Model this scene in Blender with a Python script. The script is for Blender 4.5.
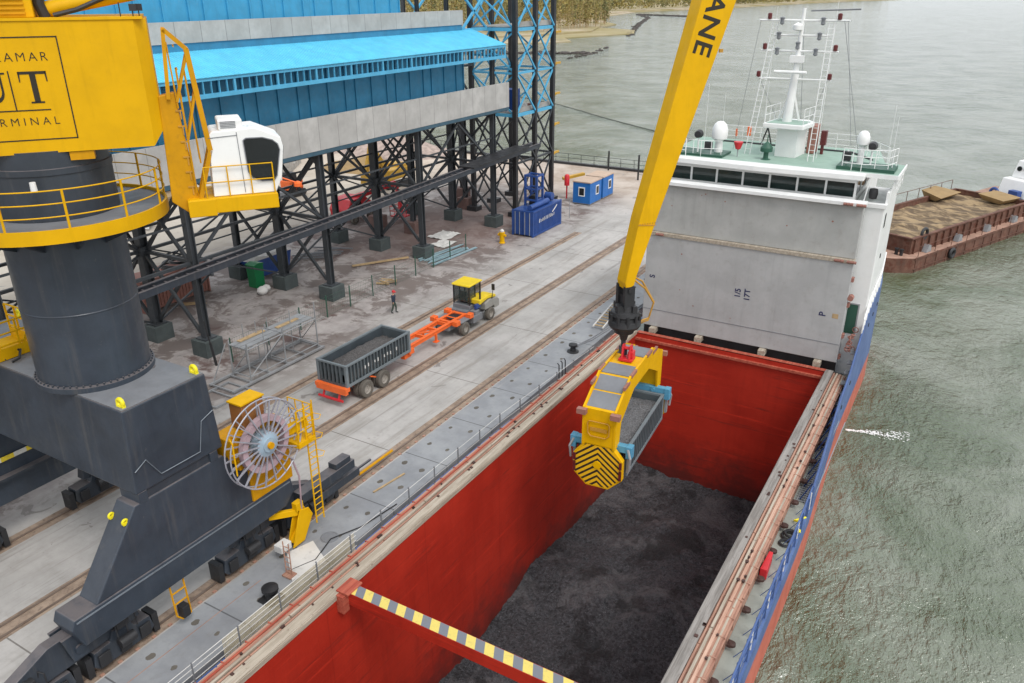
import bpy, math, random
from mathutils import Vector, Matrix, noise
R = math.radians
random.seed(7)
scene = bpy.context.scene
for o in list(bpy.data.objects):
    bpy.data.objects.remove(o)
col = scene.collection

# ---------------------------------------------------------------- camera
cd = bpy.data.cameras.new('camera')
cam = bpy.data.objects.new('camera', cd)
col.objects.link(cam)
cd.sensor_width = 36.0
cd.lens = 800.3 / 1024 * 36
cd.clip_start = 0.5
cd.clip_end = 20000
cp, cy_, cr = R(23.742), R(30.622), R(-0.288)
fwd = Vector((-math.sin(cy_) * math.cos(cp), math.cos(cy_) * math.cos(cp), -math.sin(cp)))
rt = Vector((math.cos(cy_), math.sin(cy_), 0))
up = rt.cross(fwd)
rr = rt * math.cos(cr) + up * math.sin(cr)
uu = -rt * math.sin(cr) + up * math.cos(cr)
cam.matrix_world = Matrix(((rr.x, uu.x, -fwd.x, 0), (rr.y, uu.y, -fwd.y, 0), (rr.z, uu.z, -fwd.z, 22.5), (0, 0, 0, 1)))
scene.camera = cam

# ---------------------------------------------------------------- sky and sun (bright overcast)
SUN_EL, SUN_AZ = R(55), R(118)         # azimuth clockwise from +Y
w = bpy.data.worlds.new('World')
scene.world = w
w.use_nodes = True
wn = w.node_tree.nodes
wl = w.node_tree.links
wn.clear()
sky = wn.new('ShaderNodeTexSky')
sky.sky_type = 'NISHITA'
sky.sun_disc = False
sky.sun_elevation = SUN_EL
sky.sun_rotation = SUN_AZ
sky.air_density = 1.0
sky.dust_density = 3.0
hs = wn.new('ShaderNodeHueSaturation')
hs.inputs['Saturation'].default_value = 0.26
bg = wn.new('ShaderNodeBackground')
bg.inputs['Strength'].default_value = 0.15
wo = wn.new('ShaderNodeOutputWorld')
wl.new(sky.outputs[0], hs.inputs['Color'])
# overcast: a pale cloud sheet covers most of the blue
wtc = wn.new('ShaderNodeTexCoord')
wno = wn.new('ShaderNodeTexNoise')
wno.inputs['Scale'].default_value = 2.6
wno.inputs['Detail'].default_value = 5
wl.new(wtc.outputs['Generated'], wno.inputs['Vector'])
wmr = wn.new('ShaderNodeMix')
wmr.data_type = 'RGBA'
wmr.inputs[6].default_value = (3.3, 3.48, 3.75, 1)
wmr.inputs[7].default_value = (4.7, 4.85, 5.0, 1)
wl.new(wno.outputs['Fac'], wmr.inputs[0])
wmx = wn.new('ShaderNodeMix')
wmx.data_type = 'RGBA'
wmx.inputs[0].default_value = 0.8
wl.new(hs.outputs[0], wmx.inputs[6])
wl.new(wmr.outputs[2], wmx.inputs[7])
wl.new(wmx.outputs[2], bg.inputs['Color'])
wl.new(bg.outputs[0], wo.inputs['Surface'])
sd = bpy.data.lights.new('sun', 'SUN')
sd.energy = 0.9
sd.angle = R(20)
sd.color = (1.0, 0.965, 0.92)
so = bpy.data.objects.new('sun', sd)
col.objects.link(so)
sv = Vector((math.sin(SUN_AZ) * math.cos(SUN_EL), math.cos(SUN_AZ) * math.cos(SUN_EL), math.sin(SUN_EL)))
so.rotation_euler = sv.to_track_quat('Z', 'Y').to_euler()
scene.view_settings.view_transform = 'Standard'
scene.view_settings.look = 'None'
scene.view_settings.gamma = 1
scene.view_settings.exposure = 0.88

# ---------------------------------------------------------------- materials
def lin(c):
    return tuple(((x / 255) / 12.92 if x / 255 <= 0.04045 else ((x / 255 + 0.055) / 1.055) ** 2.4) for x in c)

class NT:
    def __init__(s, name):
        s.m = bpy.data.materials.new(name)
        s.m.use_nodes = True
        s.t = s.m.node_tree
        s.p = s.t.nodes['Principled BSDF']
        s.co = s.n('ShaderNodeTexCoord').outputs['Object']
    def n(s, k, **kw):
        x = s.t.nodes.new(k)
        for a, b in kw.items():
            setattr(x, a, b)
        return x
    def put(s, sock, v):
        if isinstance(v, bpy.types.NodeSocket):
            s.t.links.new(v, sock)
        elif v is not None:
            if sock.type == 'RGBA' and len(v) == 3:
                v = (*v, 1)
            sock.default_value = v
    def vec(s, sc):
        x = s.n('ShaderNodeVectorMath', operation='MULTIPLY')
        s.put(x.inputs[0], s.co)
        x.inputs[1].default_value = sc
        return x.outputs[0]
    def noise(s, scale, detail=4, rough=.55, vec=None, dist=0.0):
        x = s.n('ShaderNodeTexNoise')
        s.put(x.inputs['Vector'], vec if vec is not None else s.co)
        x.inputs['Scale'].default_value = scale
        x.inputs['Detail'].default_value = detail
        x.inputs['Roughness'].default_value = rough
        x.inputs['Distortion'].default_value = dist
        return x.outputs['Fac']
    def voro(s, scale, feature='F1', vec=None, out='Distance'):
        x = s.n('ShaderNodeTexVoronoi', feature=feature)
        s.put(x.inputs['Vector'], vec if vec is not None else s.co)
        x.inputs['Scale'].default_value = scale
        return x.outputs[out]
    def ramp(s, f, a, b, lo=0.0, hi=1.0):
        x = s.n('ShaderNodeMapRange')
        x.interpolation_type = 'SMOOTHSTEP'
        s.put(x.inputs[0], f)
        for i, v in enumerate((a, b, lo, hi)):
            s.put(x.inputs[i + 1], v)
        return x.outputs[0]
    def math(s, op, a, b=0.0, c=None):
        x = s.n('ShaderNodeMath', operation=op)
        s.put(x.inputs[0], a)
        s.put(x.inputs[1], b)
        if c is not None:
            s.put(x.inputs[2], c)
        return x.outputs[0]
    def mix(s, f, a, b, mode='MIX'):
        x = s.n('ShaderNodeMix', data_type='RGBA', blend_type=mode)
        s.put(x.inputs[0], f)
        s.put(x.inputs[6], a)
        s.put(x.inputs[7], b)
        return x.outputs[2]
    def xyz(s):
        x = s.n('ShaderNodeSeparateXYZ')
        s.put(x.inputs[0], s.co)
        return x.outputs
    def bump(s, h, strength=.3, dist=.02):
        x = s.n('ShaderNodeBump')
        x.inputs['Strength'].default_value = strength
        x.inputs['Distance'].default_value = dist
        s.put(x.inputs['Height'], h)
        s.put(s.p.inputs['Normal'], x.outputs[0])
    def done(s, colr, rough=.6, metal=0.0, spec=None):
        s.put(s.p.inputs['Base Color'], colr)
        s.put(s.p.inputs['Roughness'], rough)
        s.put(s.p.inputs['Metallic'], metal)
        if spec is not None:
            s.put(s.p.inputs['Specular IOR Level'], spec)
        return s.m

def scale_c(c, k):
    return tuple(min(.95, x * k) for x in c)

def paint(name, rgb, rough=.5, var=.18, dirt=.25, dirt_rgb=(70, 62, 55), rust=0.0, rust_rgb=(120, 66, 40), streak=.25, metal=0.0, sc=1.0, bump=.0, spec=None):
    t = NT(name)
    c = lin(rgb)
    f = t.noise(.9 * sc, 5, .6)
    colr = t.mix(t.ramp(f, .3, .7), scale_c(c, 1 - var), scale_c(c, 1 + var * .6))
    if streak:
        g = t.noise(1.0, 5, .65, vec=t.vec((3.2 * sc, 3.2 * sc, .22 * sc)))
        colr = t.mix(t.ramp(g, .5, .75, 0, streak), colr, scale_c(c, .62))
    if dirt:
        g = t.noise(3.1 * sc, 6, .7)
        colr = t.mix(t.ramp(g, .52, .78, 0, dirt), colr, lin(dirt_rgb))
    if rust:
        g = t.noise(2.3 * sc, 8, .72, dist=.4)
        colr = t.mix(t.ramp(g, .72 - .3 * rust, .80 - .22 * rust, 0, .9), colr, lin(rust_rgb))
        g2 = t.noise(14 * sc, 3, .6)
        colr = t.mix(t.ramp(g2, .66, .74, 0, rust * .8), colr, lin((70, 40, 28)))
    if bump:
        t.bump(t.noise(9 * sc, 6, .7), bump, .03)
    rg = t.ramp(t.noise(2.0 * sc, 4, .6), .3, .7, max(.05, rough - .1), min(1, rough + .12))
    return t.done(colr, rg, metal, spec)

M = {}
M['navy'] = paint('navy steel paint', (50, 58, 67), .42, .14, .16, (92, 84, 78), streak=.3)
M['navyd'] = paint('dark steel paint', (44, 50, 57), .5, .15, .3, (84, 78, 72), streak=.3)
def steelplate(name, rgb, per):
    t = NT(name)
    X, Y, Z = t.xyz()
    c = lin(rgb)
    colr = t.mix(t.ramp(t.noise(.6, 6, .65), .3, .7), scale_c(c, .82), scale_c(c, 1.18))
    g = t.noise(1, 6, .7, vec=t.vec((2.6, 2.6, .16)))
    colr = t.mix(t.ramp(g, .52, .74, 0, .45), colr, lin((94, 92, 90)))
    g = t.noise(1.9, 6, .7, vec=t.vec((3.2, 3.2, .3)))
    colr = t.mix(t.ramp(g, .56, .74, 0, .5), colr, scale_c(c, .6))
    colr = t.mix(t.ramp(t.noise(5, 8, .75), .6, .74, 0, .5), colr, lin((110, 104, 98)))
    # patchy paler grey on what faces up
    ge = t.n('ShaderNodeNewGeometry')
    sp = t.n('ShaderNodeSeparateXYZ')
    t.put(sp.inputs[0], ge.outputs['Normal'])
    upm = t.math('MULTIPLY', t.ramp(sp.outputs[2], .5, .9), t.ramp(t.noise(1.2, 6, .7), .3, .6, .45, .95))
    colr = t.mix(upm, colr, lin((104, 98, 98)))
    t.bump(t.noise(.7, 4, .6), .18, .06)
    return t.done(colr, t.ramp(t.noise(1.5, 5, .65), .3, .7, .32, .5))
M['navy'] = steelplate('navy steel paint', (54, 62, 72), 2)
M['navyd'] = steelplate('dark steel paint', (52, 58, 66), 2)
M['yellow'] = paint('crane yellow paint', (220, 168, 0), .55, .07, .1, (150, 105, 40), streak=.26, spec=.22)
M['yellow2'] = paint('worn yellow paint', (204, 146, 6), .5, .12, .3, (120, 84, 40), streak=.3, spec=.25)
M['black'] = paint('black steel', (42, 42, 44), .5, .2, .3, (70, 64, 58), streak=0)
M['ink'] = paint('black lettering', (38, 32, 18), .5, .05, 0, streak=0)
M['white'] = paint('white marine paint', (232, 232, 230), .4, .04, .1, (160, 150, 140), streak=.08)
M['whiteb'] = paint('cab white paint', (238, 238, 235), .35, .03, .06, streak=.05)
M['glassd'] = paint('dark window glass', (26, 30, 32), .06, .2, 0, streak=0)
M['glassg'] = paint('green tinted glass', (38, 52, 50), .05, .35, 0, streak=0, sc=.8)
M['bluew'] = paint('blue corrugated sheet', (52, 128, 164), .55, .14, .3, (110, 120, 125), streak=.25)
M['bluew2'] = paint('upper blue sheet', (62, 156, 200), .5, .1, .15, (140, 160, 165), streak=.3)
M['cyan'] = paint('light blue roof sheet', (92, 192, 224), .5, .1, .3, (150, 190, 200), streak=.1)
M['cyanf'] = paint('light blue frame paint', (84, 170, 208), .5, .1, .12, streak=.1)
M['blued'] = paint('deep blue paint', (38, 72, 136), .45, .14, .25, streak=.2)
M['blueb'] = paint('cabin blue paint', (30, 104, 178), .5, .1, .2, streak=.25)
M['steelb'] = paint('blue grey steel', (58, 88, 104), .5, .15, .25, streak=.2)
M['tanroof'] = paint('dusty cabin roof', (188, 164, 144), .8, .12, .4, streak=0)
M['post'] = paint('charcoal steel column', (58, 62, 66), .5, .15, .25, (92, 86, 80), streak=.2)
M['footing'] = paint('dark concrete footing', (74, 82, 82), .85, .15, .4, (104, 98, 90), streak=.35)
M['orange'] = paint('orange chassis paint', (240, 108, 44), .5, .08, .18, (120, 70, 45), streak=.1)
M['tyre'] = paint('rubber', (98, 93, 86), .9, .2, .5, (126, 118, 106), streak=0)
M['greyc'] = paint('grey container paint', (82, 90, 94), .55, .15, .3, (78, 72, 66), rust=.18, streak=.3)
M['greyshade'] = paint('shaded grey container wall', (66, 74, 80), .6, .15, .35, streak=.3)  # wall coloured darker for the shade between the ribs
M['rails'] = paint('pale grey container rail', (114, 122, 126), .55, .12, .3, rust=.12, streak=.1)
M['paleb'] = paint('pale grey blue pipe', (138, 164, 172), .5, .12, .3, streak=0)
M['galv'] = paint('galvanised steel', (158, 160, 162), .45, .15, .25, (120, 116, 110), streak=.1, metal=.3)
M['hatch'] = paint('grey hatch paint', (174, 174, 173), .6, .1, .35, (140, 132, 124), rust=.1, streak=.28, sc=.8)
M['hatch2'] = paint('weathered grey hatch paint', (170, 170, 167), .65, .1, .35, (130, 120, 108), rust=.16, streak=.3, sc=.8)
M['beige'] = paint('beige coaming paint', (186, 176, 160), .65, .15, .45, (120, 104, 88), rust=.3, rust_rgb=(150, 96, 66))
M['rustpink'] = paint('rusty salmon coaming', (188, 132, 104), .7, .2, .5, (128, 84, 62), rust=.35, rust_rgb=(140, 72, 44), streak=0, sc=1.6)
M['salmon'] = paint('chalky salmon primer', (206, 158, 132), .75, .2, .5, (150, 100, 76), rust=.3, rust_rgb=(156, 88, 60), streak=0, sc=1.6)
M['redp'] = paint('red coaming paint', (168, 74, 56), .6, .2, .5, (130, 90, 72), rust=.4)
M['shipblue'] = paint('faded ship blue', (72, 96, 146), .5, .15, .3, (120, 120, 126), streak=.2)
M['deck'] = paint('grey green deck paint', (156, 160, 152), .7, .14, .45, (118, 116, 106), rust=.2, streak=0)
M['coamg'] = paint('worn grey coaming top', (132, 127, 122), .7, .3, .7, (92, 80, 74), rust=.35, streak=0, sc=1.5)
M['green'] = paint('pale green deck paint', (142, 168, 154), .65, .1, .3, (150, 160, 150), streak=0)
M['greend'] = paint('dark green paint', (42, 84, 68), .5, .1, .2, streak=.1)
M['greenb'] = paint('bright green plastic', (24, 122, 72), .5, .08, .1, streak=.1)
M['redb'] = paint('bright red paint', (206, 44, 52), .45, .1, .15, streak=.1)
M['redd'] = paint('dark red lamp', (96, 34, 34), .4, .1, .1, streak=0)
M['brownd'] = paint('dark brown iron', (74, 50, 44), .7, .2, .4, streak=0)
M['seam'] = paint('pale steel edge', (112, 120, 128), .5, .2, .4, streak=0)
M['lemon'] = paint('tractor yellow paint', (226, 196, 44), .5, .06, .15, streak=.1, spec=.25)
M['hoodg'] = paint('dusty grey hood', (148, 146, 140), .6, .12, .4, streak=.1)
M['rimg'] = paint('dusty wheel rim', (150, 144, 136), .6, .15, .4, (90, 84, 78), streak=0)
M['inkb'] = paint('stencil ink', (40, 44, 82), .6, .1, 0, streak=0)
M['rustfoot'] = paint('ore stained concrete', (112, 88, 82), .9, .2, .5, (84, 66, 62), streak=.2)
M['wood'] = paint('weathered plank', (176, 150, 112), .8, .2, .3, streak=0, sc=3)
M['rustc'] = paint('rust brown container', (150, 104, 92), .7, .15, .4, (110, 80, 70), rust=.3)
M['skin'] = paint('skin', (196, 150, 126), .6, .05, 0, streak=0)
M['cloth'] = paint('navy work clothes', (46, 56, 72), .85, .2, .2, streak=0)
M['cloth2'] = paint('green grey trousers', (62, 76, 66), .85, .2, .2, streak=0)
M['bargeh'] = paint('rusty barge steel', (106, 74, 60), .75, .35, .7, (74, 48, 40), rust=.8, rust_rgb=(92, 48, 34))
M['barged'] = paint('barge deck', (168, 134, 116), .8, .2, .5, (120, 84, 68), rust=.4)
M['tan'] = paint('tan plate', (150, 124, 84), .8, .12, .3, streak=0)
M['rubble'] = paint('rubble heap', (168, 150, 140), .95, .3, .6, (120, 104, 96), streak=0, sc=1.5, bump=1.0)
M['bag'] = paint('white sacks', (206, 204, 200), .8, .1, .3, streak=0)
M['net'] = paint('beige netting', (188, 178, 152), .9, .2, .3, streak=0, sc=2)
M['rock'] = paint('dark rock', (74, 68, 64), .9, .3, .5, (100, 92, 84), streak=0)
M['rail'] = paint('worn rail steel', (128, 112, 100), .5, .2, .5, (110, 80, 60), streak=0, metal=.3)
M['crate'] = paint('ochre machine paint', (196, 152, 48), .5, .15, .35, (110, 84, 50), streak=.3)
M['box'] = paint('brown cabinet', (150, 98, 50), .6, .15, .3, streak=.3)
M['pinkr'] = paint('faded pink rope', (172, 148, 154), .8, .15, .3, streak=0)
M['reel'] = paint('pale lilac steel', (166, 167, 176), .4, .12, .2, (150, 130, 140), streak=0, metal=.2)
M['lblue'] = paint('pale blue hub', (150, 170, 184), .5, .12, .25, streak=0)
M['spblue'] = paint('spreader blue paint', (84, 150, 182), .5, .1, .25, streak=.2)
M['plate'] = paint('anti slip plate', (120, 122, 126), .6, .12, .3, (96, 92, 88), streak=0)
M['hose'] = paint('yellow hose', (190, 140, 50), .6, .15, .3, streak=0)
M['lug'] = paint('signal yellow', (236, 220, 30), .5, .08, .1, streak=0)
M['lamp'] = paint('lamp lens', (210, 214, 216), .15, .05, 0, streak=0)

def ground_mat():
    t = NT('quay concrete')
    X, Y, Z = t.xyz()
    base = t.mix(t.ramp(t.noise(.18, 6, .65), .3, .7), lin((156, 153, 149)), lin((184, 180, 176)))
    base = t.mix(t.ramp(t.noise(1.6, 8, .75), .45, .8, 0, .6), base, lin((142, 137, 131)))
    # tyre and dirt smears drawn out along the quay
    sm = t.noise(1, 5, .7, vec=t.vec((.9, .09, 1)))
    base = t.mix(t.ramp(sm, .48, .7, 0, .75), base, lin((140, 135, 128)))
    # stained apron behind the landward rail
    ap = t.ramp(t.math('ADD', X, t.math('MULTIPLY', t.noise(.25, 4), 6.0)), -30.5, -35.5)
    apc = t.mix(t.ramp(t.noise(.5, 7, .7), .35, .68), lin((140, 133, 130)), lin((168, 161, 157)))
    apc = t.mix(t.ramp(t.noise(.32, 6, .7, dist=.6), .47, .55, 0, .9), apc, lin((108, 97, 92)))
    apc = t.mix(t.ramp(t.noise(.21, 5, .65, dist=.8), .575, .64, 0, .85), apc, lin((92, 72, 68)))
    base = t.mix(ap, base, apc)
    # ore coloured dirt where wagons were unloaded under the gallery
    rx = t.math('MULTIPLY', t.math('ADD', X, 46.5), .11)
    ry = t.math('MULTIPLY', t.math('ADD', Y, -65.0), .07)
    rd2 = t.math('ADD', t.math('MULTIPLY', rx, rx), t.math('MULTIPLY', ry, ry))
    rm = t.ramp(t.math('ADD', rd2, t.math('MULTIPLY', t.noise(.45, 6, .7), 1.6)), 1.9, .9, 0, .7)
    base = t.mix(rm, base, lin((114, 92, 86)))
    # yard far behind: pale dusty
    fy = t.ramp(X, -56, -66)
    # long dark tyre tracks between the rails
    tk2 = t.noise(1, 6, .75, vec=t.vec((1.6, .05, 1)))
    base = t.mix(t.math('MULTIPLY', t.ramp(tk2, .56, .68), t.ramp(X, -40, -34, 0, .5)), base, lin((120, 114, 108)))
    base = t.mix(fy, base, t.mix(t.ramp(t.noise(.12, 6, .7), .3, .7), lin((168, 156, 140)), lin((194, 184, 170))))
    fq = t.ramp(Y, 78, 92)
    base = t.mix(t.math('MULTIPLY', fq, .7), base, t.mix(t.ramp(t.noise(.2, 6, .7), .35, .65), lin((168, 150, 132)), lin((200, 186, 172))))
    # small damp patches
    pv = t.noise(.75, 4, .6, vec=t.vec((1.1, .8, 1)), dist=.8)
    pm = t.math('MULTIPLY', t.ramp(pv, .655, .68), t.ramp(X, -25, -27, .0, .7))
    base = t.mix(pm, base, lin((112, 105, 100)))
    # slab joints
    jx = t.math('ABSOLUTE', t.math('SUBTRACT', t.math('FRACT', t.math('MULTIPLY', t.math('ADD', Y, 3.2), 1 / 9.0)), .5))
    jm = t.math('LESS_THAN', jx, .0035)
    jm = t.math('MULTIPLY', jm, t.math('GREATER_THAN', X, -42))
    base = t.mix(t.math('MULTIPLY', jm, .75), base, lin((92, 86, 80)))
    t.bump(t.noise(6, 8, .75), .25, .02)
    rough = t.mix(pm, (.85, .85, .85), (.3, .3, .3))
    return t.done(base, rough)
M['ground'] = ground_mat()

def capmat():
    t = NT('grey quay edge plates')
    X, Y, Z = t.xyz()
    base = t.mix(t.ramp(t.noise(.35, 6, .65), .3, .7), lin((128, 130, 134)), lin((154, 156, 158)))
    base = t.mix(t.ramp(t.noise(2.4, 8, .75), .5, .8, 0, .5), base, lin((112, 110, 108)))
    sm = t.noise(1, 5, .7, vec=t.vec((1.6, .12, 1)))
    base = t.mix(t.ramp(sm, .56, .74, 0, .55), base, lin((168, 164, 158)))
    jx = t.math('ABSOLUTE', t.math('SUBTRACT', t.math('FRACT', t.math('MULTIPLY', Y, 1 / 4.4)), .5))
    base = t.mix(t.math('MULTIPLY', t.math('LESS_THAN', jx, .007), .8), base, lin((74, 74, 76)))
    t.bump(t.noise(5, 6, .7), .2, .02)
    return t.done(base, .6)
M['cap'] = capmat()

def trackmat():
    t = NT('railway dirt strip')
    base = t.mix(t.ramp(t.noise(1.2, 7, .7), .3, .7), lin((122, 104, 90)), lin((166, 146, 128)))
    base = t.mix(t.ramp(t.noise(4, 6, .7), .5, .75, 0, .8), base, lin((88, 76, 66)))
    t.bump(t.noise(8, 6, .7), .5, .03)
    return t.done(base, .9)
M['track'] = trackmat()

def watermat():
    t = NT('harbour water')
    w1 = t.noise(.42, 5, .62, vec=t.vec((1.0, .6, 1)), dist=.35)
    w2 = t.noise(2.3, 4, .65, vec=t.vec((1.0, .65, 1)), dist=.3)
    w3 = t.noise(.07, 5, .65, dist=.8)
    w4 = t.noise(6.5, 3, .6, vec=t.vec((1.0, .75, 1)), dist=.6)
    h = t.math('ADD', t.math('ADD', t.math('MULTIPLY', w1, 1.6), t.math('MULTIPLY', w2, .5)), t.math('MULTIPLY', w4, .12))
    amp = t.ramp(w3, .36, .64, .5, 1.0)
    x = t.n('ShaderNodeBump')
    x.inputs['Distance'].default_value = .6
    t.put(x.inputs['Strength'], amp)
    t.put(x.inputs['Height'], h)
    t.put(t.p.inputs['Normal'], x.outputs[0])
    body = t.mix(t.ramp(t.noise(.11, 4, .6, dist=.6), .35, .65), lin((70, 84, 52)), lin((112, 118, 100)))
    t.put(t.p.inputs['IOR'], 1.95)
    return t.done(body, .1)
M['water'] = watermat()

def clearglass():
    t = NT('clear cab glass')
    t.put(t.p.inputs['Alpha'], .45)
    return t.done(lin((60, 74, 72)), .05)
M['clear'] = clearglass()

def coalmat():
    t = NT('coal')
    n1 = t.noise(5.5, 7, .85)
    c = t.mix(t.ramp(n1, .34, .7), lin((28, 29, 31)), lin((98, 99, 104)))
    c = t.mix(t.ramp(t.noise(16, 3, .7), .6, .7, 0, .9), c, lin((150, 150, 154)))
    c = t.mix(t.ramp(t.noise(.28, 6, .7, dist=.5), .5, .6, 0, .75), c, lin((104, 103, 105)))  # pale, then dark patches coloured in as light and shade of the mounds
    c = t.mix(t.ramp(t.noise(.4, 5, .65, dist=.4), .5, .62, 0, .75), c, lin((28, 28, 30)))
    h = t.math('ADD', t.math('MULTIPLY', n1, 1.0), t.math('MULTIPLY', t.voro(6.5), .6))
    t.bump(h, 1.0, .22)
    return t.done(c, .55)
M['coal'] = coalmat()

def coalmat2():
    t = NT('fine coal load')
    c = t.mix(t.ramp(t.noise(20, 6, .8), .3, .7), lin((40, 38, 38)), lin((112, 108, 106)))
    t.bump(t.noise(24, 6, .8), 1.0, .05)
    return t.done(c, .75)
M['coal2'] = coalmat2()

def coalmat3():
    t = NT('coal with painted glints')
    c = t.mix(t.ramp(t.noise(16, 6, .85), .35, .7), lin((52, 52, 54)), lin((150, 150, 152)))  # pale specks in the colour stand in for sparkle
    t.bump(t.noise(22, 6, .8), 1.0, .05)
    return t.done(c, .5)
M['coal3'] = coalmat3()

def holdmat(name, a, b):
    t = NT(name)
    X, Y, Z = t.xyz()
    c = t.mix(t.ramp(t.noise(.3, 5, .6), .3, .7), lin(a), lin(b))
    g = t.noise(1, 6, .7, vec=t.vec((1.5, 1.5, .12)))
    c = t.mix(t.ramp(g, .48, .78, 0, .4), c, scale_c(lin(a), .6))
    # scrapes of grabs drawn along the walls
    g = t.noise(1, 7, .75, vec=t.vec((.16, .16, 3.4)))
    c = t.mix(t.ramp(g, .53, .7, 0, .6), c, scale_c(lin(b), 1.5))
    g = t.noise(1.7, 7, .75, vec=t.vec((.12, .12, 2.2)))
    c = t.mix(t.ramp(g, .54, .7, 0, .65), c, lin((100, 36, 28)))
    sp = t.noise(3.2, 9, .8, dist=.5)
    c = t.mix(t.ramp(sp, .66, .71, 0, .6), c, lin((198, 120, 100)))
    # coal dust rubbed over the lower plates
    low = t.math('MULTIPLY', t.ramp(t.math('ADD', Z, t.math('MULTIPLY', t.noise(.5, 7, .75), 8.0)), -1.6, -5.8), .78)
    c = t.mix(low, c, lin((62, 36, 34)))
    for ax, per in ((Z, 2.6), (Y, 6.3)):
        j = t.math('ABSOLUTE', t.math('SUBTRACT', t.math('FRACT', t.math('MULTIPLY', ax, 1 / per)), .5))
        c = t.mix(t.math('MULTIPLY', t.math('LESS_THAN', j, .005), .22), c, scale_c(lin(a), .45))
    t.bump(t.noise(.9, 5, .65), .3, .08)
    return t.done(c, .5)
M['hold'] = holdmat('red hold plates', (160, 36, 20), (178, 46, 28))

def hullmat():
    t = NT('ship side paint')
    X, Y, Z = t.xyz()
    bl = t.mix(t.ramp(t.noise(.6, 6, .65), .3, .7), lin((66, 90, 140)), lin((92, 116, 162)))
    bl = t.mix(t.ramp(t.noise(2, 8, .75), .55, .8, 0, .6), bl, lin((120, 124, 140)))
    rd = t.mix(t.ramp(t.noise(.8, 6, .7), .3, .7), lin((178, 88, 70)), lin((202, 112, 92)))
    f = t.ramp(t.math('ADD', Z, t.math('MULTIPLY', t.noise(2.5, 4), .12)), -.62, -.54)
    return t.done(t.mix(f, rd, bl), .5)
M['hull'] = hullmat()

def conc(name, a, b, panel=None):
    t = NT(name)
    X, Y, Z = t.xyz()
    c = t.mix(t.ramp(t.noise(.7, 6, .65), .3, .7), lin(a), lin(b))
    g = t.noise(1, 6, .7, vec=t.vec((2.4, 2.4, .3)))
    c = t.mix(t.ramp(g, .52, .8, 0, .45), c, scale_c(lin(a), .7))
    if panel:
        u = t.math('MULTIPLY', Y, 1 / panel)
        fl = t.math('FLOOR', u)
        wn_ = t.n('ShaderNodeTexWhiteNoise', noise_dimensions='1D')
        t.put(wn_.inputs['W'], fl)
        c = t.mix(t.ramp(wn_.outputs['Value'], 0, 1, 0, .35), c, scale_c(lin(a), .8))
        j = t.math('ABSOLUTE', t.math('SUBTRACT', t.math('FRACT', u), .5))
        c = t.mix(t.math('MULTIPLY', t.math('GREATER_THAN', j, .488), .7), c, scale_c(lin(a), .45))
    t.bump(t.noise(7, 6, .7), .2, .02)
    return t.done(c, .85)
M['conc'] = conc('precast concrete panels', (166, 164, 160), (188, 186, 182), 2.05)
M['conc0'] = conc('plain concrete', (146, 142, 136), (170, 166, 160))
M['wall'] = conc('quay wall concrete', (110, 106, 100), (134, 130, 122))

def coammat(name, a, b, r1):
    t = NT(name)
    g = t.noise(1, 7, .75, vec=t.vec((7, .35, 7)))
    c = t.mix(t.ramp(g, .36, .64), lin(a), lin(b))
    g2 = t.noise(1.4, 7, .78, vec=t.vec((5, .5, 5)))
    c = t.mix(t.ramp(g2, .54, .7, 0, .6), c, lin(r1))
    c = t.mix(t.ramp(t.noise(3.5, 8, .78), .6, .7, 0, .75), c, lin((92, 62, 50)))
    c = t.mix(t.ramp(t.noise(5.5, 5, .7), .7, .76, 0, .6), c, lin((214, 202, 188)))
    t.bump(t.noise(6, 6, .7), .3, .02)
    return t.done(c, .72)
M['rustpink'] = coammat('rusty salmon coaming', (146, 106, 90), (178, 138, 118), (112, 72, 56))
M['salmon'] = coammat('chalky salmon primer', (172, 132, 112), (200, 166, 146), (150, 92, 68))
M['beige'] = coammat('beige coaming paint', (148, 136, 120), (182, 171, 155), (128, 98, 78))
M['coamg'] = coammat('worn grey coaming top', (112, 107, 102), (150, 145, 140), (96, 84, 78))
M['redp'] = coammat('red coaming paint', (150, 62, 46), (180, 96, 74), (124, 84, 66))

def sandmat():
    t = NT('sand')
    c = t.mix(t.ramp(t.noise(.9, 6, .65, vec=t.vec((1, .45, 1)), dist=.8), .42, .6), lin((92, 76, 58)), lin((154, 132, 100)))
    t.bump(t.noise(4, 6, .7), .5, .05)
    return t.done(c, .95)
M['sand'] = sandmat()

def shoremat():
    t = NT('sandy shore')
    c = t.mix(t.ramp(t.noise(.012, 6, .65), .35, .6), lin((178, 164, 142)), lin((150, 138, 96)))
    c = t.mix(t.ramp(t.noise(.05, 6, .65), .5, .7, 0, .6), c, lin((120, 112, 76)))
    return t.done(c, .95)
M['shore'] = shoremat()

def leafmat():
    t = NT('autumn foliage')
    oi = t.n('ShaderNodeTexWhiteNoise', noise_dimensions='3D')
    g = t.noise(.055, 3, .5)
    n2 = t.noise(.35, 4, .6)
    c = t.mix(t.ramp(g, .35, .62), lin((112, 114, 74)), lin((160, 146, 84)))
    c = t.mix(t.ramp(n2, .45, .7, 0, .8), c, lin((128, 98, 58)))
    c = t.mix(t.ramp(t.noise(.22, 3, .5), .56, .66, 0, .8), c, lin((66, 82, 56)))
    return t.done(c, .9)
M['leaf'] = leafmat()

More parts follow.
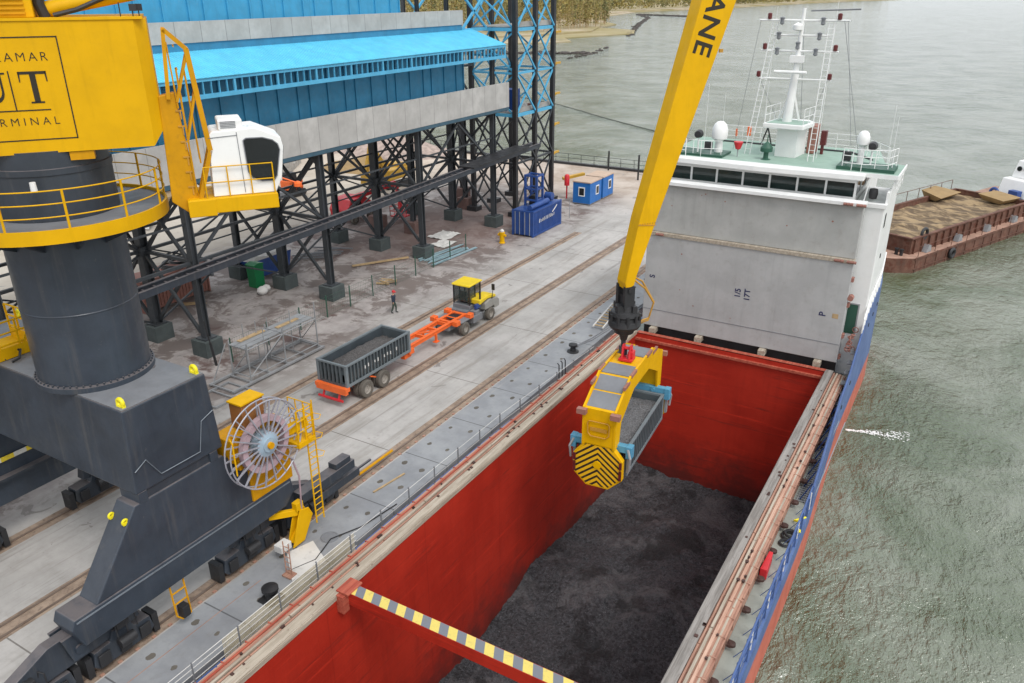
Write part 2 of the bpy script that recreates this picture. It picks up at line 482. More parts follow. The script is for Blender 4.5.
def stripes(name, a, b, axis, per, rough=.55, diag=0):
    t = NT(name)
    o = t.xyz()
    u = o[axis]
    if diag:
        u = t.math('ADD', u, t.math('MULTIPLY', o[1 - axis if axis < 2 else 0], diag))
    f = t.math('GREATER_THAN', t.math('FRACT', t.math('MULTIPLY', u, 1 / per)), .5)
    c = t.mix(f, lin(a), lin(b))
    g = t.noise(4, 6, .7)
    c = t.mix(t.ramp(g, .5, .75, 0, .45), c, lin((120, 112, 100)))
    return t.done(c, rough)
M['hazard'] = stripes('yellow and grey hazard paint', (214, 194, 100), (112, 116, 124), 0, .78, diag=.5)
M['hazard2'] = stripes('yellow and white warning paint', (222, 196, 50), (206, 204, 196), 1, 1.1)

# ---------------------------------------------------------------- mesh builder
ORG = {}
class MB:
    def __init__(s):
        s.v, s.f, s.mi, s.cm = [], [], [], 0
    def add(s, vs, fs):
        b = len(s.v)
        s.v += [tuple(v) for v in vs]
        s.f += [tuple(i + b for i in f) for f in fs]
        s.mi += [s.cm] * len(fs)
        return s
    def hexa(s, p):
        return s.add(p, [(0, 3, 2, 1), (4, 5, 6, 7), (0, 1, 5, 4), (1, 2, 6, 5), (2, 3, 7, 6), (3, 0, 4, 7)])
    def box(s, x0, x1, y0, y1, z0, z1):
        if x0 > x1: x0, x1 = x1, x0
        if y0 > y1: y0, y1 = y1, y0
        if z0 > z1: z0, z1 = z1, z0
        return s.hexa([(x0, y0, z0), (x1, y0, z0), (x1, y1, z0), (x0, y1, z0), (x0, y0, z1), (x1, y0, z1), (x1, y1, z1), (x0, y1, z1)])
    def bar(s, p0, p1, w, h=None, up=(0, 0, 1)):
        h = h or w
        a, b = Vector(p0), Vector(p1)
        d = (b - a).normalized()
        u = Vector(up)
        if abs(d.dot(u)) > .99: u = Vector((1, 0, 0))
        x = d.cross(u).normalized()
        z = x.cross(d)
        c = []
        for q in (a, b):
            c += [q - x * w / 2 - z * h / 2, q + x * w / 2 - z * h / 2, q + x * w / 2 + z * h / 2, q - x * w / 2 + z * h / 2]
        return s.add(c, [(0, 1, 2, 3), (7, 6, 5, 4), (0, 4, 5, 1), (1, 5, 6, 2), (2, 6, 7, 3), (3, 7, 4, 0)])
    def path(s, pts, r, n=6, r2=None, closed=False):
        P = [Vector(p) for p in pts]
        m = len(P)
        b = []
        ux = None
        for i in range(m):
            if closed: d = P[(i + 1) % m] - P[i - 1]
            else: d = P[min(i + 1, m - 1)] - P[max(i - 1, 0)]
            d.normalize()
            if ux is None:
                ux = d.cross(Vector((0, 0, 1)))
                if ux.length < .05: ux = d.cross(Vector((1, 0, 0)))
            ux = (ux - d * ux.dot(d)).normalized()
            uy = d.cross(ux)
            q = r if r2 is None else r + (r2 - r) * i / (m - 1)
            b += [P[i] + ux * q * math.cos(2 * math.pi * k / n) + uy * q * math.sin(2 * math.pi * k / n) for k in range(n)]
        fs = []
        for i in range(m if closed else m - 1):
            j = (i + 1) % m
            for k in range(n):
                l = (k + 1) % n
                fs.append((i * n + k, i * n + l, j * n + l, j * n + k))
        if not closed:
            fs.append(tuple(range(n))[::-1])
            fs.append(tuple((m - 1) * n + k for k in range(n)))
        return s.add(b, fs)
    def tube(s, p0, p1, r, n=8, r2=None):
        return s.path([p0, p1], r, n, r2)
    def ring(s, c, R_, r, axis='z', n=32, k=6, a0=0, a1=None):
        pts = []
        full = a1 is None
        a1 = 2 * math.pi if full else a1
        for i in range(n if full else n + 1):
            a = a0 + (a1 - a0) * i / n
            u, v = R_ * math.cos(a), R_ * math.sin(a)
            pts.append((c[0] + u, c[1] + v, c[2]) if axis == 'z' else ((c[0], c[1] + u, c[2] + v) if axis == 'x' else (c[0] + u, c[1], c[2] + v)))
        return s.path(pts, r, k, closed=full)
    def prism(s, poly, axis, a, b):
        n = len(poly)
        def mk(p, q):
            return (q, p[0], p[1]) if axis == 'x' else ((p[0], q, p[1]) if axis == 'y' else (p[0], p[1], q))
        vs = [mk(p, a) for p in poly] + [mk(p, b) for p in poly]
        fs = [tuple(range(n))[::-1], tuple(range(n, 2 * n))] + [(i, (i + 1) % n, n + (i + 1) % n, n + i) for i in range(n)]
        return s.add(vs, fs)
    def lathe(s, prof, c=(0, 0, 0), n=24, sy=1.0, axis='z'):
        vs = []
        for r, z in prof:
            for k in range(n):
                a = 2 * math.pi * k / n
                p = (r * math.cos(a), r * math.sin(a) * sy, z)
                if axis == 'x': p = (p[2], p[0], p[1])
                if axis == 'y': p = (p[0], p[2], p[1])
                vs.append((c[0] + p[0], c[1] + p[1], c[2] + p[2]))
        m = len(prof)
        fs = [(i * n + k, i * n + (k + 1) % n, (i + 1) * n + (k + 1) % n, (i + 1) * n + k) for i in range(m - 1) for k in range(n)]
        shut = tuple(prof[0]) == tuple(prof[-1])
        if prof[0][0] > 1e-4 and not shut: fs.append(tuple(range(n))[::-1])
        if prof[-1][0] > 1e-4 and not shut: fs.append(tuple((m - 1) * n + k for k in range(n)))
        return s.add(vs, fs)
    def ball(s, c, r, n=14, m=8, s3=(1, 1, 1)):
        pr = [(max(1e-5, math.sin(math.pi * i / m)) * r, -math.cos(math.pi * i / m) * r) for i in range(m + 1)]
        b = len(s.v)
        s.lathe(pr, (0, 0, 0), n)
        for i in range(b, len(s.v)):
            v = s.v[i]
            s.v[i] = (c[0] + v[0] * s3[0], c[1] + v[1] * s3[1], c[2] + v[2] * s3[2])
        return s
    def quad(s, a, b, c, d):
        return s.add([a, b, c, d], [(0, 1, 2, 3)])
    def xf(s, mat, start=0):
        for i in range(start, len(s.v)):
            s.v[i] = tuple(mat @ Vector(s.v[i]))
        return s
    def build(s, name, mat, parent=None, world=True, smooth=False, bev=0.0, ang=35):
        """verts are in world space (world=True) or in the parent thing's own space"""
        me = bpy.data.meshes.new(name)
        vs = s.v
        org = ORG.get(parent)
        if parent is not None and world and org is not None:
            inv = org.inverted()
            vs = [tuple(inv @ Vector(v)) for v in vs]
        me.from_pydata([tuple(v) for v in vs], [], s.f)
        mats = mat if isinstance(mat, (list, tuple)) else [mat]
        for m in mats:
            me.materials.append(M[m] if isinstance(m, str) else m)
        if len(mats) > 1:
            me.polygons.foreach_set('material_index', s.mi)
        import bmesh
        bm = bmesh.new()
        bm.from_mesh(me)
        bmesh.ops.recalc_face_normals(bm, faces=bm.faces)
        bm.to_mesh(me)
        bm.free()
        if smooth:
            me.polygons.foreach_set('use_smooth', [True] * len(me.polygons))
            me.set_sharp_from_angle(angle=R(ang))
        me.update()
        o = bpy.data.objects.new(name, me)
        col.objects.link(o)
        if parent is not None:
            o.parent = parent
            ORG[o] = org
        if bev:
            b = o.modifiers.new('bevel', 'BEVEL')
            b.width = bev
            b.segments = 2
            b.limit_method = 'ANGLE'
            b.angle_limit = R(40)
        return o

def pieces(b, name, mat, parent=None, world=True, **kw):
    """builds every far-apart piece of b as an object of its own"""
    n = len(b.v)
    pa = list(range(n))
    def root(i):
        while pa[i] != i:
            pa[i] = pa[pa[i]]
            i = pa[i]
        return i
    for f in b.f:
        for i in f[1:]:
            pa[root(i)] = root(f[0])
    isl = {}
    for i in range(n): isl.setdefault(root(i), []).append(i)
    ks = list(isl)
    box = {}
    for k in ks:
        vs = [b.v[i] for i in isl[k]]
        box[k] = ([min(v[a] for v in vs) for a in range(3)], [max(v[a] for v in vs) for a in range(3)])
    gp = {k: k for k in ks}
    def groot(k):
        while gp[k] != k: k = gp[k]
        return k
    for i, k in enumerate(ks):
        for l in ks[i + 1:]:
            g = math.sqrt(sum(max(0, box[k][0][a] - box[l][1][a], box[l][0][a] - box[k][1][a]) ** 2 for a in range(3)))
            if g <= .012: gp[groot(k)] = groot(l)
    out = {}
    for k in ks: out.setdefault(groot(k), []).append(k)
    res = []
    for g, mem in out.items():
        keep = set()
        for k in mem: keep.update(isl[k])
        q = MB()
        mp = {}
        for i in sorted(keep):
            mp[i] = len(q.v)
            q.v.append(b.v[i])
        for f in b.f:
            if f[0] in keep:
                q.f.append(tuple(mp[i] for i in f))
        q.mi = [0] * len(q.f)
        res.append(q.build(name, mat, parent, world, **kw))
    return res

def tag(o, label=None, cat=None, group=None, kind=None):
    if label: o['label'] = label
    if cat: o['category'] = cat
    if group: o['group'] = group
    if kind: o['kind'] = kind
    return o

def thing(name, label, cat, loc=(0, 0, 0), rz=0.0, group=None):
    e = bpy.data.objects.new(name, None)
    e.empty_display_size = .3
    col.objects.link(e)
    e.location = loc
    e.rotation_euler = (0, 0, rz)
    ORG[e] = Matrix.Translation(loc) @ Matrix.Rotation(rz, 4, 'Z')
    return tag(e, label, cat, group)

def copy_tree(o, parent=None):
    c = o.copy()
    col.objects.link(c)
    if parent is not None: c.parent = parent
    for ch in list(o.children):
        copy_tree(ch, c)
    return c

def text(body, size, mat, parent, mat4, depth=.012, bold=0.0, name='lettering', spacing=1.0, align='CENTER', world=True):
    cu = bpy.data.curves.new('lettering', 'FONT')
    cu.body = body
    cu.size = size
    cu.extrude = depth
    cu.offset = bold
    cu.space_character = spacing
    cu.align_x = align
    cu.align_y = 'CENTER'
    to = bpy.data.objects.new('lettering_curve', cu)
    col.objects.link(to)
    bpy.context.view_layer.update()
    me = bpy.data.meshes.new_from_object(to.evaluated_get(bpy.context.evaluated_depsgraph_get()))
    b = MB()
    b.v = [tuple(mat4 @ v.co) for v in me.vertices]
    b.f = [tuple(p.vertices) for p in me.polygons]
    b.mi = [0] * len(b.f)
    bpy.data.objects.remove(to)
    bpy.data.meshes.remove(me)
    bpy.data.curves.remove(cu)
    return b.build(name, mat, parent, world)

def frame4(o, x, y):
    """matrix whose local X/Y run along x/y from origin o"""
    x, y = Vector(x).normalized(), Vector(y).normalized()
    z = x.cross(y)
    return Matrix(((x.x, y.x, z.x, o[0]), (x.y, y.y, z.y, o[1]), (x.z, y.z, z.z, o[2]), (0, 0, 0, 1)))

def railing(b, pts, h=1.1, r=.025, rails=2, step=1.5, n=5):
    """posts and rails along a polyline"""
    P = [Vector(p) for p in pts]
    for i in range(len(P) - 1):
        L = (P[i + 1] - P[i]).length
        k = max(1, round(L / step))
        for j in range(k + (1 if i == len(P) - 2 else 0)):
            q = P[i].lerp(P[i + 1], j / k)
            b.tube(q, q + Vector((0, 0, h)), r, n)
    for t in range(rails):
        z = h * (t + 1) / rails
        b.path([p + Vector((0, 0, z)) for p in P], r * .85, n)
    return b

# ================================================================ SETTING
WZ = -2.5
def structure(o):
    o['kind'] = 'structure'
    return o
b = MB()
# (open where the ship's hull displaces it)
for x0, x1, y0, y1 in ((-9000, -19.2, -3000, 14000), (-5.0, 9000, -3000, 14000), (-19.2, -5.0, -3000, -10), (-19.2, -5.0, 52, 14000)):
    b.quad((x0, y0, WZ), (x1, y0, WZ), (x1, y1, WZ), (x0, y1, WZ))
structure(b.build('water', 'water'))
b = MB()
b.prism([(-420, -300), (-20.9, -300), (-20.9, 101.7), (-420, 101.7)], 'z', -6, 0)
structure(b.build('ground', ['ground']))
b = MB()
b.box(-23.55, -20.88, -60, 101.5, -.3, .004)
b.build('quay_edge_plates', 'cap')['kind'] = 'structure'
b = MB()
for xc, wd, y1 in ((-24.05, .42, 101), (-34.15, .42, 71)):
    b.box(xc - wd, xc + wd, -60, y1, -.2, .004)
b.box(-29.5, -28.5, -60, 96, -.2, .004)
structure(b.build('railway_bed', 'track'))
b = MB()
for xc, y1 in ((-34.15, 70.8),):
    b.box(xc - .055, xc + .055, -60, y1, 0, .05)
for xc in (-29.3, -28.7):
    b.box(xc - .06, xc + .06, -60, 96, 0, .03)
structure(b.build('rails', 'rail'))
rail_t = thing('crane_rail', 'waterside crane rail with small rusty clips running beside the grey edge plates', 'rail', (-24.05, 30, 0))
b = MB()
b.box(-24.105, -23.995, -60, 101, 0, .05)
b.build('rail_head', 'rail', rail_t)
b = MB()
y = 3.0
while y < 70:
    b.box(-23.74, -23.62, y, y + .15, .004, .05)
    y += .72
pieces(b, 'rail_clip', 'rustpink', rail_t)
# lifting sockets in the quay plates, painted line
b = MB()
rnd = random.Random(3)
y = 8.0
while y < 62:
    for xx in (-22.95, -21.75):
        q = y + rnd.uniform(-.3, .3)
        a = rnd.uniform(.12, .2)
        b.prism([(xx + a * .75 * math.cos(k * .628) * (1 + .25 * rnd.uniform(-1, 1)), q + a * math.sin(k * .628)) for k in range(10)], 'z', -.05, .008)
    y += 2.2
[structure(o) for o in pieces(b, 'quay_socket', 'tyre')]
b = MB()
b.box(-22.61, -22.58, 2, 17.5, -.05, .008)
structure(b.build('quay_paint_line', 'rustpink'))
b = MB()
b.prism([(-22.07 + .42 * math.cos(a * math.pi / 10), 21.1 + .42 * math.sin(a * math.pi / 10)) for a in range(20)], 'z', -.05, .016)
b.ring((-22.07, 21.1, .016), .36, .02, n=20)
structure(b.build('manhole_cover', 'plate', smooth=True))
# kerb at the end of the quay
b = MB()
b.box(-420, -20.9, 101.0, 101.6, -.2, .32)
b.box(-420, -20.9, 101.6, 103.4, -1.2, -.3)
structure(b.build('quay_kerb', 'black'))

# far shore: low sandy land with a spit
sh = [(-420, 60), (-300, 260), (-240, 352), (-205, 372), (-196, 392), (-214, 420), (-206, 452), (-198, 480), (-214, 520), (-252, 545), (-262, 600), (-300, 660), (-348, 770), (-384, 930), (-356, 1130), (-346, 1200), (-332, 1530), (-293, 1907), (-232, 2075), (-320, 2400), (-900, 5000), (-6000, 5000), (-6000, 60)]
b = MB()
b.prism(sh, 'z', -6, -1.9)
inner = [(-430, 60), (-330, 270), (-264, 372), (-236, 420), (-226, 480), (-250, 545), (-276, 600), (-315, 670), (-360, 775), (-392, 930), (-364, 1130), (-354, 1200), (-340, 1530), (-300, 1907), (-242, 2065), (-330, 2390), (-910, 4990), (-5990, 4990), (-6000, 60)]
b.prism(inner, 'z', -5, -.9)
structure(b.build('shore', 'shore'))
# woods: many small leaf faces gathered in clumps
rnd = random.Random(11)
tv, tf, tm = [], [], []
tk = MB()
def tree_leaves(x, y, z, h, rad, nf):
    tip = rnd.random()
    for k in range(nf):
        t = rnd.random() ** .8
        a = rnd.uniform(0, 6.283)
        rr_ = rad * (math.sin(math.pi * min(1, .12 + .86 * t)) ** .7) * math.sqrt(rnd.random()) * (1.0 - .35 * t * tip)
        cx, cy, cz = x + rr_ * math.cos(a), y + rr_ * math.sin(a), z + h * (.12 + .88 * t)
        s_ = rnd.uniform(.35, .85) * (rad / 2.9)
        ax = Vector((rnd.uniform(-1, 1), rnd.uniform(-1, 1), rnd.uniform(-.6, .6))).normalized()
        bx = ax.cross(Vector((rnd.uniform(-1, 1), rnd.uniform(-1, 1), rnd.uniform(-1, 1)))).normalized()
        i = len(tv)
        c = Vector((cx, cy, cz))
        tv.extend([tuple(c + ax * s_), tuple(c + bx * s_ * .8), tuple(c - ax * s_), tuple(c - bx * s_ * .8)])
        tf.append((i, i + 1, i + 2, i + 3))
def edge_points(poly, n, depth):
    segs = [(Vector(poly[i]), Vector(poly[i + 1])) for i in range(len(poly) - 1)]
    L = [(q - p).length for p, q in segs]
    for _ in range(n):
        u = rnd.uniform(0, sum(L))
        for (p, q), l in zip(segs, L):
            if u <= l: break
            u -= l
        d = (q - p).normalized()
        nr = Vector((-d.y, d.x))
        yield p + d * u + nr * depth * rnd.random() ** 1.4
wood1 = [(-470, 120), (-372, 280), (-288, 385), (-246, 455), (-244, 530), (-262, 590), (-306, 680), (-345, 770)]
for p in edge_points(wood1, 950, 130):
    h = rnd.uniform(14, 26)
    tree_leaves(p.x, p.y, -1.2, h, rnd.uniform(1.6, 3.4), 84)
    tk.tube((p.x, p.y, -1.2), (p.x, p.y, h * .7), .18, 4, .07)
wood2 = [(-340, 640), (-372, 775), (-404, 930), (-376, 1130), (-366, 1200), (-350, 1530), (-310, 1907), (-252, 2065)]
for p in edge_points(wood2, 900, 120):
    h = rnd.uniform(14, 22)
    tree_leaves(p.x, p.y, -1.2, h, rnd.uniform(3.5, 6.5), 44)
me = bpy.data.meshes.new('woods')
me.from_pydata(tv, [], tf)
me.materials.append(M['leaf'])
o = bpy.data.objects.new('woods', me)
col.objects.link(o)
tag(o, 'autumn wood of yellow and green trees along the far shore', 'woods', kind='stuff')
o = tk.build('tree_trunks', 'wood')
tag(o, 'thin pale trunks inside the far autumn wood', 'tree trunks', kind='stuff')
# rocks of the old breakwater
def rockmesh(b, x, y, z, r, rnd):
    st = len(b.v)
    b.ball((0, 0, 0), 1, 7, 5)
    for i in range(st, len(b.v)):
        v = Vector(b.v[i])
        k = r * (1 + .45 * noise.noise(v * 1.3 + Vector((x, y, 0))))
        b.v[i] = (x + v.x * k * 1.25, y + v.y * k, z + v.z * k * .62)
b = MB()
line = [(-150, 298), (-153, 330), (-166, 368), (-197, 472), (-242, 591), (-300, 760), (-343, 845)]
for i in range(len(line) - 1):
    p, q = Vector(line[i]), Vector(line[i + 1])
    L = (q - p).length
    n = int(L * (.3 if i in (1, 2) else .55))
    for k in range(n):
        u = rnd.random()
        c = p.lerp(q, u)
        if i in (1, 2) and noise.noise(Vector((c.x * .05, c.y * .03, 3))) < -.02: continue
        rockmesh(b, c.x + rnd.gauss(0, .8), c.y + rnd.gauss(0, 1.2), WZ + .05, rnd.uniform(.35, .95) + c.y * .0004, rnd)
for k in range(120):
    u = rnd.random()
    rockmesh(b, -215 + 60 * u + rnd.gauss(0, 1), 296 + 27 * u + rnd.gauss(0, 1.6), WZ + .2, rnd.uniform(.7, 1.6), rnd)
for k in range(300):
    u = rnd.random()
    rockmesh(b, -345 + 70 * u, 845 - 40 * u + rnd.gauss(0, 1.5), WZ + .3, rnd.uniform(.8, 1.7), rnd)
tag(b.build('breakwater_rocks', 'rock', smooth=True), 'broken line of dark breakwater rocks off the sandy shore', 'rocks', kind='stuff')
# splash of the ship's cooling water outlet
b = MB()
rnd = random.Random(5)
for k in range(300):
    u = rnd.random() ** .9
    cx = -4.2 + 3.5 * u
    cy = 47.5 + 1.0 * u + rnd.gauss(0, .04 + .42 * u ** 1.5)
    r = rnd.uniform(.012, .06) * (1.2 - .6 * u)
    st = len(b.v)
    b.ball((cx, cy, WZ + .02), r, 5, 3, (1.6, 1.2, .5))
o = b.build('foam', 'white')
tag(o, 'white foam of an outlet jet on the green water beside the ship', 'foam', kind='stuff')
b = MB()
b.path([(-112, 186, WZ + .04), (-100, 180, WZ + .04), (-89.5, 174, WZ + .04), (-81, 167.5, WZ + .04), (-73, 161, WZ + .04), (-65, 155.2, WZ + .04), (-57.4, 149.8, WZ + .04), (-49, 144.6, WZ + .04), (-40, 140, WZ + .04), (-28, 135, WZ + .04), (-14, 131, WZ + .04)], .06, 5)
tag(b.build('mooring_rope', 'black'), 'thin dark floating line curving over the open water beyond the quay end', 'rope')

# ================================================================ ELEVATED GALLERY
gal = thing('gallery_building', 'long blue sheet metal gallery raised on charcoal trestle legs with concrete bands', 'building', (-48, 40, 0))
ROWS = (-42.9, -48.0, -53.2)
BENTS = (-4.65, 7.6, 19.85, 32.1, 44.35, 56.6, 68.9)
def hcol(b, x, y, z0, z1, s=.5):
    b.box(x - s / 2, x + s / 2, y - s / 2, y - s / 2 + .07, z0, z1)
    b.box(x - s / 2, x + s / 2, y + s / 2 - .07, y + s / 2, z0, z1)
    b.box(x - .05, x + .05, y - s / 2 + .07, y + s / 2 - .07, z0, z1)
for y in BENTS:
    for x in ROWS:
        b = MB()
        b.box(x - .72, x + .72, y - .72, y + .72, -.3, 1.12)
        f = b.build('footing', 'footing', gal, bev=.03)
        b = MB()
        b.box(x - .48, x + .48, y - .48, y + .48, 1.12, 1.2)
        hcol(b, x, y, 1.2, 11.35, .46 if x != -48.0 else .6)
        b.box(x - .42, x + .42, y - .42, y + .42, 6.2, 6.8) if x == -48.0 else None
        b.build('column', 'post', gal)
    b = MB()
    for xa, xb in ((ROWS[0], ROWS[1]), (ROWS[1], ROWS[2])):
        for za, zb in ((1.5, 6.4), (6.5, 11.3)):
            b.bar((xa - .3, y - .1, za), (xb + .3, y - .1, zb), .2)
            b.bar((xa - .3, y + .12, zb), (xb + .3, y + .12, za), .2)
        b.bar((xa, y, 6.45), (xb, y, 6.45), .22)
        b.bar((xa, y, 11.2), (xb, y, 11.2), .3)
    b.build('cross_brace', 'post', gal)
b = MB()
for x in ROWS:
    for i in range(len(BENTS) - 1):
        b.bar((x, BENTS[i] + .3, 6.45), (x, BENTS[i + 1] - .3, 6.45), .2)
        m_ = (BENTS[i] + BENTS[i + 1]) / 2
        if x != ROWS[0]:
            b.bar((x + .1, BENTS[i] + .3, 1.3), (x + .1, BENTS[i + 1] - .3, 6.3), .12)
            b.bar((x - .1, BENTS[i + 1] - .3, 1.3), (x - .1, BENTS[i] + .3, 6.3), .12)
            b.bar((x, BENTS[i] + .3, 3.9), (x, BENTS[i + 1] - .3, 3.9), .1)
        b.bar((x, BENTS[i] + .3, 9.0), (x, BENTS[i + 1] - .3, 9.0), .12)
        if i % 2 == 1 or x != ROWS[0]:
            b.bar((x, BENTS[i] + .3, 6.6), (x, m_, 11.2), .18)
            b.bar((x, m_, 11.2), (x, BENTS[i + 1] - .3, 6.6), .18)
b.build('longitudinal_brace', 'post', gal)
for x, y in ((-48.6, 62.7), (-53.2, 62.7), (-49.6, 73.7), (-52.6, 77.6)):
    b = MB()
    b.box(x - .7, x + .7, y - .7, y + .7, -.3, 1.2)
    b.build('footing', 'rustfoot', gal, bev=.03)
    b = MB()
    hcol(b, x, y, 1.2, 11.35, .42)
    b.build('column', 'post', gal)
b = MB()
for (xa, ya), (xb, yb) in (((-48.6, 62.7), (-53.2, 62.7)), ((-49.6, 73.7), (-52.6, 77.6)), ((-48, 68.9), (-49.6, 73.7))):
    for za, zc in ((1.6, 6.4), (6.5, 11.2)):
        b.bar((xa, ya, za), (xb, yb, zc), .14)
        b.bar((xb, yb, za), (xa, ya, zc), .14)
pieces(b, 'cross_brace', 'post', gal)
b = MB()
for x in (-42.75, -48, -53.2):
    b.box(x - .2, x + .2, -12, 71.0, 11.36, 11.72)
y = -12
while y < 71:
    b.box(-53.4, -42.6, y, y + .2, 11.45, 11.70)
    y += 3.06
b.build('floor_beam', 'navyd', gal)
b = MB()
b.box(-42.42, -42.36, -12, 71.2, 11.45, 11.74)
b.build('edge_beam', 'steelb', gal)
b = MB()
b.box(-53.6, -42.62, -12, 71.1, 11.73, 11.98)
b.build('floor_slab', 'conc0', gal)
b = MB()
b.box(-42.6, -42.34, -12, 71.2, 11.75, 14.1)
b.build('lower_concrete_band', 'conc', gal)
def ribwall(x, y0, y1, z0, z1, step, name, mat, rib=.09):
    b = MB()
    b.box(x - .12, x, y0, y1, z0, z1)
    y = y1 - .06
    k = 0
    while y > y0:
        b.box(x + .002, x + rib + .02, y - .05, y + .05, z0, z1)
        y -= step * (1 if k % 3 else .62)
        k += 1
    return b.build(name, mat, gal)
ribwall(-44.2, -12, 65.9, 11.99, 18.2, 1.95, 'lower_wall', 'bluew')
b = MB()
b.box(-53.4, -44.33, 65.78, 65.9, 11.99, 18.2)
b.build('end_wall', 'bluew', gal)
# cable sagging along the wall
b = MB()
pts = []
y = -10.0
while y < 65.5:
    pts.append((-44.03, y, 13.35 + .16 * math.sin(y * .9) + .1 * math.sin(y * 2.3)))
    y += .6
b.path(pts, .03, 4)
b.build('wall_cable', 'navyd', gal)
# awning
b = MB()
z0, z1 = 17.62, 18.95
n = 330
y0_, y1_ = -12.0, 70.5
for i in range(n):
    ya, yb = y0_ + (y1_ - y0_) * i / n, y0_ + (y1_ - y0_) * (i + 1) / n
    ym = yb - .08
    b.hexa([(-42.2, ya, z0), (-42.2, ym, z0), (-46.2, ym, z1), (-46.2, ya, z1), (-42.2, ya, z0 + .04), (-42.2, ym, z0 + .04), (-46.2, ym, z1 + .04), (-46.2, ya, z1 + .04)])
    b.hexa([(-42.2, ym, z0), (-42.2, yb, z0), (-46.2, yb, z1), (-46.2, ym, z1), (-42.2, ym, z0 + .055), (-42.2, yb, z0 + .055), (-46.2, yb, z1 + .055), (-46.2, ym, z1 + .055)])
b.build('awning_roof', 'cyan', gal)
b = MB()
b.box(-42.42, -42.26, -12, 70.5, 17.42, 17.60)
b.box(-42.42, -42.22, -12, 70.5, 16.42, 16.68)
b.box(-42.52, -42.42, -12, 70.5, 16.42, 16.5)
y = 70.44
k = 0
while y > -12:
    s_ = .16 if k % 6 == 0 else .055
    b.box(-42.40, -42.28, y - s_ / 2, y + s_ / 2, 16.68, 17.42)
    y -= .62
    k += 1
for yy in (70.4,):
    b.bar((-42.4, yy, 16.6), (-46, yy, 16.6), .16)
    b.bar((-42.4, yy, 17.5), (-46, yy, 18.8), .14)
    for t in range(1, 6):
        b.bar((-42.4 - .6 * t, yy, 16.6), (-42.4 - .6 * t, yy, 17.45 + .2 * t), .08)
b.build('awning_frame', 'cyanf', gal)
b = MB()
b.box(-46.3, -46.02, -12, 68.6, 18.4, 19.42)
b.build('recess_beam', 'bluew', gal)  # blue beam set back below the upper concrete band
b = MB()
b.box(-46.2, -45.94, -12, 68.7, 19.43, 20.72)
b.build('upper_concrete_band', 'conc', gal)
b = MB()
b.box(-53.6, -46.2, -12, 68.6, 19.0, 19.4)
b.box(-53.5, -46.4, -12, 62, 19.4, 19.41)
b.build('upper_floor', 'conc0', gal)
ribwall(-46.9, -12, 60.2, 19.42, 27.5, 2.0, 'upper_wall', 'bluew2')
b = MB()
b.prism([(-47.0, 27.5), (-50.2, 29.2), (-53.5, 27.5)], 'y', -12, 60.2)
b.build('roof', 'cyan', gal)
b = MB()
b.box(-53.5, -53.38, -12, 65.9, 11.99, 27.5)
b.build('rear_wall', 'bluew', gal)
b = MB()
b.box(-53.38, -47.02, 60.0, 60.2, 19.42, 27.5)
b.build('upper_end_wall', 'bluew2', gal)
# bare frame between the end of the gallery and the tower
b = MB()
for x in (-42.9, -48.0, -53.2):
    hcol(b, x, 68.9, 11.99, 16.4 if x == -42.9 else 27, .34)
    hcol(b, x, 64.2, 19.42, 27, .3) if x != -42.9 else None
b.build('upper_column', 'post', gal)
b = MB()
for x in (-46.2, -53.2):
    b.bar((x, 68.7, 18.9), (x, 73.2, 18.9), .3)
    b.bar((x, 68.9, 19.0), (x, 73.2, 22.2), .2)
    b.bar((x, 73.2, 19.0), (x, 68.9, 22.2), .2)
    b.bar((x, 62, 22.4), (x, 73.2, 22.4), .22)
    b.bar((x, 62, 26.0), (x, 68.9, 22.4), .2)
    b.bar((x, 62, 22.4), (x, 68.9, 26.), .2)
b.bar((-46.2, 70.9, 18.9), (-53.2, 70.9, 18.9), .2)
b.build('end_frame', 'cyanf', gal)
b = MB()
b.bar((-48, 66, 15.4), (-48, 73.2, 15.4), .22)
b.bar((-48, 66, 16.3), (-48, 69, 12.2), .16)
b.bar((-48, 69, 16.3), (-48, 73, 12.2), .16)
b.build('end_brace', 'post', gal)

# tower at the gallery's end
tw = thing('stair_tower', 'open steel lattice tower with black columns and light blue bracing beside the water', 'tower', (-45.5, 77.4, 0))
TY = (73.35, 77.5, 81.5)
for x in (-42.9, -48.2):
    for y in TY:
        b = MB()
        b.box(x - .6, x + .6, y - .6, y + .6, -.2, .5)
        b.box(x - .22, x + .22, y - .22, y + .22, .5, 27.5)
        b.build('column', 'black', tw)
LEV = (.6, 5.6, 10.55, 14.7, 18.85, 23, 27.4)
for i, z in enumerate(LEV[1:]):
    b = MB()
    hh = .32 if z in (10.55, 18.85) else .2
    for x in (-42.9, -48.2):
        b.bar((x, TY[0] + .22, z), (x, TY[2] - .22, z), .22, hh)
    for y in TY:
        b.bar((-43.1, y, z), (-48, y, z), .2, hh)
    b.build('girder', 'cyanf' if z > 10 else 'post', tw)
for i in range(len(LEV) - 1):
    za, zb = LEV[i] + .15, LEV[i + 1] - .2
    b = MB()
    for x in (-42.82, -48.28):
        for ya, yb in ((TY[0], TY[1]), (TY[1], TY[2])):
            b.bar((x, ya + .2, za), (x, yb - .2, zb), .15)
            b.bar((x + .09, yb - .2, za), (x + .09, ya + .2, zb), .15)
    for y in (TY[0], TY[2]):
        b.bar((-43.1, y, za), (-48, y, zb), .15)
        b.bar((-48, y + .1, za), (-43.1, y + .1, zb), .15)
    b.build('cross_brace', 'cyanf' if LEV[i] > 10 else 'post', tw)
for z in (10.74, 19.05):
    b = MB()
    b.box(-48, -43.1, TY[0], TY[2], z, z + .08)
    b.box(-43.1, -43.02, TY[0] + .25, TY[2] - .25, z, z + .5)
    b.build('landing', 'conc0', tw)
b = MB()
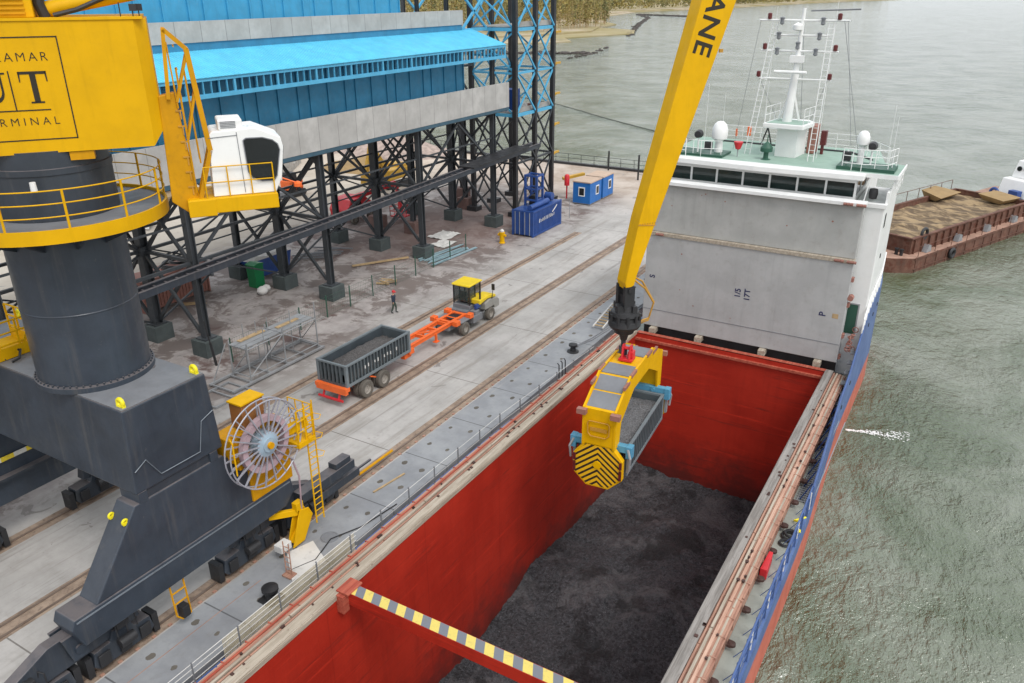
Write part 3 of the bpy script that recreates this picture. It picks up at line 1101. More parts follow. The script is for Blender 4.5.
b.box(-47.2, -44.2, 75, 76.6, 10.83, 12.9)
b.lathe([(.7, 0), (.7, 2.2), (.4, 2.6)], (-45.2, 74.3, 10.83), 14)
b.build('drive_unit', 'blued', tw)
b = MB()
for q in ((-43.6, 78.2), (-43.7, 79.2), (-44.2, 80.2)):
    b.box(q[0] - .4, q[0] + .4, q[1] - .35, q[1] + .35, 10.83, 11.25)
b.build('crate', 'rustc', tw)
for z in (5.4, 8.6, 11.9, 15.1, 18.3):
    b = MB()
    b.box(-43.0, -42.8, 81.73, 83.2, z - .11, z + .11)
    b.prism([(81.73, z - .4), (81.73, z - .11), (82.5, z - .11)], 'x', -42.94, -42.86)
    b.build('cable_bracket', 'crate', tw)
# long twin channel bridge carried in front of the legs
cb = thing('cable_bridge', 'long dark steel walkway of two channels with rungs sloping along the trestle legs', 'walkway', (-41.9, 48, 0))
def zb(y): return 5.85 + (y - 20) * .0265
for xx in (-41.35, -42.35):
    b = MB()
    b.bar((xx, -4, zb(-4)), (xx, 76, zb(76)), .1, .42)
    b.bar((xx - .1 * (1 if xx < -42 else -1) * -1, -4, zb(-4) + .2), (xx, 76, zb(76) + .2), .24, .06)
    b.build('channel', 'navyd', cb)
b = MB()
y = -3.5
while y < 75.5:
    b.bar((-41.42, y, zb(y)), (-42.28, y, zb(y)), .14, .06)
    y += .82
pieces(b, 'rung', 'navyd', cb)
for y in BENTS[1:]:
    b = MB()
    b.bar((-42.6, y, zb(y) - .28), (-41.2, y, zb(y) - .28), .16)
    b.bar((-42.6, y, zb(y) - 1.2), (-41.5, y, zb(y) - .3), .1)
    b.build('bracket', 'post', cb)
b = MB()
b.bar((-41.85, 62.5, zb(62.5) + .3), (-41.85, 73, zb(73) + .34), 1.7, .12)
b.build('deck_plate', 'black', cb)

# ================================================================ HARBOUR CRANE
AX = Vector((-26.9, 15.2, 0))
DA = math.atan2(.795, .606)
CT = Matrix.Translation(AX) @ Matrix.Rotation(DA, 4, 'Z')     # upper works: x along the boom, y to its left
cr = thing('harbour_crane', 'huge portal crane with yellow machine house on a dark slate column and legs', 'crane', (-29, 15.2, 0))
# portal
b = MB()
b.prism([(13.58, 9.65), (13.45, 6.4), (17.25, 6.4), (17.02, 9.65)], 'x', -34.9, -23.2)
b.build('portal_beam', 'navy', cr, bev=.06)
b = MB()
b.box(-34.85, -23.25, 13.62, 16.98, 9.655, 9.675)
b.build('portal_deck', 'plate', cr)
b = MB()
b.prism([(-25.9 + .75 * math.cos(a * .5236), 16.35 + .3 * math.sin(a * .5236)) for a in range(12)], 'z', 9.66, 9.684)
b.build('oil_patch', 'navyd', cr)
for xs, sg in ((-23.7, 1), (-34.4, -1)):
    b = MB()
    b.prism([(11.2, 3.25), (20.0, 3.25), (17.15, 6.05), (13.3, 6.05)], 'x', xs - .5, xs + .5)
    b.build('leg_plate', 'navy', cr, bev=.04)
    b = MB()
    b.box(xs - .42, xs + .42, 13.7, 16.8, 6.0, 6.42)
    b.build('neck', 'navyd', cr)
    for yy in (13.5, 16.6):
        b = MB()
        b.box(xs - .52, xs + .52, yy, yy + .35, 6.04, 6.42)
        b.build('neck_flange', 'navy', cr)
    b = MB()
    b.prism([(10.35, 3.26), (10.2, 2.9), (10.5, 2.05), (19.9, 2.05), (20.4, 2.6), (20.3, 3.26)], 'x', xs - .55, xs + .55)
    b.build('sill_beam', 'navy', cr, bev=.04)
    b = MB()
    b.box(xs + sg * .565 - .02, xs + sg * .565 + .02, 10.4, 20.2, 3.10, 3.15)
    b.build('sill_flange', 'seam', cr)
    # yellow lifting lugs
    for xx in (xs - .38, xs + .38):
        b = MB()
        b.ring((xx, 12.9, 5.6), .095, .045, 'x', 16, 8)
        b.box(xx - .06, xx + .06, 12.8, 13.1, 5.5, 5.6)
        b.build('lifting_lug', 'lug', cr, smooth=True)
for xx in (-23.5, -34.6):
    for yy in (13.8, 16.8):
        b = MB()
        b.ring((xx, yy, 9.83), .14, .07, 'y', 16, 8)
        b.box(xx - .18, xx + .18, yy - .06, yy + .06, 9.66, 9.76)
        b.build('lifting_lug', 'lug', cr, smooth=True)
# hose lying on the portal, doubler outlines on the end plate
b = MB()
b.path([(-30.6, 13.9, 9.72), (-30.9, 14.3, 9.9), (-30.5, 14.5, 9.95), (-30.1, 14.2, 9.8), (-30.2, 13.95, 9.72)], .05, 6)
b.build('hose', 'black', cr, smooth=True)
b = MB()
b.path([(-23.16, 13.56, 7.3), (-23.18, 14.05, 7.55), (-23.14, 14.5, 6.75), (-23.14, 16.2, 6.75), (-23.18, 16.5, 7.9), (-23.18, 17.06, 8.1)], .022, 4)
b.build('weld_seam', 'seam', cr)
# bogies on the rails
def bogie(xc, y0, y1, par, sd):
    b = MB()
    L = y1 - y0
    b.prism([(y0, .45), (y0 + .1, 1.0), (y0 + L * .3, 1.05), (y0 + L * .36, 1.42), (y0 + L * .64, 1.42), (y0 + L * .7, 1.05), (y1 - .1, 1.0), (y1, .45), (y1 - .2, .22), (y0 + .2, .22)], 'x', xc - .32, xc + .32)
    o = b.build('bogie', 'navyd', par, bev=.025)
    for k in range(3):
        yy = y0 + L * (.16 + .34 * k)
        q = MB()
        q.lathe([(.02, -.1), (.31, -.1), (.36, -.13), (.36, .13), (.31, .1), (.02, .1)], (xc, yy, .40), 18, axis='x')
        q.build('wheel', 'rail', o, smooth=True)
    q = MB()
    for k in range(3):
        yy = y0 + L * (.16 + .34 * k)
        q.box(xc + sd * .34, xc + sd * .42, yy - .22, yy + .22, .3, .85)
    q.box(xc + sd * .1, xc + sd * .5, y0 + L * .4, y0 + L * .6, 1.43, 1.78)
    q.lathe([(.02, 0), (.2, 0), (.2, .62), (.02, .62)], (xc + sd * .62, y0 + L * .36, .98), 14, axis='y')
    pieces(q, 'axle_box', 'black', o, smooth=True, bev=.02)
    q = MB()
    for e in (y0 - .26, y1 - .02):
        q.box(xc - .3, xc + .3, e, e + .24, .1, .95)
    pieces(q, 'rail_guard', 'black', o)
    q = MB()
    for e in (.34, .5, .66):
        pts = [(xc + sd * .2, y0 + L * e, 1.42), (xc + sd * .25, y0 + L * e + .05, 1.8), (xc + sd * .45, y0 + L * e + .12, 1.75), (xc + sd * .55, y0 + L * e + .1, 1.2)]
        q.path(pts, .03, 5)
    pieces(q, 'hose', 'black', o, smooth=True)
for xs, xr, sg in ((-23.7, -24.05, 1), (-34.4, -34.15, -1)):
    for yc in (10.5, 19.9):
        b = MB()
        b.prism([(yc - 2.6, 1.28), (yc - 2.5, 1.72), (yc - .9, 2.36), (yc + .9, 2.36), (yc + 2.3, 1.72), (yc + 2.4, 1.28), (yc + 1.6, 1.12), (yc - 1.6, 1.12)], 'x', xr - .24, xr + .24)
        b.build('equaliser', 'navyd', cr, bev=.03)
        b = MB()
        for sx in (-.42, .3):
            b.prism([(yc - .5, 2.4), (yc + .5, 2.4), (yc + .28, 1.35), (yc - .28, 1.35)], 'x', xr + sx, xr + sx + .12)
        b.lathe([(.17, -.5), (.17, .5)], (xr, yc, 1.75), 14, axis='x')
        b.build('pivot_bracket', 'navy', cr, smooth=True)
        bogie(xr, yc - 3.5 + (.3 if yc > 15 else 0), yc - .35, cr, 1)
        bogie(xr, yc + .35, yc + 3.5 - (.7 if yc < 15 else 0), cr, 1)
# extra drive and buffer at the shipside far end, ladder foot and yellow rail stop
b = MB()
b.box(-23.85, -23.25, 20.9, 24.4, 1.5, 1.95)
b.box(-23.8, -23.3, 23.2, 24.2, 1.95, 2.25)
b.box(-23.75, -23.45, 21.0, 24.9, .75, 1.15)
b.tube((-23.6, 24.9, 1.0), (-23.6, 25.9, 1.0), .07, 8)
b.build('drive_beam', 'navyd', cr, bev=.02)
b = MB()
b.tube((-23.6, 25.0, .62), (-23.6, 27.6, .62), .07, 8)
b.build('rail_sweep', 'yellow2', cr)
b = MB()
for s in (-.16, .16):
    b.prism([(19.6, .12), (20.3, .12), (20.95, 1.15), (20.75, 1.6), (20.25, 1.75), (20.05, 1.35)], 'x', -22.95 + s - .03, -22.95 + s + .03)
b.bar((-22.95, 20.25, 1.6), (-23.6, 19.2, 1.75), .2, .3)
b.bar((-22.95, 20.7, 1.2), (-22.95, 19.75, .25), .3, .14)
b.box(-23.1, -22.8, 20.1, 20.5, 1.72, 2.1)
b.build('storm_anchor', 'yellow', cr, bev=.02)
b = MB()
b.box(-22.95, -22.5, 18.7, 19.3, .5, .85)
b.build('lamp_box', 'bag', cr, bev=.03)
# yellow frame hung under the sill with a floodlight
b = MB()
for yy in (13.95, 14.55):
    b.tube((-23.3, yy, 2.05), (-23.2, yy, .6), .04, 6)
for z in (1.6, 1.1):
    b.tube((-23.25, 13.95, z), (-23.25, 14.55, z), .035, 6)
b.path([(-23.2, 14.55, .6), (-23.1, 14.5, .45), (-23.1, 14.1, .42), (-23.2, 13.95, .6)], .035, 6)
b.build('hanging_frame', 'yellow2', cr)
b = MB()
b.box(-23.35, -23.0, 14.1, 14.42, .45, .95)
b.build('floodlight', 'black', cr, bev=.02)
# warning stripe walkway on the landside sill
b = MB()
b.box(-33.82, -33.78, 8.0, 17.2, 4.05, 4.25)
b.build('warning_rail', 'hazard2', cr)
b = MB()
b.box(-33.86, -33.5, 8.0, 17.2, 3.3, 3.42)
b.build('walkway', 'navyd', cr)
# column, slewing platform
b = MB()
b.lathe([(2.02, 9.67), (2.02, 9.86), (1.9, 9.9), (1.9, 12.46), (1.915, 12.48), (1.915, 12.51), (1.9, 12.53), (1.9, 15.45)], (AX.x, AX.y, 0), 72)
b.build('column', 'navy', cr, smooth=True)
b = MB()
for k in range(56):
    a = 2 * math.pi * k / 56
    b.tube((AX.x + 1.96 * math.cos(a), AX.y + 1.96 * math.sin(a), 9.86), (AX.x + 1.96 * math.cos(a), AX.y + 1.96 * math.sin(a), 9.95), .035, 6)
pieces(b, 'flange_bolt', 'navyd', cr)
b = MB()
for k in range(12):
    a = 2 * math.pi * (k + .3) / 12
    st = len(b.v)
    b.prism([(1.88, 14.75), (1.88, 15.45), (3.2, 15.45), (3.2, 15.32)], 'y', -.05, .05)
    b.xf(Matrix.Translation(AX) @ Matrix.Rotation(a, 4, 'Z'), st)
pieces(b, 'platform_gusset', 'navyd', cr)
b = MB()
b.lathe([(1.6, 15.45), (3.38, 15.45), (3.38, 15.75), (1.6, 15.75)], (AX.x, AX.y, 0), 72)
b.build('slewing_platform', 'plate', cr, smooth=True)
b = MB()
b.lathe([(3.385, 15.42), (3.46, 15.42), (3.46, 15.86), (3.385, 15.86), (3.385, 15.42)], (AX.x, AX.y, 0), 72)
b.build('platform_edge', 'yellow', cr, smooth=True)
b = MB()
for z in (16.25, 16.65, 17.05):
    b.ring((AX.x, AX.y, z), 3.42, .022, n=64, k=6)
b.build('platform_rail', 'yellow', cr, smooth=True)
b = MB()
for k in range(12):
    a = 2 * math.pi * (k + .12) / 12
    b.box(-.0, .0001, 0, .0001, 0, .0001) if False else None
    b.tube((AX.x + 3.42 * math.cos(a), AX.y + 3.42 * math.sin(a), 15.8), (AX.x + 3.42 * math.cos(a), AX.y + 3.42 * math.sin(a), 17.06), .04, 8)
pieces(b, 'platform_post', 'yellow', cr)
b = MB()
b.lathe([(1.92, 15.76), (1.92, 17.2), (1.96, 17.22), (1.96, 17.4), (1.9, 17.42), (1.9, 17.95)], (AX.x, AX.y, 0), 64)
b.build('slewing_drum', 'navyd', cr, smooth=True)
b = MB()
b.xf(CT)
b.box(.9, 1.6, -1.75, -1.3, 17.62, 17.88)
b.xf(CT)
b.build('slewing_motor', 'yellow2', cr)
b = MB()
b.lathe([(.1, 0), (.09, .28)], (-25.2, 13.62, 16.85), 10)
b.build('sensor', 'white', cr)
# machine house
b = MB()
A = [(-5.6, 17.9), (3.38, 17.9), (3.42, 17.92), (3.42, 21.72), (-5.6, 21.72)]
B = [(-5.6, 17.9), (3.38, 17.9), (3.78, 18.4), (3.78, 21.72), (-5.6, 21.72)]
rings = [(A, -1.8), (B, -1.42), (B, 1.42), (A, 1.8)]
vs = [(p[0], y, p[1]) for pl, y in rings for p in pl]
fs = [(0, 1, 2, 3, 4), (15, 16, 17, 18, 19)]
for i in range(3):
    for k in range(5):
        l = (k + 1) % 5
        fs.append((i * 5 + k, i * 5 + l, i * 5 + 5 + l, i * 5 + 5 + k))
b.add(vs, fs)
b.xf(CT)
house = b.build('machine_house', 'yellow', cr)
def ln(b, p, q, w_=.035):
    b.bar((p[0], -1.806, p[1]), (q[0], -1.806, q[1]), .012, w_, up=(0, 0, 1)) if abs(p[1] - q[1]) < 1e-6 else b.bar((p[0], -1.806, p[1]), (q[0], -1.806, q[1]), w_, .012, up=(0, 1, 0))
b = MB()
for p, q in (((-1.72, 21.28), (1.24, 21.28)), ((-1.72, 18.32), (1.24, 18.32)), ((-1.72, 18.3), (-1.72, 21.3)), ((1.24, 18.3), (1.24, 21.3)), ((-.24, 19.22), (-.24, 20.35)), ((-1.15, 19.2), (.68, 19.2))):
    ln(b, p, q)
# serif letters U and T built from strokes
def stroke(b, s0, s1, z0, z1): b.box(s0, s1, -1.812, -1.80, z0, z1)
stroke(b, .30, .46, 19.42, 20.28)
stroke(b, .0, .76, 20.24, 20.32)
for s in (.0, .72): b.prism([(s, 20.32), (s, 20.02), (s + .03, 20.02), (s + .05, 20.32)] if s < .1 else [(s + .04, 20.32), (s + .04, 20.02), (s + .01, 20.02), (s - .01, 20.32)], 'y', -1.812, -1.80)
stroke(b, .2, .56, 19.40, 19.45)
stroke(b, -1.16, -.84, 20.26, 20.31)
stroke(b, -.62, -.34, 20.26, 20.31)
stroke(b, -1.07, -.93, 19.75, 20.28)
stroke(b, -.51, -.45, 19.75, 20.28)
for k in range(10):
    a0, a1 = math.pi + math.pi * k / 10, math.pi + math.pi * (k + 1) / 10
    cx, cz = -.76, 19.75
    ro, ri = .31, .20
    b.prism([(cx + ro * math.cos(a0), cz + ro * 1.05 * math.sin(a0)), (cx + ro * math.cos(a1), cz + ro * 1.05 * math.sin(a1)), (cx + (ri + .05 * (k / 10)) * math.cos(a1), cz + ri * 1.1 * math.sin(a1)), (cx + (ri + .05 * (k / 10)) * math.cos(a0), cz + ri * 1.1 * math.sin(a0))], 'y', -1.812, -1.80)
b.xf(CT)
b.build('logo_frame', 'ink', house)
def sidemat(s, z): return CT @ frame4((s, -1.806, z), (1, 0, 0), (0, 0, 1))
text('ULTRAMAR', .36, 'ink', house, sidemat(-.24, 20.72), .004, -.004, spacing=1.35)
text('TERMINAL', .33, 'ink', house, sidemat(-.24, 18.86), .004, -.003, spacing=1.55)
b = MB()
b.box(-5.6, 3.7, -1.84, 1.84, 21.725, 21.80)
b.xf(CT)
b.build('roof_plate', 'yellow', cr)
b = MB()
b.box(-5.2, .75, -1.5, 1.0, 21.80, 22.9)
b.xf(CT)
eng = b.build('engine_cowl', 'yellow', cr, bev=.03)
b = MB()
for k in range(7):
    b.box(-1.5, .55, -1.56, -1.505, 21.9 + .13 * k, 21.96 + .13 * k)
    b.box(-4.2, -2.0, -1.56, -1.505, 21.9 + .13 * k, 21.96 + .13 * k)
b.xf(CT)
b.build('louvre', 'yellow2', eng)
b = MB()
for k in range(9):
    a = k * math.pi / 8
    pass
b.path([(1.0, -1.1, 21.8), (.9, -1.15, 22.2), (1.05, -1.1, 22.7), (1.5, -1.0, 22.9)], .16, 10)
b.path([(1.25, -1.3, 21.85), (1.9, -1.3, 22.0), (3.0, -1.2, 22.45)], .07, 8)
b.xf(CT)
b.build('hydraulic_hose', 'black', cr, smooth=True)
b = MB()
for s, w_ in ((3.45, -1.5), (3.62, -1.2)):
    b.box(s - .08, s + .12, w_ - .12, w_ + .12, 21.95, 22.15)
    b.tube((s, w_, 21.78), (s, w_, 22.0), .02, 6)
b.tube((3.1, -1.6, 21.8), (3.1, -1.6, 22.2), .02, 6)
b.xf(CT)
b.build('floodlight', 'black', cr)
# access mast, bracket and frames beside the house
b = MB()
b.prism([(3.62, 15.95), (3.75, 19.4), (4.25, 19.5), (4.55, 15.55), (4.2, 15.45)], 'y', -1.5, -1.1)
b.xf(CT)
b.build('cab_bracket', 'yellow2', cr, bev=.03)
b = MB()
for p in (16.4, 16.9, 17.4, 17.9, 18.4, 18.9):
    b.box(4.2, 4.45, -1.53, -1.50, p, p + .05)
    b.box(4.32, 4.36, -1.53, -1.50, p - .25, p)
b.xf(CT)
pieces(b, 'bracket_rung', 'hose', cr)
b = MB()
for w_ in (-1.55, -.75):
    b.bar((4.05, w_, 19.3), (4.22, w_, 21.4), .12)
    b.bar((4.22, w_, 21.4), (4.82, w_, 20.8), .12)
    b.bar((4.82, w_, 20.8), (5.08, w_, 17.6), .16)
    b.bar((5.08, w_, 17.6), (4.55, w_, 16.0), .14)
    b.bar((4.3, w_, 19.2), (4.78, w_, 20.6), .08)
    b.bar((4.42, w_, 17.9), (4.92, w_, 19.6), .07)
    b.tube((4.45, w_, 16.2), (4.42, w_, 20.2), .035, 6)
    b.tube((4.72, w_, 17.2), (4.66, w_, 20.2), .03, 6)
    b.tube((4.3, w_, 19.0), (4.25, w_, 21.0), .03, 6)
for z in (16.6, 17.5, 18.4, 19.3, 20.2, 20.9):
    b.tube((4.45, -1.55, z), (4.45, -.75, z), .025, 6)
b.bar((4.22, -1.55, 21.4), (4.22, -.75, 21.4), .1)
b.bar((4.82, -1.55, 20.8), (4.82, -.75, 20.8), .1)
b.xf(CT)
b.build('ladder_cage', 'yellow2', cr)
b = MB()
b.box(4.15, 7.08, -1.8, .3, 15.5, 16.02)
b.box(4.1, 5.0, -1.82, .2, 15.42, 16.0)
b.xf(CT)
b.build('cab_platform', 'yellow', cr, bev=.03)
b = MB()
railing(b, [(4.75, -1.74, 16.02), (7.0, -1.74, 16.02), (7.0, .2, 16.02)], 1.05, .025, 2, .75)
b.xf(CT)
b.build('cab_railing', 'yellow', cr)
b = MB()
cab = [(4.98, 16.03), (5.08, 18.08), (5.2, 18.2), (6.6, 18.26), (7.4, 17.9), (7.46, 17.55), (7.3, 16.5), (7.05, 16.03)]
b.prism(cab, 'y', -1.62, .05)
b.xf(CT)
cabo = b.build('operator_cab', 'whiteb', cr, bev=.03)
b = MB()
win = [(6.16, 17.86), (6.2, 16.8), (6.32, 16.58), (6.62, 16.45), (7.02, 16.44), (7.14, 16.6), (7.33, 17.48), (7.28, 17.68), (7.12, 17.82), (6.8, 17.92), (6.26, 17.93)]
b.prism(win, 'y', -1.645, -1.615)
b.xf(CT)
b.build('side_window', 'glassd', cabo)
b = MB()
for k in range(len(win)):
    p, q = win[k], win[(k + 1) % len(win)]
    b.bar((p[0], -1.648, p[1]), (q[0], -1.648, q[1]), .03, .03, up=(0, 1, 0))
b.bar((6.02, -1.63, 16.1), (5.98, -1.63, 18.15), .02, .02, up=(0, 1, 0))
b.bar((5.06, -1.63, 18.0), (6.0, -1.63, 18.05), .02, .02, up=(0, 1, 0))
b.xf(CT)
b.build('window_seal', 'plate', cabo)
b = MB()
b.add([(7.44, -1.45, 17.55), (7.44, -.12, 17.55), (7.28, -.12, 16.5), (7.28, -1.45, 16.5), (7.49, -1.45, 17.55), (7.49, -.12, 17.55), (7.33, -.12, 16.5), (7.33, -1.45, 16.5)], [(0, 1, 2, 3), (7, 6, 5, 4), (0, 4, 5, 1), (1, 5, 6, 2), (2, 6, 7, 3), (3, 7, 4, 0)])
b.xf(CT)
b.build('front_window', 'glassd', cabo)
b = MB()
b.box(5.42, 6.22, -1.5, -.3, 18.2, 18.56)
b.xf(CT)
b.build('air_conditioner', 'white', cabo, bev=.06)
b = MB()
for k in range(5):
    b.box(5.5, 6.0, -1.52, -1.495, 18.28 + .05 * k, 18.3 + .05 * k)
b.xf(CT)
b.build('vent', 'plate', cabo)
b = MB()
b.tube((7.3, -1.7, 16.5), (7.75, -1.7, 16.3), .03, 6)
b.lathe([(.02, 0), (.14, .02), (.14, .14), (.05, .2)], (7.8, -1.7, 16.15), 10)
b.xf(CT)
b.build('work_lamp', 'orange', cr)
# boom, lift cylinder and stick (the boom itself passes above the picture)
def tapered(pts, y0, y1):
    """pts: list of (s_in, z_in, s_out, z_out) sections"""
    bb = MB()
    vs, fs = [], []
    for a, za, c, zc in pts:
        vs += [(a, y0, za), (c, y0, zc), (c, y1, zc), (a, y1, za)]
    n = len(pts)
    for i in range(n - 1):
        for k in range(4):
            l = (k + 1) % 4
            fs.append((i * 4 + k, i * 4 + l, i * 4 + 4 + l, i * 4 + 4 + k))
    fs += [(0, 1, 2, 3), tuple(4 * n - 4 + k for k in range(4))]
    return bb.add(vs, fs)
b = tapered([(1.2, 23.4, 1.2, 22.7), (9, 26.0, 9.6, 24.5), (19, 28.6, 19.4, 27.2), (28.6, 29.4, 28.4, 28.5)], -.55, .55)
b.xf(CT)
b.build('boom', 'yellow', cr, bev=.04)
b = MB()
for w_ in (-.9, .9):
    b.tube((.9, w_, 21.98), (5.5, w_, 22.85), .24, 14)
    b.tube((5.5, w_, 22.85), (11, w_, 24.9), .13, 12)
b.xf(CT)
b.build('lift_cylinder', 'yellow', cr, smooth=True)
b = tapered([(22.16, 9.75, 22.58, 9.95), (22.1, 10.1, 22.68, 10.4), (22.66, 13.05, 23.54, 12.95), (24.98, 22.05, 26.7, 22.05), (26.3, 27.2, 28.4, 27.0), (27.3, 29.0, 28.6, 29.0)], -.4, .4)
b.xf(CT)
stick = b.build('stick', 'yellow', cr, bev=.035)
b = MB()
for f in (.0,):
    b.bar((22.6, -.41, 12.8), (23.5, -.41, 12.72), .02, .05)
    for k in range(7):
        b.box(22.66 + .13 * k, 22.7 + .13 * k, -.425, -.40, 12.82, 12.86)
    b.box(26.05, 26.22, -.46, -.38, 20.0, 20.14)
b.xf(CT)
pieces(b, 'stick_bolt', 'hose', stick)
# lettering runs down the side of the stick
dirv = Vector((24.0 - 25.6, 0, 18.0 - 23.7)).normalized()
side = Vector((-dirv.z, 0, dirv.x))
if side.x < 0: side = -side
ctr = Vector((25.66, -.405, 21.95))
mt = CT @ Matrix(((dirv.x, side.x, 0, ctr.x), (0, 0, -1, ctr.y), (dirv.z, side.z, 0, ctr.z), (0, 0, 0, 1)))
text('CRANE', 1.24, 'ink', stick, mt, .004, .022, spacing=1.08)
b = MB()
b.path([(22.6, -.3, 10.2), (23.2, -.35, 9.7), (23.75, -.3, 8.9), (23.6, -.2, 8.1), (22.9, -.1, 7.9)], .045, 8)
b.path([(22.6, .2, 10.3), (23.3, .1, 9.9), (23.95, 0, 8.8), (23.7, 0, 7.9), (23.0, 0, 7.75)], .045, 8)
b.xf(CT)
b.build('rotator_hose', 'hose', cr, smooth=True)
b = MB()
for w_ in (-.33, .33):
    b.box(22.1, 22.62, w_ - .1, w_ + .1, 8.7, 9.9)
b.tube((22.36, -.5, 9.75), (22.36, .5, 9.75), .13, 12)
b.box(22.2, 22.55, -.22, .22, 8.6, 9.4)
b.xf(CT)
b.build('rotator_link', 'black', cr)
b = MB()
b.lathe([(.28, 8.95), (.46, 8.9), (.5, 8.66), (.66, 8.6), (.7, 8.42), (.6, 8.34), (.62, 8.2), (.74, 8.14), (.78, 7.92), (.7, 7.78), (.52, 7.7), (.46, 7.5), (.24, 7.4), (.16, 7.1)], (22.4, 0, 0), 32)
for k in range(10):
    a = 2 * math.pi * k / 10
    b.tube((22.4 + .7 * math.cos(a), .7 * math.sin(a), 7.9), (22.4 + .7 * math.cos(a), .7 * math.sin(a), 8.5), .075, 8)
for k in range(4):
    a = math.pi / 2 * k + .4
    b.box(22.4 + .5 * math.cos(a) - .12, 22.4 + .5 * math.cos(a) + .12, .5 * math.sin(a) - .12, .5 * math.sin(a) + .12, 8.6, 8.95)
b.xf(CT)
b.build('rotator', 'black', cr, smooth=True)
b = MB()
b.tube((22.4, 0, 7.2), (22.4, 0, 6.5), .12, 10)
b.box(22.28, 22.52, -.2, .2, 6.35, 6.75)
b.xf(CT)
b.build('hook_link', 'navyd', cr)
# cable reel on the shipside leg
rc = Vector((-22.55, 18.7, 6.0))
b = MB()
b.box(-23.15, -22.85, 17.6, 19.8, 5.2, 6.7)
b.box(-23.6, -23.1, 18.2, 20.4, 3.3, 5.6)
b.box(-24.0, -22.9, 17.4, 18.6, 5.6, 6.6)
reelb = b.build('reel_stand', 'yellow2', cr, bev=.03)
b = MB()
b.box(-23.7, -23.0, 18.2, 19.3, 6.7, 7.75)
b.build('reel_cabinet', 'box', cr, bev=.03)
b = MB()
b.box(-23.75, -22.95, 18.15, 19.35, 7.76, 7.82)
b.build('cabinet_lid', 'yellow', cr)
b = MB()
for dx in (-.16, .16):
    b.ring((rc.x + dx, rc.y, rc.z), 1.84, .032, 'x', 56, 6)
reel = b.build('cable_reel', 'reel', cr, smooth=True)
b = MB()
for dx in (-.16, .16):
    for k in range(20):
        a = 2 * math.pi * k / 20 + (.1 if dx > 0 else 0)
        b.bar((rc.x + dx * 1.2, rc.y + .3 * math.cos(a), rc.z + .3 * math.sin(a)), (rc.x + dx, rc.y + 1.84 * math.cos(a), rc.z + 1.84 * math.sin(a)), .045, .06, up=(1, 0, 0))
b.build('spokes', 'reel', reel)
b = MB()
b.lathe([(.95, -.13), (1.2, -.13), (1.2, .13), (.95, .13), (.95, -.13)], tuple(rc), 48, axis='x')
b.build('wound_cable', 'pinkr', reel, smooth=True)
b = MB()
b.lathe([(.05, -.3), (.52, -.3), (.52, .2), (.3, .26), (.3, .3), (.05, .3)], tuple(rc), 32, axis='x')
b.build('hub', 'lblue', reel, smooth=True)
b = MB()
b.lathe([(.02, .3), (.14, .3), (.14, .42), (.02, .42)], tuple(rc), 16, axis='x')
b.build('hub_cap', 'yellow2', reel, smooth=True)
b = MB()
b.path([(rc.x + .05, 19.9, 4.7), (-22.5, 20.2, 3.6), (-22.75, 20.35, 2.2), (-22.85, 20.4, 1.6)], .04, 6)
b.build('feed_cable', 'pinkr', cr, smooth=True)
# yellow platform and ladder beside the reel
b = MB()
b.box(-23.6, -22.2, 20.15, 21.1, 5.05, 5.25)
b.bar((-23.2, 19.0, 5.6), (-22.4, 20.9, 6.0), .3, .35)
railing(b, [(-22.25, 20.2, 5.25), (-22.25, 21.05, 5.25), (-23.55, 21.05, 5.25)], 1.5, .03, 3, .45)
b.build('reel_platform', 'yellow', cr)
b = MB()
p0, p1 = Vector((-22.25, 20.9, 6.9)), Vector((-22.55, 21.15, .75))
for dy in (-.23, .23):
    b.tube(p0 + Vector((0, dy, 0)), p1 + Vector((0, dy, 0)), .035, 6)
for k in range(1, 20):
    q = p0.lerp(p1, k / 20)
    b.tube(q + Vector((0, -.23, 0)), q + Vector((0, .23, 0)), .022, 6)
for k in (2, 5, 8):
    q = p0.lerp(p1, k / 20)
    b.path([q + Vector((0, -.23, 0)), q + Vector((.4, -.3, 0)), q + Vector((.6, 0, 0)), q + Vector((.4, .3, 0)), q + Vector((0, .23, 0))], .018, 5)
b.build('ladder', 'yellow', cr)
b = MB()
b.tube((-22.3, 17.0, 5.5), (-22.3, 17.0, 6.9), .03, 6)
b.tube((-22.3, 17.0, 6.9), (-22.9, 17.3, 6.9), .03, 6)
b.tube((-22.3, 17.0, 6.2), (-22.9, 17.3, 6.2), .03, 6)
b.build('handrail', 'yellow', cr)
# yellow stair on the landside of the portal
b = MB()
b.box(-32.6, -30.6, 11.6, 15.35, 9.7, 9.8)
b.box(-30.66, -30.58, 11.6, 15.4, 9.7, 10.15)
b.box(-32.6, -30.6, 15.32, 15.4, 9.7, 10.15)
railing(b, [(-30.62, 11.6, 9.8), (-30.62, 15.35, 9.8), (-32.6, 15.35, 9.8)], 1.35, .045, 3, .7)
b.bar((-30.62, 14.6, 9.9), (-30.62, 15.3, 11.1), .05, .1)
b.build('stair_landing', 'yellow', cr)

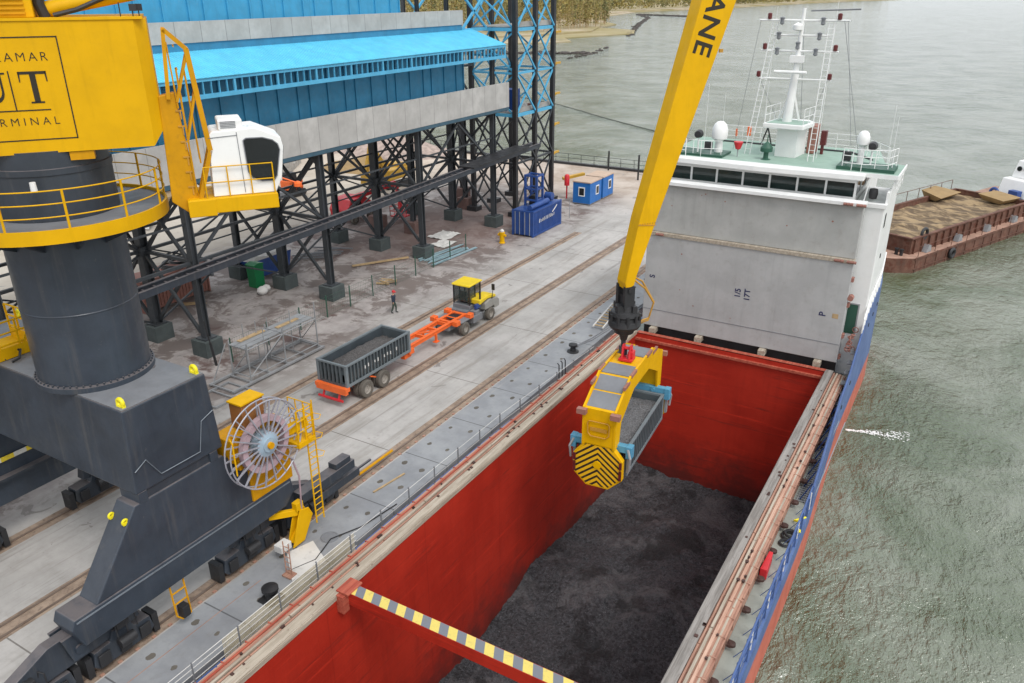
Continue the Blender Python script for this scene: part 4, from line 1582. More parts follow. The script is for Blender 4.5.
# ================================================================ CARGO SHIP
ship = thing('cargo_ship', 'coaster with open red hold, blue hull and white wheelhouse moored along the quay', 'ship', (-12.06, 20, 0))
SC = -12.06
def hb(y):
    T = [(-40, .3), (-36, 3.4), (-30, 6.2), (-22, 7.9), (-14, 8.27), (33, 8.27), (43.6, 7.72), (56, 7.66), (60, 7.2), (63, 6.2), (64.2, 4.2)]
    if y <= T[0][0]: return T[0][1]
    for (a, p), (c, q) in zip(T, T[1:]):
        if y <= c: return p + (q - p) * (y - a) / (c - a)
    return T[-1][1]
def topz(y):
    T = [(-40, 3.2), (-26, 2.6), (-22, .28), (33.9, .28), (34, 1.3), (44.6, 1.5), (46.9, 2.15), (48.6, 3.2), (50, 4.0), (52.4, 4.4), (64.2, 4.6)]
    for (a, p), (c, q) in zip(T, T[1:]):
        if y <= c: return p + (q - p) * max(0, y - a) / (c - a)
    return T[-1][1]
ys = [-40, -38, -36, -33, -30, -26, -22, -18, -14] + [-10 + 4 * i for i in range(11)] + [33.9, 34, 36, 38, 40, 42, 43.6, 44.5, 46, 48, 49, 50.5, 52, 54, 56, 58, 60, 61, 62, 63, 63.5, 64.2]
vs, fs = [], []
ZL = (-6, -2.6, -1.2, -.5)
for sgn in (1, -1):
    st = len(vs)
    tz = topz if sgn > 0 else (lambda y: .24 if -22 < y < 62 else topz(y))
    for y in ys:
        for k in range(6):
            if k < 4: vs.append((SC + sgn * hb(y), y, ZL[k]))
            elif k == 4: vs.append((SC + sgn * hb(y), y, tz(y)))
            else: vs.append((SC + sgn * (hb(y) - .12), y, tz(y)))
        vs.append((SC + sgn * (hb(y) - .12), y, .15))
    for i in range(len(ys) - 1):
        for k in range(6):
            a = st + i * 7 + k
            fs.append((a, a + 1, a + 8, a + 7))
n = len(ys)
e = (n - 1) * 7
for k in range(4):
    fs.append((e + k, e + k + 1, n * 7 + e + k + 1, n * 7 + e + k))
b = MB()
b.add(vs, fs)
b.build('hull', 'hull', ship, smooth=True)
# side decks
HX0, HX1, HY0, HY1 = -18.25, -5.88, -8.0, 47.45
CZ = 1.2
b = MB()
for i in range(len(ys) - 1):
    for sgn in (1, -1):
        y0, y1 = ys[i], ys[i + 1]
        xi = (HX1 + .9 if sgn > 0 else HX0 - .9)
        if y1 <= HY0 or y0 >= HY1 + .1: xi = SC
        b.quad((xi, y0, .17), (SC + sgn * (hb(y0) - .11), y0, .17), (SC + sgn * (hb(y1) - .11), y1, .17), (xi, y1, .17))
b.build('side_deck', 'deck', ship)
# hold walls
b = MB()
b.box(HX0 - .12, HX0, HY0, HY1, -10.6, CZ - .02)
b.box(HX1, HX1 + .12, HY0, HY1, -10.6, CZ - .02)
b.box(HX0 - .12, HX1 + .12, HY1, HY1 + .12, -10.6, CZ - .14)
b.box(HX0 - .12, HX1 + .12, HY0 - .12, HY0, -10.6, CZ - .02)
b.box(HX0 - .12, HX1 + .12, HY0, HY1, -10.8, -10.6)
b.build('hold', 'hold', ship)
b = MB()
b.box(HX0, HX1, HY1 - .16, HY1 - .003, .62, .78)
b.box(HX0, HX1, HY1 + .003, HY1 + .5, .9, 1.06)
b.build('hold_ledge', 'redp', ship)
# coamings: flat tops, then rusty stiffeners falling away outboard
for sgn, x0 in ((1, HX1), (-1, HX0)):
    X = lambda d: x0 + sgn * d
    b = MB()
    b.box(X(-.02), X(.42), HY0 - .5, HY1 + .1, CZ - .015, CZ + .03)
    b.box(X(-.05), X(.02), HY0 - .5, HY1 + .1, CZ - .22, CZ - .02)
    b.build('coaming_top', 'coamg' if sgn > 0 else 'beige', ship)
    b = MB()
    b.box(X(.12), X(1.15), HY0 - .5, HY1 - .1, .2, CZ - .06)
    b.build('coaming_side', 'rustpink', ship)
    for ci, (d, zt, wd) in enumerate(((.50, CZ + .02, .07), (.66, CZ + .05, .1), (.84, CZ + .0, .12), (1.02, CZ - .04, .08), (1.18, CZ - .12, .1))):
        b = MB()
        y = HY0 - .5
        rn = random.Random(int(d * 100) + (5 if sgn > 0 else 9))
        while y < HY1 - .3:
            L = rn.uniform(4, 9)
            y2 = min(HY1 - .1, y + L)
            b.box(X(d - wd / 2), X(d + wd / 2), y, y2 - .06, zt - .1, zt + rn.uniform(-.015, .02))
            y = y2
        b.build('coaming_rail', ('rustpink', 'beige', 'salmon', 'beige', 'rustpink')[ci] if sgn > 0 else ('rustpink', 'beige', 'rustpink', 'redp', 'salmon')[ci], ship)
    b = MB()
    y = HY0
    while y < HY1 - .5:
        b.box(X(.44), X(1.22), y - .02, y + .02, .6, CZ - .03)
        y += 1.1
    pieces(b, 'coaming_stay', 'redp' if sgn < 0 else 'rustpink', ship)
    if sgn < 0:
        b = MB()
        b.box(X(.9), X(.95), HY0, HY1 - .2, CZ, CZ + .06)
        b.build('coaming_red_bar', 'redp', ship)
# D-shaped roller brackets along the starboard coaming
y = 9.0
k = 0
while y < 46:
    b = MB()
    b.lathe([(.02, 0), (.15, .0), (.15, .1), (.1, .14), (.02, .14)], (HX1 + 1.36, y, .42), 14)
    b.box(HX1 + 1.2, HX1 + 1.36, y - .15, y + .15, .4, .52)
    b.build('cover_cleat', 'brownd', ship, smooth=True)
    y += 2.05
# small stained fittings on the coaming top
b = MB()
rn = random.Random(2)
for k in range(46):
    y = rn.uniform(10, 46)
    x = HX1 + rn.choice((.3, .38, .75, .95))
    r = rn.uniform(.03, .07)
    b.box(x - r, x + r, y - r, y + r, CZ, CZ + .07)
for k in range(40):
    y = rn.uniform(10, 46)
    x = HX0 - rn.choice((.35, .5, .8))
    r = rn.uniform(.03, .07)
    b.box(x - r, x + r, y - r, y + r, CZ, CZ + .08)
pieces(b, 'coaming_fitting', 'brownd', ship)
# ribbed walkway gratings
b = MB()
y = 34.2
while y < 43.2:
    b.box(HX1 + 1.25, SC + hb(y) - .22, y, y + .07, .18, .24)
    y += .2
for d in (1.3, 1.62, 1.95):
    b.box(HX1 + d, HX1 + d + .04, 34.2, 43.2, .185, .235)
b.build('grating', 'galv', ship)
# steps up to the poop
b = MB()
for k in range(7):
    y = 43.6 + k * .72
    b.box(HX1 + 1.1, SC + hb(y) - .2, y, y + .5, .17 + .36 * k, .25 + .36 * k)
pieces(b, 'poop_step', 'plate', ship)
# blue open rail along the waist, both sides
for sgn in (1, -1):
    b = MB()
    y = -12.0
    xr = lambda y: SC + sgn * (hb(y) - .1)
    if sgn > 0:
        while y < 34:
            b.bar((xr(y), y, .2), (xr(y) - .0, y, 1.28), .05, .12)
            b.bar((xr(y) - .45, y + .05, .2), (xr(y), y + .05, .9), .025)
            y += 1.25
        for z in (.62, .95, 1.28):
            b.path([(xr(q), q, z) for q in (-12, 0, 10, 20, 30, 34.1)], .022 if z < 1.2 else .04, 6)
        b.build('waist_rail', 'shipblue', ship)
        b = MB()
        y = -12.0
        while y < 34:
            b.box(xr(y) - .02, xr(y) + .02, y + .6, y + .65, .2, 1.2)
            y += 2.5
        pieces(b, 'rail_stay', 'white', ship)
    else:
        y = 2.0
        while y < 46:
            b.tube((xr(y) + .05, y, .17), (xr(y) + .05, y, 1.3), .036, 6)
            y += 2.05
        pieces(b, 'stanchion', 'plate', ship)
        b = MB()
        for z in (.5, .78, 1.02, 1.24):
            b.path([(xr(q) + .05, q, z) for q in (2, 8, 14, 20.8)], .016, 5)
        for z in (.7, 1.2):
            b.path([(xr(q) + .05, q, z) for q in (20.8, 30, 33, 38, 43.6)], .014, 4)
        b.build('port_rail', 'bag', ship)
b = MB()
b.path([(SC + hb(q) - .06, q, topz(q) + .02) for q in (34, 38, 42, 44.5, 46, 49)], .045, 6)
b.build('bulwark_cap', 'shipblue', ship)
# inboard bulwark stays, blue
b = MB()
y = 34.4
while y < 44:
    b.bar((SC + hb(y) - .6, y, .2), (SC + hb(y) - .16, y, 1.2), .05)
    y += 1.2
pieces(b, 'bulwark_stay', 'blued', ship)
b = MB()
b.prism([(HX1 + 1.2, 27.8), (HX1 + 1.5, 27.8), (HX1 + 1.42, 29.1), (HX1 + 1.25, 29.1)], 'z', .2, .72)
b.build('fire_box', 'redb', ship, bev=.03)
b = MB()
b.ring((HX1 + 1.65, 31.2, .25), .3, .07, n=16)
b.ring((HX1 + 1.7, 31.25, .36), .25, .07, n=16)
b.ring((HX1 + 1.6, 30.6, .25), .22, .06, n=16)
b.build('rope_coil', 'black', ship, smooth=True)
b = MB()
b.path([(HX1 + 2.0, 31.6, .3), (HX1 + 1.9, 32.1, .5), (HX1 + 1.6, 32.4, .3), (HX1 + 2.0, 32.9, .3)], .05, 6)
b.build('yellow_rope', 'lug', ship, smooth=True)
# beam across the hold with hazard paint
b = MB()
b.box(HX0 + .01, HX1 - .01, 17.72, 18.26, .66, 1.22)
b.build('hold_beam', 'hold', ship)
b = MB()
b.box(HX0 + .5, HX1 - .3, 17.74, 18.24, 1.222, 1.23)
b.build('hazard_strip', 'hazard', ship)
b = MB()
b.box(HX0 - .1, HX0 + .5, 17.55, 18.4, 1.232, 1.3)
b.box(HX0 + .02, HX0 + .35, 17.4, 17.72, .4, 1.2)
b.build('beam_end', 'redp', ship)
# port side netting hung on the rail
b = MB()
y = 13.6
while y < 20.7:
    b.tube((-20.2, y, .2), (-20.2, y, 1.2), .011, 4)
    y += .06
for k in range(15):
    b.tube((-20.2, 13.6, .2 + .07 * k), (-20.2, 20.7, .2 + .07 * k), .011, 4)
b.build('safety_net', 'net', ship)

# hatch covers folded upright in front of the wheelhouse
HYF = 48.5
def hatchpanel(z0, z1, name, y0=HYF, th=.75, x0=-18.3, x1=-5.5, mat='hatch'):
    b = MB()
    b.box(x0, x1, y0, y0 + th, z0, z1)
    o = b.build(name, mat, ship, bev=.04)
    return o
lo = hatchpanel(1.35, 7.72, 'hatch_cover')
hi = hatchpanel(7.95, 11.1, 'hatch_cover', HYF + .22, .6, mat='hatch2')
b = MB()
b.box(-18.3, -5.52, HYF - .02, HYF - .003, 2.55, 2.58)
b.build('panel_seam', 'plate', lo)
b = MB()
b.box(-18.3, -5.5, HYF - .06, HYF + .5, 7.73, 7.94)
b.build('hinge_strip', 'beige', ship)
b = MB()
b.box(-18.4, -5.4, HYF - .05, HYF + .8, 11.11, 11.3)
b.build('hatch_lip', 'white', hi)
b = MB()
for xx in (-6.5, -5.8, -17.6):
    for z in (7.84, 11.2):
        for k in range(3):
            b.lathe([(.02, -.08), (.085, -.08), (.085, .08), (.02, .08)], (xx + .18 * k, HYF - .1, z), 10, axis='x')
pieces(b, 'hinge', 'rustc', ship, smooth=True)
b = MB()
for z in (1.6, 3.0, 5.0, 6.6):
    b.box(-5.5, -5.36, HYF + .05, HYF + .4, z, z + .25)
b.lathe([(.02, -.2), (.17, -.2), (.17, .2), (.02, .2)], (-5.36, HYF + .2, 5.6), 12, axis='y')
pieces(b, 'hatch_wheel', 'rustc', ship, smooth=True)
b = MB()
for xx in (-17.4, -14.2, -10.0, -6.6):
    b.box(xx - .22, xx + .22, HYF - .4, HYF + .3, .95, 1.33)
pieces(b, 'hatch_foot', 'beige', ship, bev=.02)
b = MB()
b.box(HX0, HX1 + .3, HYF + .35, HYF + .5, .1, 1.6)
b.build('gap_shadow', 'black', ship)  # black sheet put in as the shade of the gap below the hatch covers
def plane_text(body, size, x, z, rot, name='lettering', mat='inkb', par=lo):
    ca, sa = math.cos(rot), math.sin(rot)
    text(body, size, mat, par, frame4((x, HYF - .006, z), (ca, 0, sa), (-sa, 0, ca)), .003, .012, name)
plane_text('1/5', .5, -11.98, 4.75, math.pi / 2)
plane_text('17T', .5, -11.38, 4.72, math.pi / 2)
plane_text('P', .55, -6.75, 4.35, math.pi / 2)
plane_text('S', .5, -17.75, 4.9, math.pi / 2)
b = MB()
b.box(-6.2, -5.85, HYF - .006, HYF - .002, 4.2, 4.5)
b.build('yellow_mark', 'wood', lo)
b = MB()
rn = random.Random(8)
for k in range(10):
    x, z = rn.uniform(-17.5, -6), rn.choice((rn.uniform(8.2, 10.8), rn.uniform(2, 7)))
    b.lathe([(.02, 0), (rn.uniform(.03, .06), 0), (.02, .02)], (x, HYF - .02, z), 8, axis='y')
pieces(b, 'rust_spot', 'rustc', lo)

# wheelhouse
wh = ship
YW = 50.3
b = MB()
b.box(-18.6, -6.3, YW, 60.5, .2, 11.0)
b.build('deckhouse', 'white', ship)
b = MB()
b.box(-18.0, -6.3, YW + .05, 58, 11.0, 11.18)
b.box(-18.0, -6.3, YW + .05, 58, 12.02, 12.3)
x = -18.0
for i in range(8):
    q = -18.0 + 11.6 * i / 7 if i < 7 else -6.4
    b.box(q, q + .12, YW + .05, YW + .2, 11.18, 12.02)
b.box(-18, -6.3, 57.8, 58, 11.18, 12.02)
b.box(-18, -17.9, YW + .1, 58, 11.18, 12.02)
for yy in (50.5, 52.4, 54.6, 57.6):
    b.box(-6.42, -6.3, yy, yy + .2, 11.18, 12.02)
b.build('wheelhouse', 'white', ship)
for i in range(7):
    xa = -18.0 + 11.6 * i / 7 + .12
    xb = (-18.0 + 11.6 * (i + 1) / 7) if i < 6 else -6.42
    b = MB()
    b.box(xa, xb, YW + .12, YW + .15, 11.18, 12.02)
    b.build('bridge_window', 'glassg', ship)
b = MB()
b.box(-6.38, -6.34, 50.75, 57.6, 11.18, 12.02)
b.build('side_window', 'glassd', ship)
b = MB()
b.box(-18, -6.4, YW + .6, 57.7, 11.02, 11.05)
b.box(-16.5, -14.2, YW + .5, YW + 1.3, 11.05, 11.7)
b.box(-10.5, -8.0, YW + .5, YW + 1.3, 11.05, 11.6)
b.build('bridge_console', 'greend', ship)
b = MB()
b.prism([(-18.4, YW - .35), (-12.2, YW - .75), (-5.9, YW - .5), (-5.9, YW + .25), (-18.4, YW + .25)], 'z', 12.28, 12.62)
b.build('roof_visor', 'white', ship, bev=.05)
b = MB()
b.prism([(-18.4, YW + .25), (-4.2, YW + .1), (-4.15, 54.2), (-5.4, 54.4), (-6.2, 58.4), (-18.4, 58.4)], 'z', 12.45, 12.6)
b.build('monkey_island', 'green', ship)
b = MB()
b.prism([(-18.42, YW + .06), (-4.18, YW + .06), (-4.12, YW + .1), (-4.12, 54.25), (-4.18, 54.25), (-4.2, YW + .14), (-18.42, YW + .14)], 'z', 12.42, 12.66)
b.build('roof_edge', 'white', ship)
# starboard casing with the bridge wing
b = MB()
b.prism([(-6.25, 49.6), (-4.5, 49.6), (-4.47, 50.2), (-4.5, 55.4), (-6.25, 55.4)], 'z', .2, 10.9)
b.build('wing_casing', 'white', ship, bev=.05)
b = MB()
b.box(-6.3, -4.42, 49.5, 49.9, 10.9, 11.12)
b.box(-4.56, -4.42, 49.9, 55.4, 10.9, 11.75)
b.build('wing_bulwark', 'white', ship)
b = MB()
b.box(-4.49, -4.45, 50.3, 50.8, 9.6, 10.4)
b.box(-4.5, -4.44, 51.6, 51.85, 7.4, 7.65)
pieces(b, 'wing_port', 'black', ship)
b = MB()
b.lathe([(.05, 11.15), (.22, 11.2), (.26, 11.5), (.22, 11.75), (.05, 11.8)], (-5.35, 50.6, 0), 14)
b.build('wing_repeater', 'black', ship, smooth=True)
b = MB()
for q in ((-4.3, 50.5), (-4.3, 53.9), (-5.6, 50.4)):
    b.tube((q[0] - .2, q[1], 10.9), (q[0], q[1], 12.45), .04, 6)
railing(b, [(-4.22, 50.6, 11.5), (-4.22, 54.1, 11.5)], .95, .02, 3, .9)
b.build('wing_rail', 'white', ship)
b = MB()
for q in ((-4.55, 54.9, 11.7), (-4.5, 54.2, 11.6)):
    b.ring(q, .3, .07, 'x', 18, 8)
b.build('lifebuoy', 'redb', ship, smooth=True)
b = MB()
b.box(-5.9, -4.95, 49.57, 49.6, 3.0, 4.9)
b.build('door', 'greend', ship)
b = MB()
b.box(-5.98, -5.9, 49.55, 49.62, 2.95, 4.98)
b.box(-4.95, -4.87, 49.55, 49.62, 2.95, 4.98)
b.box(-5.9, -4.95, 49.55, 49.62, 4.9, 4.98)
b.build('door_frame', 'galv', ship)
b = MB()
P = [(-4.44, 48.9, 4.3), (-4.42, 50.0, 5.1), (-4.42, 52.2, 5.5), (-4.45, 55, 5.6), (-4.75, 59, 5.7)]
b.path(P, .05, 6)
b.path([(p[0], p[1], p[2] - .45) for p in P], .035, 6)
b.path([(p[0] - .02, p[1], p[2] - .9) for p in P], .035, 6)
for i in range(len(P) - 1):
    for t in (0, .33, .66):
        q = Vector(P[i]).lerp(Vector(P[i + 1]), t)
        b.tube(q, q - Vector((0, 0, 1.2)), .035, 6)
b.build('poop_rail', 'white', ship)
b = MB()
for k in range(14):
    b.ring((-4.95 + rn.uniform(-.1, .15), 49.0 + rn.uniform(-.7, .5), 2.9 + rn.uniform(-.6, .6)), rn.uniform(.1, .22), .03, rn.choice('xyz'), 12, 5)
pieces(b, 'mooring_gear', 'rustc', ship, smooth=True)
b = MB()
for q in ((51.5, 3.05), (53.2, 3.2), (55.0, 3.3), (57, 3.3), (46.4, 1.2), (44, .7)):
    b.lathe([(.02, 0), (.13, 0), (.13, .03), (.02, .03)], (SC + hb(q[0]) + .005, q[0], q[1]), 12, axis='x')
pieces(b, 'fairlead', 'black', ship)

# roof equipment
def dome(x, y, s, stem, name='radar_dome'):
    b = MB()
    b.lathe([(.62 * s, stem), (.66 * s, stem + .3 * s), (.64 * s, stem + .75 * s), (.5 * s, stem + 1.15 * s), (.28 * s, stem + 1.36 * s), (.01, stem + 1.42 * s)], (x, y, 12.6), 24)
    b.lathe([(.36 * s, 0), (.3 * s, stem - .15), (.5 * s, stem)], (x, y, 12.6), 16)
    b.build(name, 'white', ship, smooth=True)
dome(-15.25, 52.3, .78, 1.0)
dome(-6.6, 52.4, .56, 1.35)
b = MB()
for q in ((-16.4, 51.6), (-6.0, 52.3), (-7.3, 52.0)):
    b.tube((q[0], q[1], 12.6), (q[0], q[1], 13.6), .06, 8)
pieces(b, 'lamp_post', 'white', ship)
b = MB()
for q in ((-16.4, 51.5, 13.9), (-6.0, 52.2, 13.9)):
    b.lathe([(.02, -.22), (.22, -.2), (.27, .2), (.24, .24), (.02, .16)], q, 16, axis='y')
pieces(b, 'searchlight', 'black', ship, smooth=True)
b = MB()
b.box(-15.9, -15.4, 51.3, 51.5, 13.0, 13.5)
b.box(-7.55, -7.05, 51.75, 51.95, 13.0, 13.55)
pieces(b, 'loud_hailer', 'black', ship, bev=.04)
b = MB()
b.lathe([(.32, 0), (.16, .08), (.15, .45), (.37, .5), (.38, .74), (.22, .95), (.04, 1.1), (.025, 1.5), (.0, 1.52)], (-12.1, 52.0, 12.6), 20)
b.build('compass_binnacle', 'greend', ship, smooth=True)
b = MB()
b.lathe([(.05, .45), (.16, .5), (.28, .85), (.3, .95), (.05, .95)], (-13.9, 52.0, 12.6), 14)
b.build('vent_cowl', 'redb', ship, smooth=True)
b = MB()
b.tube((-13.9, 52, 12.6), (-13.9, 52, 13.1), .04, 6)
b.build('vent_stem', 'galv', ship)
b = MB()
railing(b, [(-18.2, 50.9, 12.6), (-16.9, 50.7, 12.6)], 1.1, .025, 3, .6)
railing(b, [(-16.5, 57.8, 12.6), (-7.6, 57.4, 12.6), (-5.9, 55.0, 12.6), (-5.2, 53.8, 12.6)], 1.05, .025, 3, 1.3)
railing(b, [(-17.6, 51.2, 12.6), (-16.0, 51.0, 12.6), (-14.8, 51.4, 12.6)], 1.0, .022, 2, .6)
railing(b, [(-7.4, 51.2, 12.6), (-6.3, 51.0, 12.6), (-4.9, 51.4, 12.6), (-4.6, 52.6, 12.6)], 1.25, .025, 3, .6)
b.build('roof_rail', 'white', ship)
b = MB()
b.box(-7.7, -4.5, 51.1, 52.9, 12.6, 12.8)
b.box(-17.8, -14.6, 51.0, 53, 12.6, 12.75)
pieces(b, 'equipment_base', 'greend', ship)
b = MB()
b.box(-14.8, -14.55, 57.3, 57.42, 13.1, 13.7)
b.box(-15.6, -15.5, 57.3, 57.42, 13.0, 13.5)
pieces(b, 'life_ring_box', 'orange', ship)
b = MB()
b.path([(-17, 57.2, 12.64), (-7.8, 56.9, 12.64), (-6.2, 54.8, 12.64)], .07, 6)
b.build('roof_gutter', 'black', ship)
# signal mast
b = MB()
b.prism([(-11.9, 53.4), (-10.6, 53.3), (-10.4, 55.2), (-11.7, 55.2)], 'z', 12.6, 14.4)
mastb = b.build('mast_house', 'white', ship)
b = MB()
b.prism([(-12.7, 52.7), (-10.2, 52.6), (-9.9, 54.6), (-10.4, 55.4), (-12.4, 55.3)], 'z', 14.42, 14.72)
b.build('mast_platform', 'white', ship, bev=.05)
b = MB()
b.prism([(-12.55, 52.85), (-10.3, 52.75), (-10.1, 54.5), (-12.2, 55.1)], 'z', 14.725, 14.735)
b.build('platform_deck', 'green', ship)
b = MB()
b.tube((-11.5, 53.9, 14.7), (-11.35, 53.9, 17.6), .3, 14, .22)
b.tube((-11.35, 53.9, 17.6), (-11.3, 53.9, 21.4), .18, 12, .1)
b.bar((-12.1, 54.1, 14.8), (-11.4, 53.9, 16.6), .12)
b.bar((-10.8, 54.1, 14.8), (-11.3, 53.9, 16.6), .12)
b.box(-11.75, -10.95, 53.6, 54.1, 18.3, 18.7)
b.lathe([(.04, 20.1), (.3, 20.2), (.3, 20.45), (.04, 20.6)], (-11.5, 53.6, 0), 12)
b.build('mast', 'white', ship, smooth=True)
b = MB()
for xa, xb, z in ((-13.9, -8.6, 20.7), (-12.9, -9.6, 19.85), (-13.6, -9.0, 18.95), (-13.6, -9.2, 17.3)):
    b.tube((xa, 53.85, z), (xb, 53.85, z + .02), .055, 8)
b.tube((-12.55, 53.4, 17.75), (-10.6, 53.4, 17.75), .1, 8)
b.build('yardarm', 'white', ship)
b = MB()
b.tube((-10.9, 53.9, 21.25), (-8.1, 53.9, 21.35), .05, 6)
b.build('antenna_bar', 'plate', ship)
for x, z in ((-13.3, 20.75), (-9.2, 20.75), (-13.4, 19.0), (-9.2, 19.0), (-13.6, 17.35), (-9.3, 17.35)):
    b = MB()
    b.lathe([(.04, 0), (.13, .04), (.13, .34), (.04, .38)], (x, 53.85, z), 10)
    b.build('signal_lamp', 'redd', ship, smooth=True)
for x, z in ((-12.5, 20.7), (-10.1, 20.7), (-12.6, 19.85), (-10.2, 19.85), (-12.6, 18.95), (-10.3, 18.95), (-11.4, 19.3)):
    b = MB()
    b.lathe([(.03, -.25), (.14, -.18), (.1, 0), (.16, .16), (.03, .22)], (x, 53.75, z), 10)
    b.build('horn', 'plate', ship, smooth=True)
b = MB()
for (xt, yt, zt), (xb_, yb_) in (((-12.9, 53.9, 20.6), (-13.6, 53.2)), ((-9.6, 53.9, 20.6), (-9.5, 52.6))):
    for dx in (-.17, .17):
        b.tube((xt + dx, yt, zt), (xb_ + dx, yb_, 12.6), .026, 6)
    for k in range(1, 24):
        t = k / 24
        p = Vector((xt, yt, zt)).lerp(Vector((xb_, yb_, 12.6)), t)
        b.tube(p + Vector((-.17, 0, 0)), p + Vector((.17, 0, 0)), .014, 5)
b.build('mast_ladder', 'white', ship)
b = MB()
for (a, c) in (((-13.8, 53.8, 20.7), (-14.9, 54.5, 12.6)), ((-8.7, 53.8, 20.7), (-7.4, 53.5, 13.6)), ((-8.9, 53.8, 20.7), (-7.0, 54.2, 13.0)), ((-13.5, 53.8, 17.3), (-12.4, 54.8, 14.8)), ((-11.3, 53.9, 21.3), (-11.2, 57.5, 12.7)), ((-9.4, 53.8, 17.3), (-10.2, 54.6, 14.8))):
    b.tube(a, c, .014, 4)
b.build('stay_wire', 'plate', ship)
b = MB()
railing(b, [(-12.6, 52.8, 14.73), (-12.3, 55.2, 14.73)], .95, .022, 2, .8)
railing(b, [(-10.25, 52.75, 14.73), (-10.0, 54.5, 14.73)], .95, .022, 2, .8)
pieces(b, 'mast_rail', 'white', ship)
b = MB()
for x, y, h in ((-16.6, 53.5, 4.2), (-5.2, 53.2, 3.6), (-4.9, 52.6, 3.0), (-15.9, 55, 3.5), (-12.9, 53.9, 8.9), (-9.4, 53.9, 9.2)):
    b.tube((x, y, 12.6), (x, y, 12.6 + h), .02, 5, .008)
b.build('whip_antenna', 'white', ship)
b = MB()
b.prism([(-10.35, 55.25), (-9.85, 55.2), (-9.8, 56.3), (-10.3, 56.4)], 'z', 12.6, 14.4)
b.build('funnel', 'rustc', ship, bev=.06)
b = MB()
b.box(-9.55, -9.2, 55.3, 55.7, 13.2, 14.1)
b.tube((-9.4, 55.5, 12.6), (-9.4, 55.5, 13.4), .1, 8)
b.build('exhaust', 'redd', ship)
b = MB()
b.tube((-12.9, 56.6, 12.7), (-13.2, 56.4, 13.9), .05, 6)
b.tube((-13.6, 56.6, 12.7), (-13.2, 56.4, 13.9), .05, 6)
b.build('davit', 'black', ship)

# coal in the hold
rn = random.Random(14)
MOUNDS = [(rn.uniform(-16.5, -7), rn.uniform(3, 46), rn.uniform(1.6, 3.0), rn.uniform(.5, 1.25)) for _ in range(26)]
MOUNDS += [(-9.6, 33.5, 4.0, 1.5), (-8.6, 25.5, 3.2, 1.3), (-12.2, 39.5, 3.0, .9), (-11.6, 19.5, 3.0, 1.0)]
def coal_height(x, y):
    z = -9.75
    wx = x + .5 * noise.noise(Vector((x * .6, y * .6, 11)))
    wy = y + .5 * noise.noise(Vector((x * .6, y * .6, 17)))
    m = 0.0
    for mx, my, r, h in MOUNDS:
        d = math.hypot(wx - mx, (wy - my) * .9) / r
        if d < 2.2:
            v = h * (math.sqrt(1 + .08) - math.sqrt(d * d + .08) * .62 + .0) if d < 1.66 else 0
            m = max(m, v) + .12 * max(0, min(m, v))
    z += m * 1.45
    # slope banked against the port side and the end wall
    z += .5 * max(0, (-15.0 - x) / 3) + .35 * max(0, (y - 44.5) / 3)
    z += .3 * noise.fractal(Vector((x * .4, y * .4, 1)), .8, 2.1, 5)
    z += .07 * noise.noise(Vector((x * 2.3, y * 2.3, 5)))
    z += .09 * noise.noise(Vector((x * 4.6, y * 4.6, 2)))
    return z
b = MB()
nx, ny = 150, 480
for j in range(ny + 1):
    for i in range(nx + 1):
        x = HX0 + .01 + (HX1 - HX0 - .02) * i / nx
        y = 1.0 + (HY1 - 1.02) * j / ny
        b.v.append((x, y, coal_height(x, y)))
for j in range(ny):
    for i in range(nx):
        a = j * (nx + 1) + i
        b.f.append((a, a + 1, a + nx + 2, a + nx + 1))
b.mi = [0] * len(b.f)
o = b.build('coal', 'coal', smooth=True, ang=180)
tag(o, 'loose black coal heaped over the bottom of the red hold', 'coal', kind='stuff')

# ================================================================ TIPPING SPREADER AND ITS CONTAINER
SPZ = R(5.0)
spr = thing('container_spreader', 'yellow arched tipping frame with striped octagon ends hanging inside the red hold', 'lifting frame', (-13.05, 32.9, 0), SPZ)
def L(b, *a, **k): return b.build(*a, parent=spr, world=False, **k)
b = MB()
top = [(-3.75, 5.05), (-3.75, 5.25), (-1.75, 6.2), (1.75, 6.2), (3.75, 5.3), (3.75, 5.1)]
side = [(-3.75, 3.3), (-3.75, 5.25), (-1.8, 6.2), (1.8, 6.2), (3.75, 5.3), (3.75, 3.3), (3.15, 3.3), (2.95, 4.4), (1.2, 5.3), (-1.2, 5.3), (-2.95, 4.4), (-3.15, 3.3)]
for x0, x1 in ((-.80, -.70), (.70, .80)):
    b.prism(side, 'x', x0, x1)
inner_ = [(-3.72, 3.3), (-3.72, 5.2), (-1.8, 6.1), (1.8, 6.1), (3.72, 5.2), (3.72, 3.3), (3.3, 3.3), (3.1, 4.5), (1.2, 5.4), (-1.2, 5.4), (-3.1, 4.5), (-3.3, 3.3)]
b.prism(inner_, 'x', -.70, .70)
arch = L(b, 'arch_beam', 'yellow')
b = MB()
segs = [((-3.6, 5.24), (-2.75, 5.64)), ((-2.68, 5.68), (-1.85, 6.06)), ((-1.72, 6.12), (-.6, 6.12)), ((.62, 6.12), (1.72, 6.12)), ((1.85, 6.06), (2.65, 5.69)), ((2.72, 5.66), (3.55, 5.28))]
for p, q in segs:
    b.bar((0, p[0], p[1]), (0, q[0], q[1]), 1.34, .05)
pieces(b, 'walkway_plate', 'plate', arch, world=False)
b = MB()
for y_ in (-2.2, -1.2, 1.3, 2.3):
    z_ = 6.2 - max(0, abs(y_) - 1.8) * .47
    b.box(.72, .84, y_ - .55, y_ + .2, z_ - .12, z_ + .03)
    b.box(-.84, -.72, y_ - .55, y_ + .2, z_ - .12, z_ + .03)
for x_ in (-.8, .8):
    b.box(x_ - .22, x_ + .22, -3.98, -3.72, 4.95, 5.2)
    b.box(x_ - .22, x_ + .22, 3.72, 3.9, 4.95, 5.2)
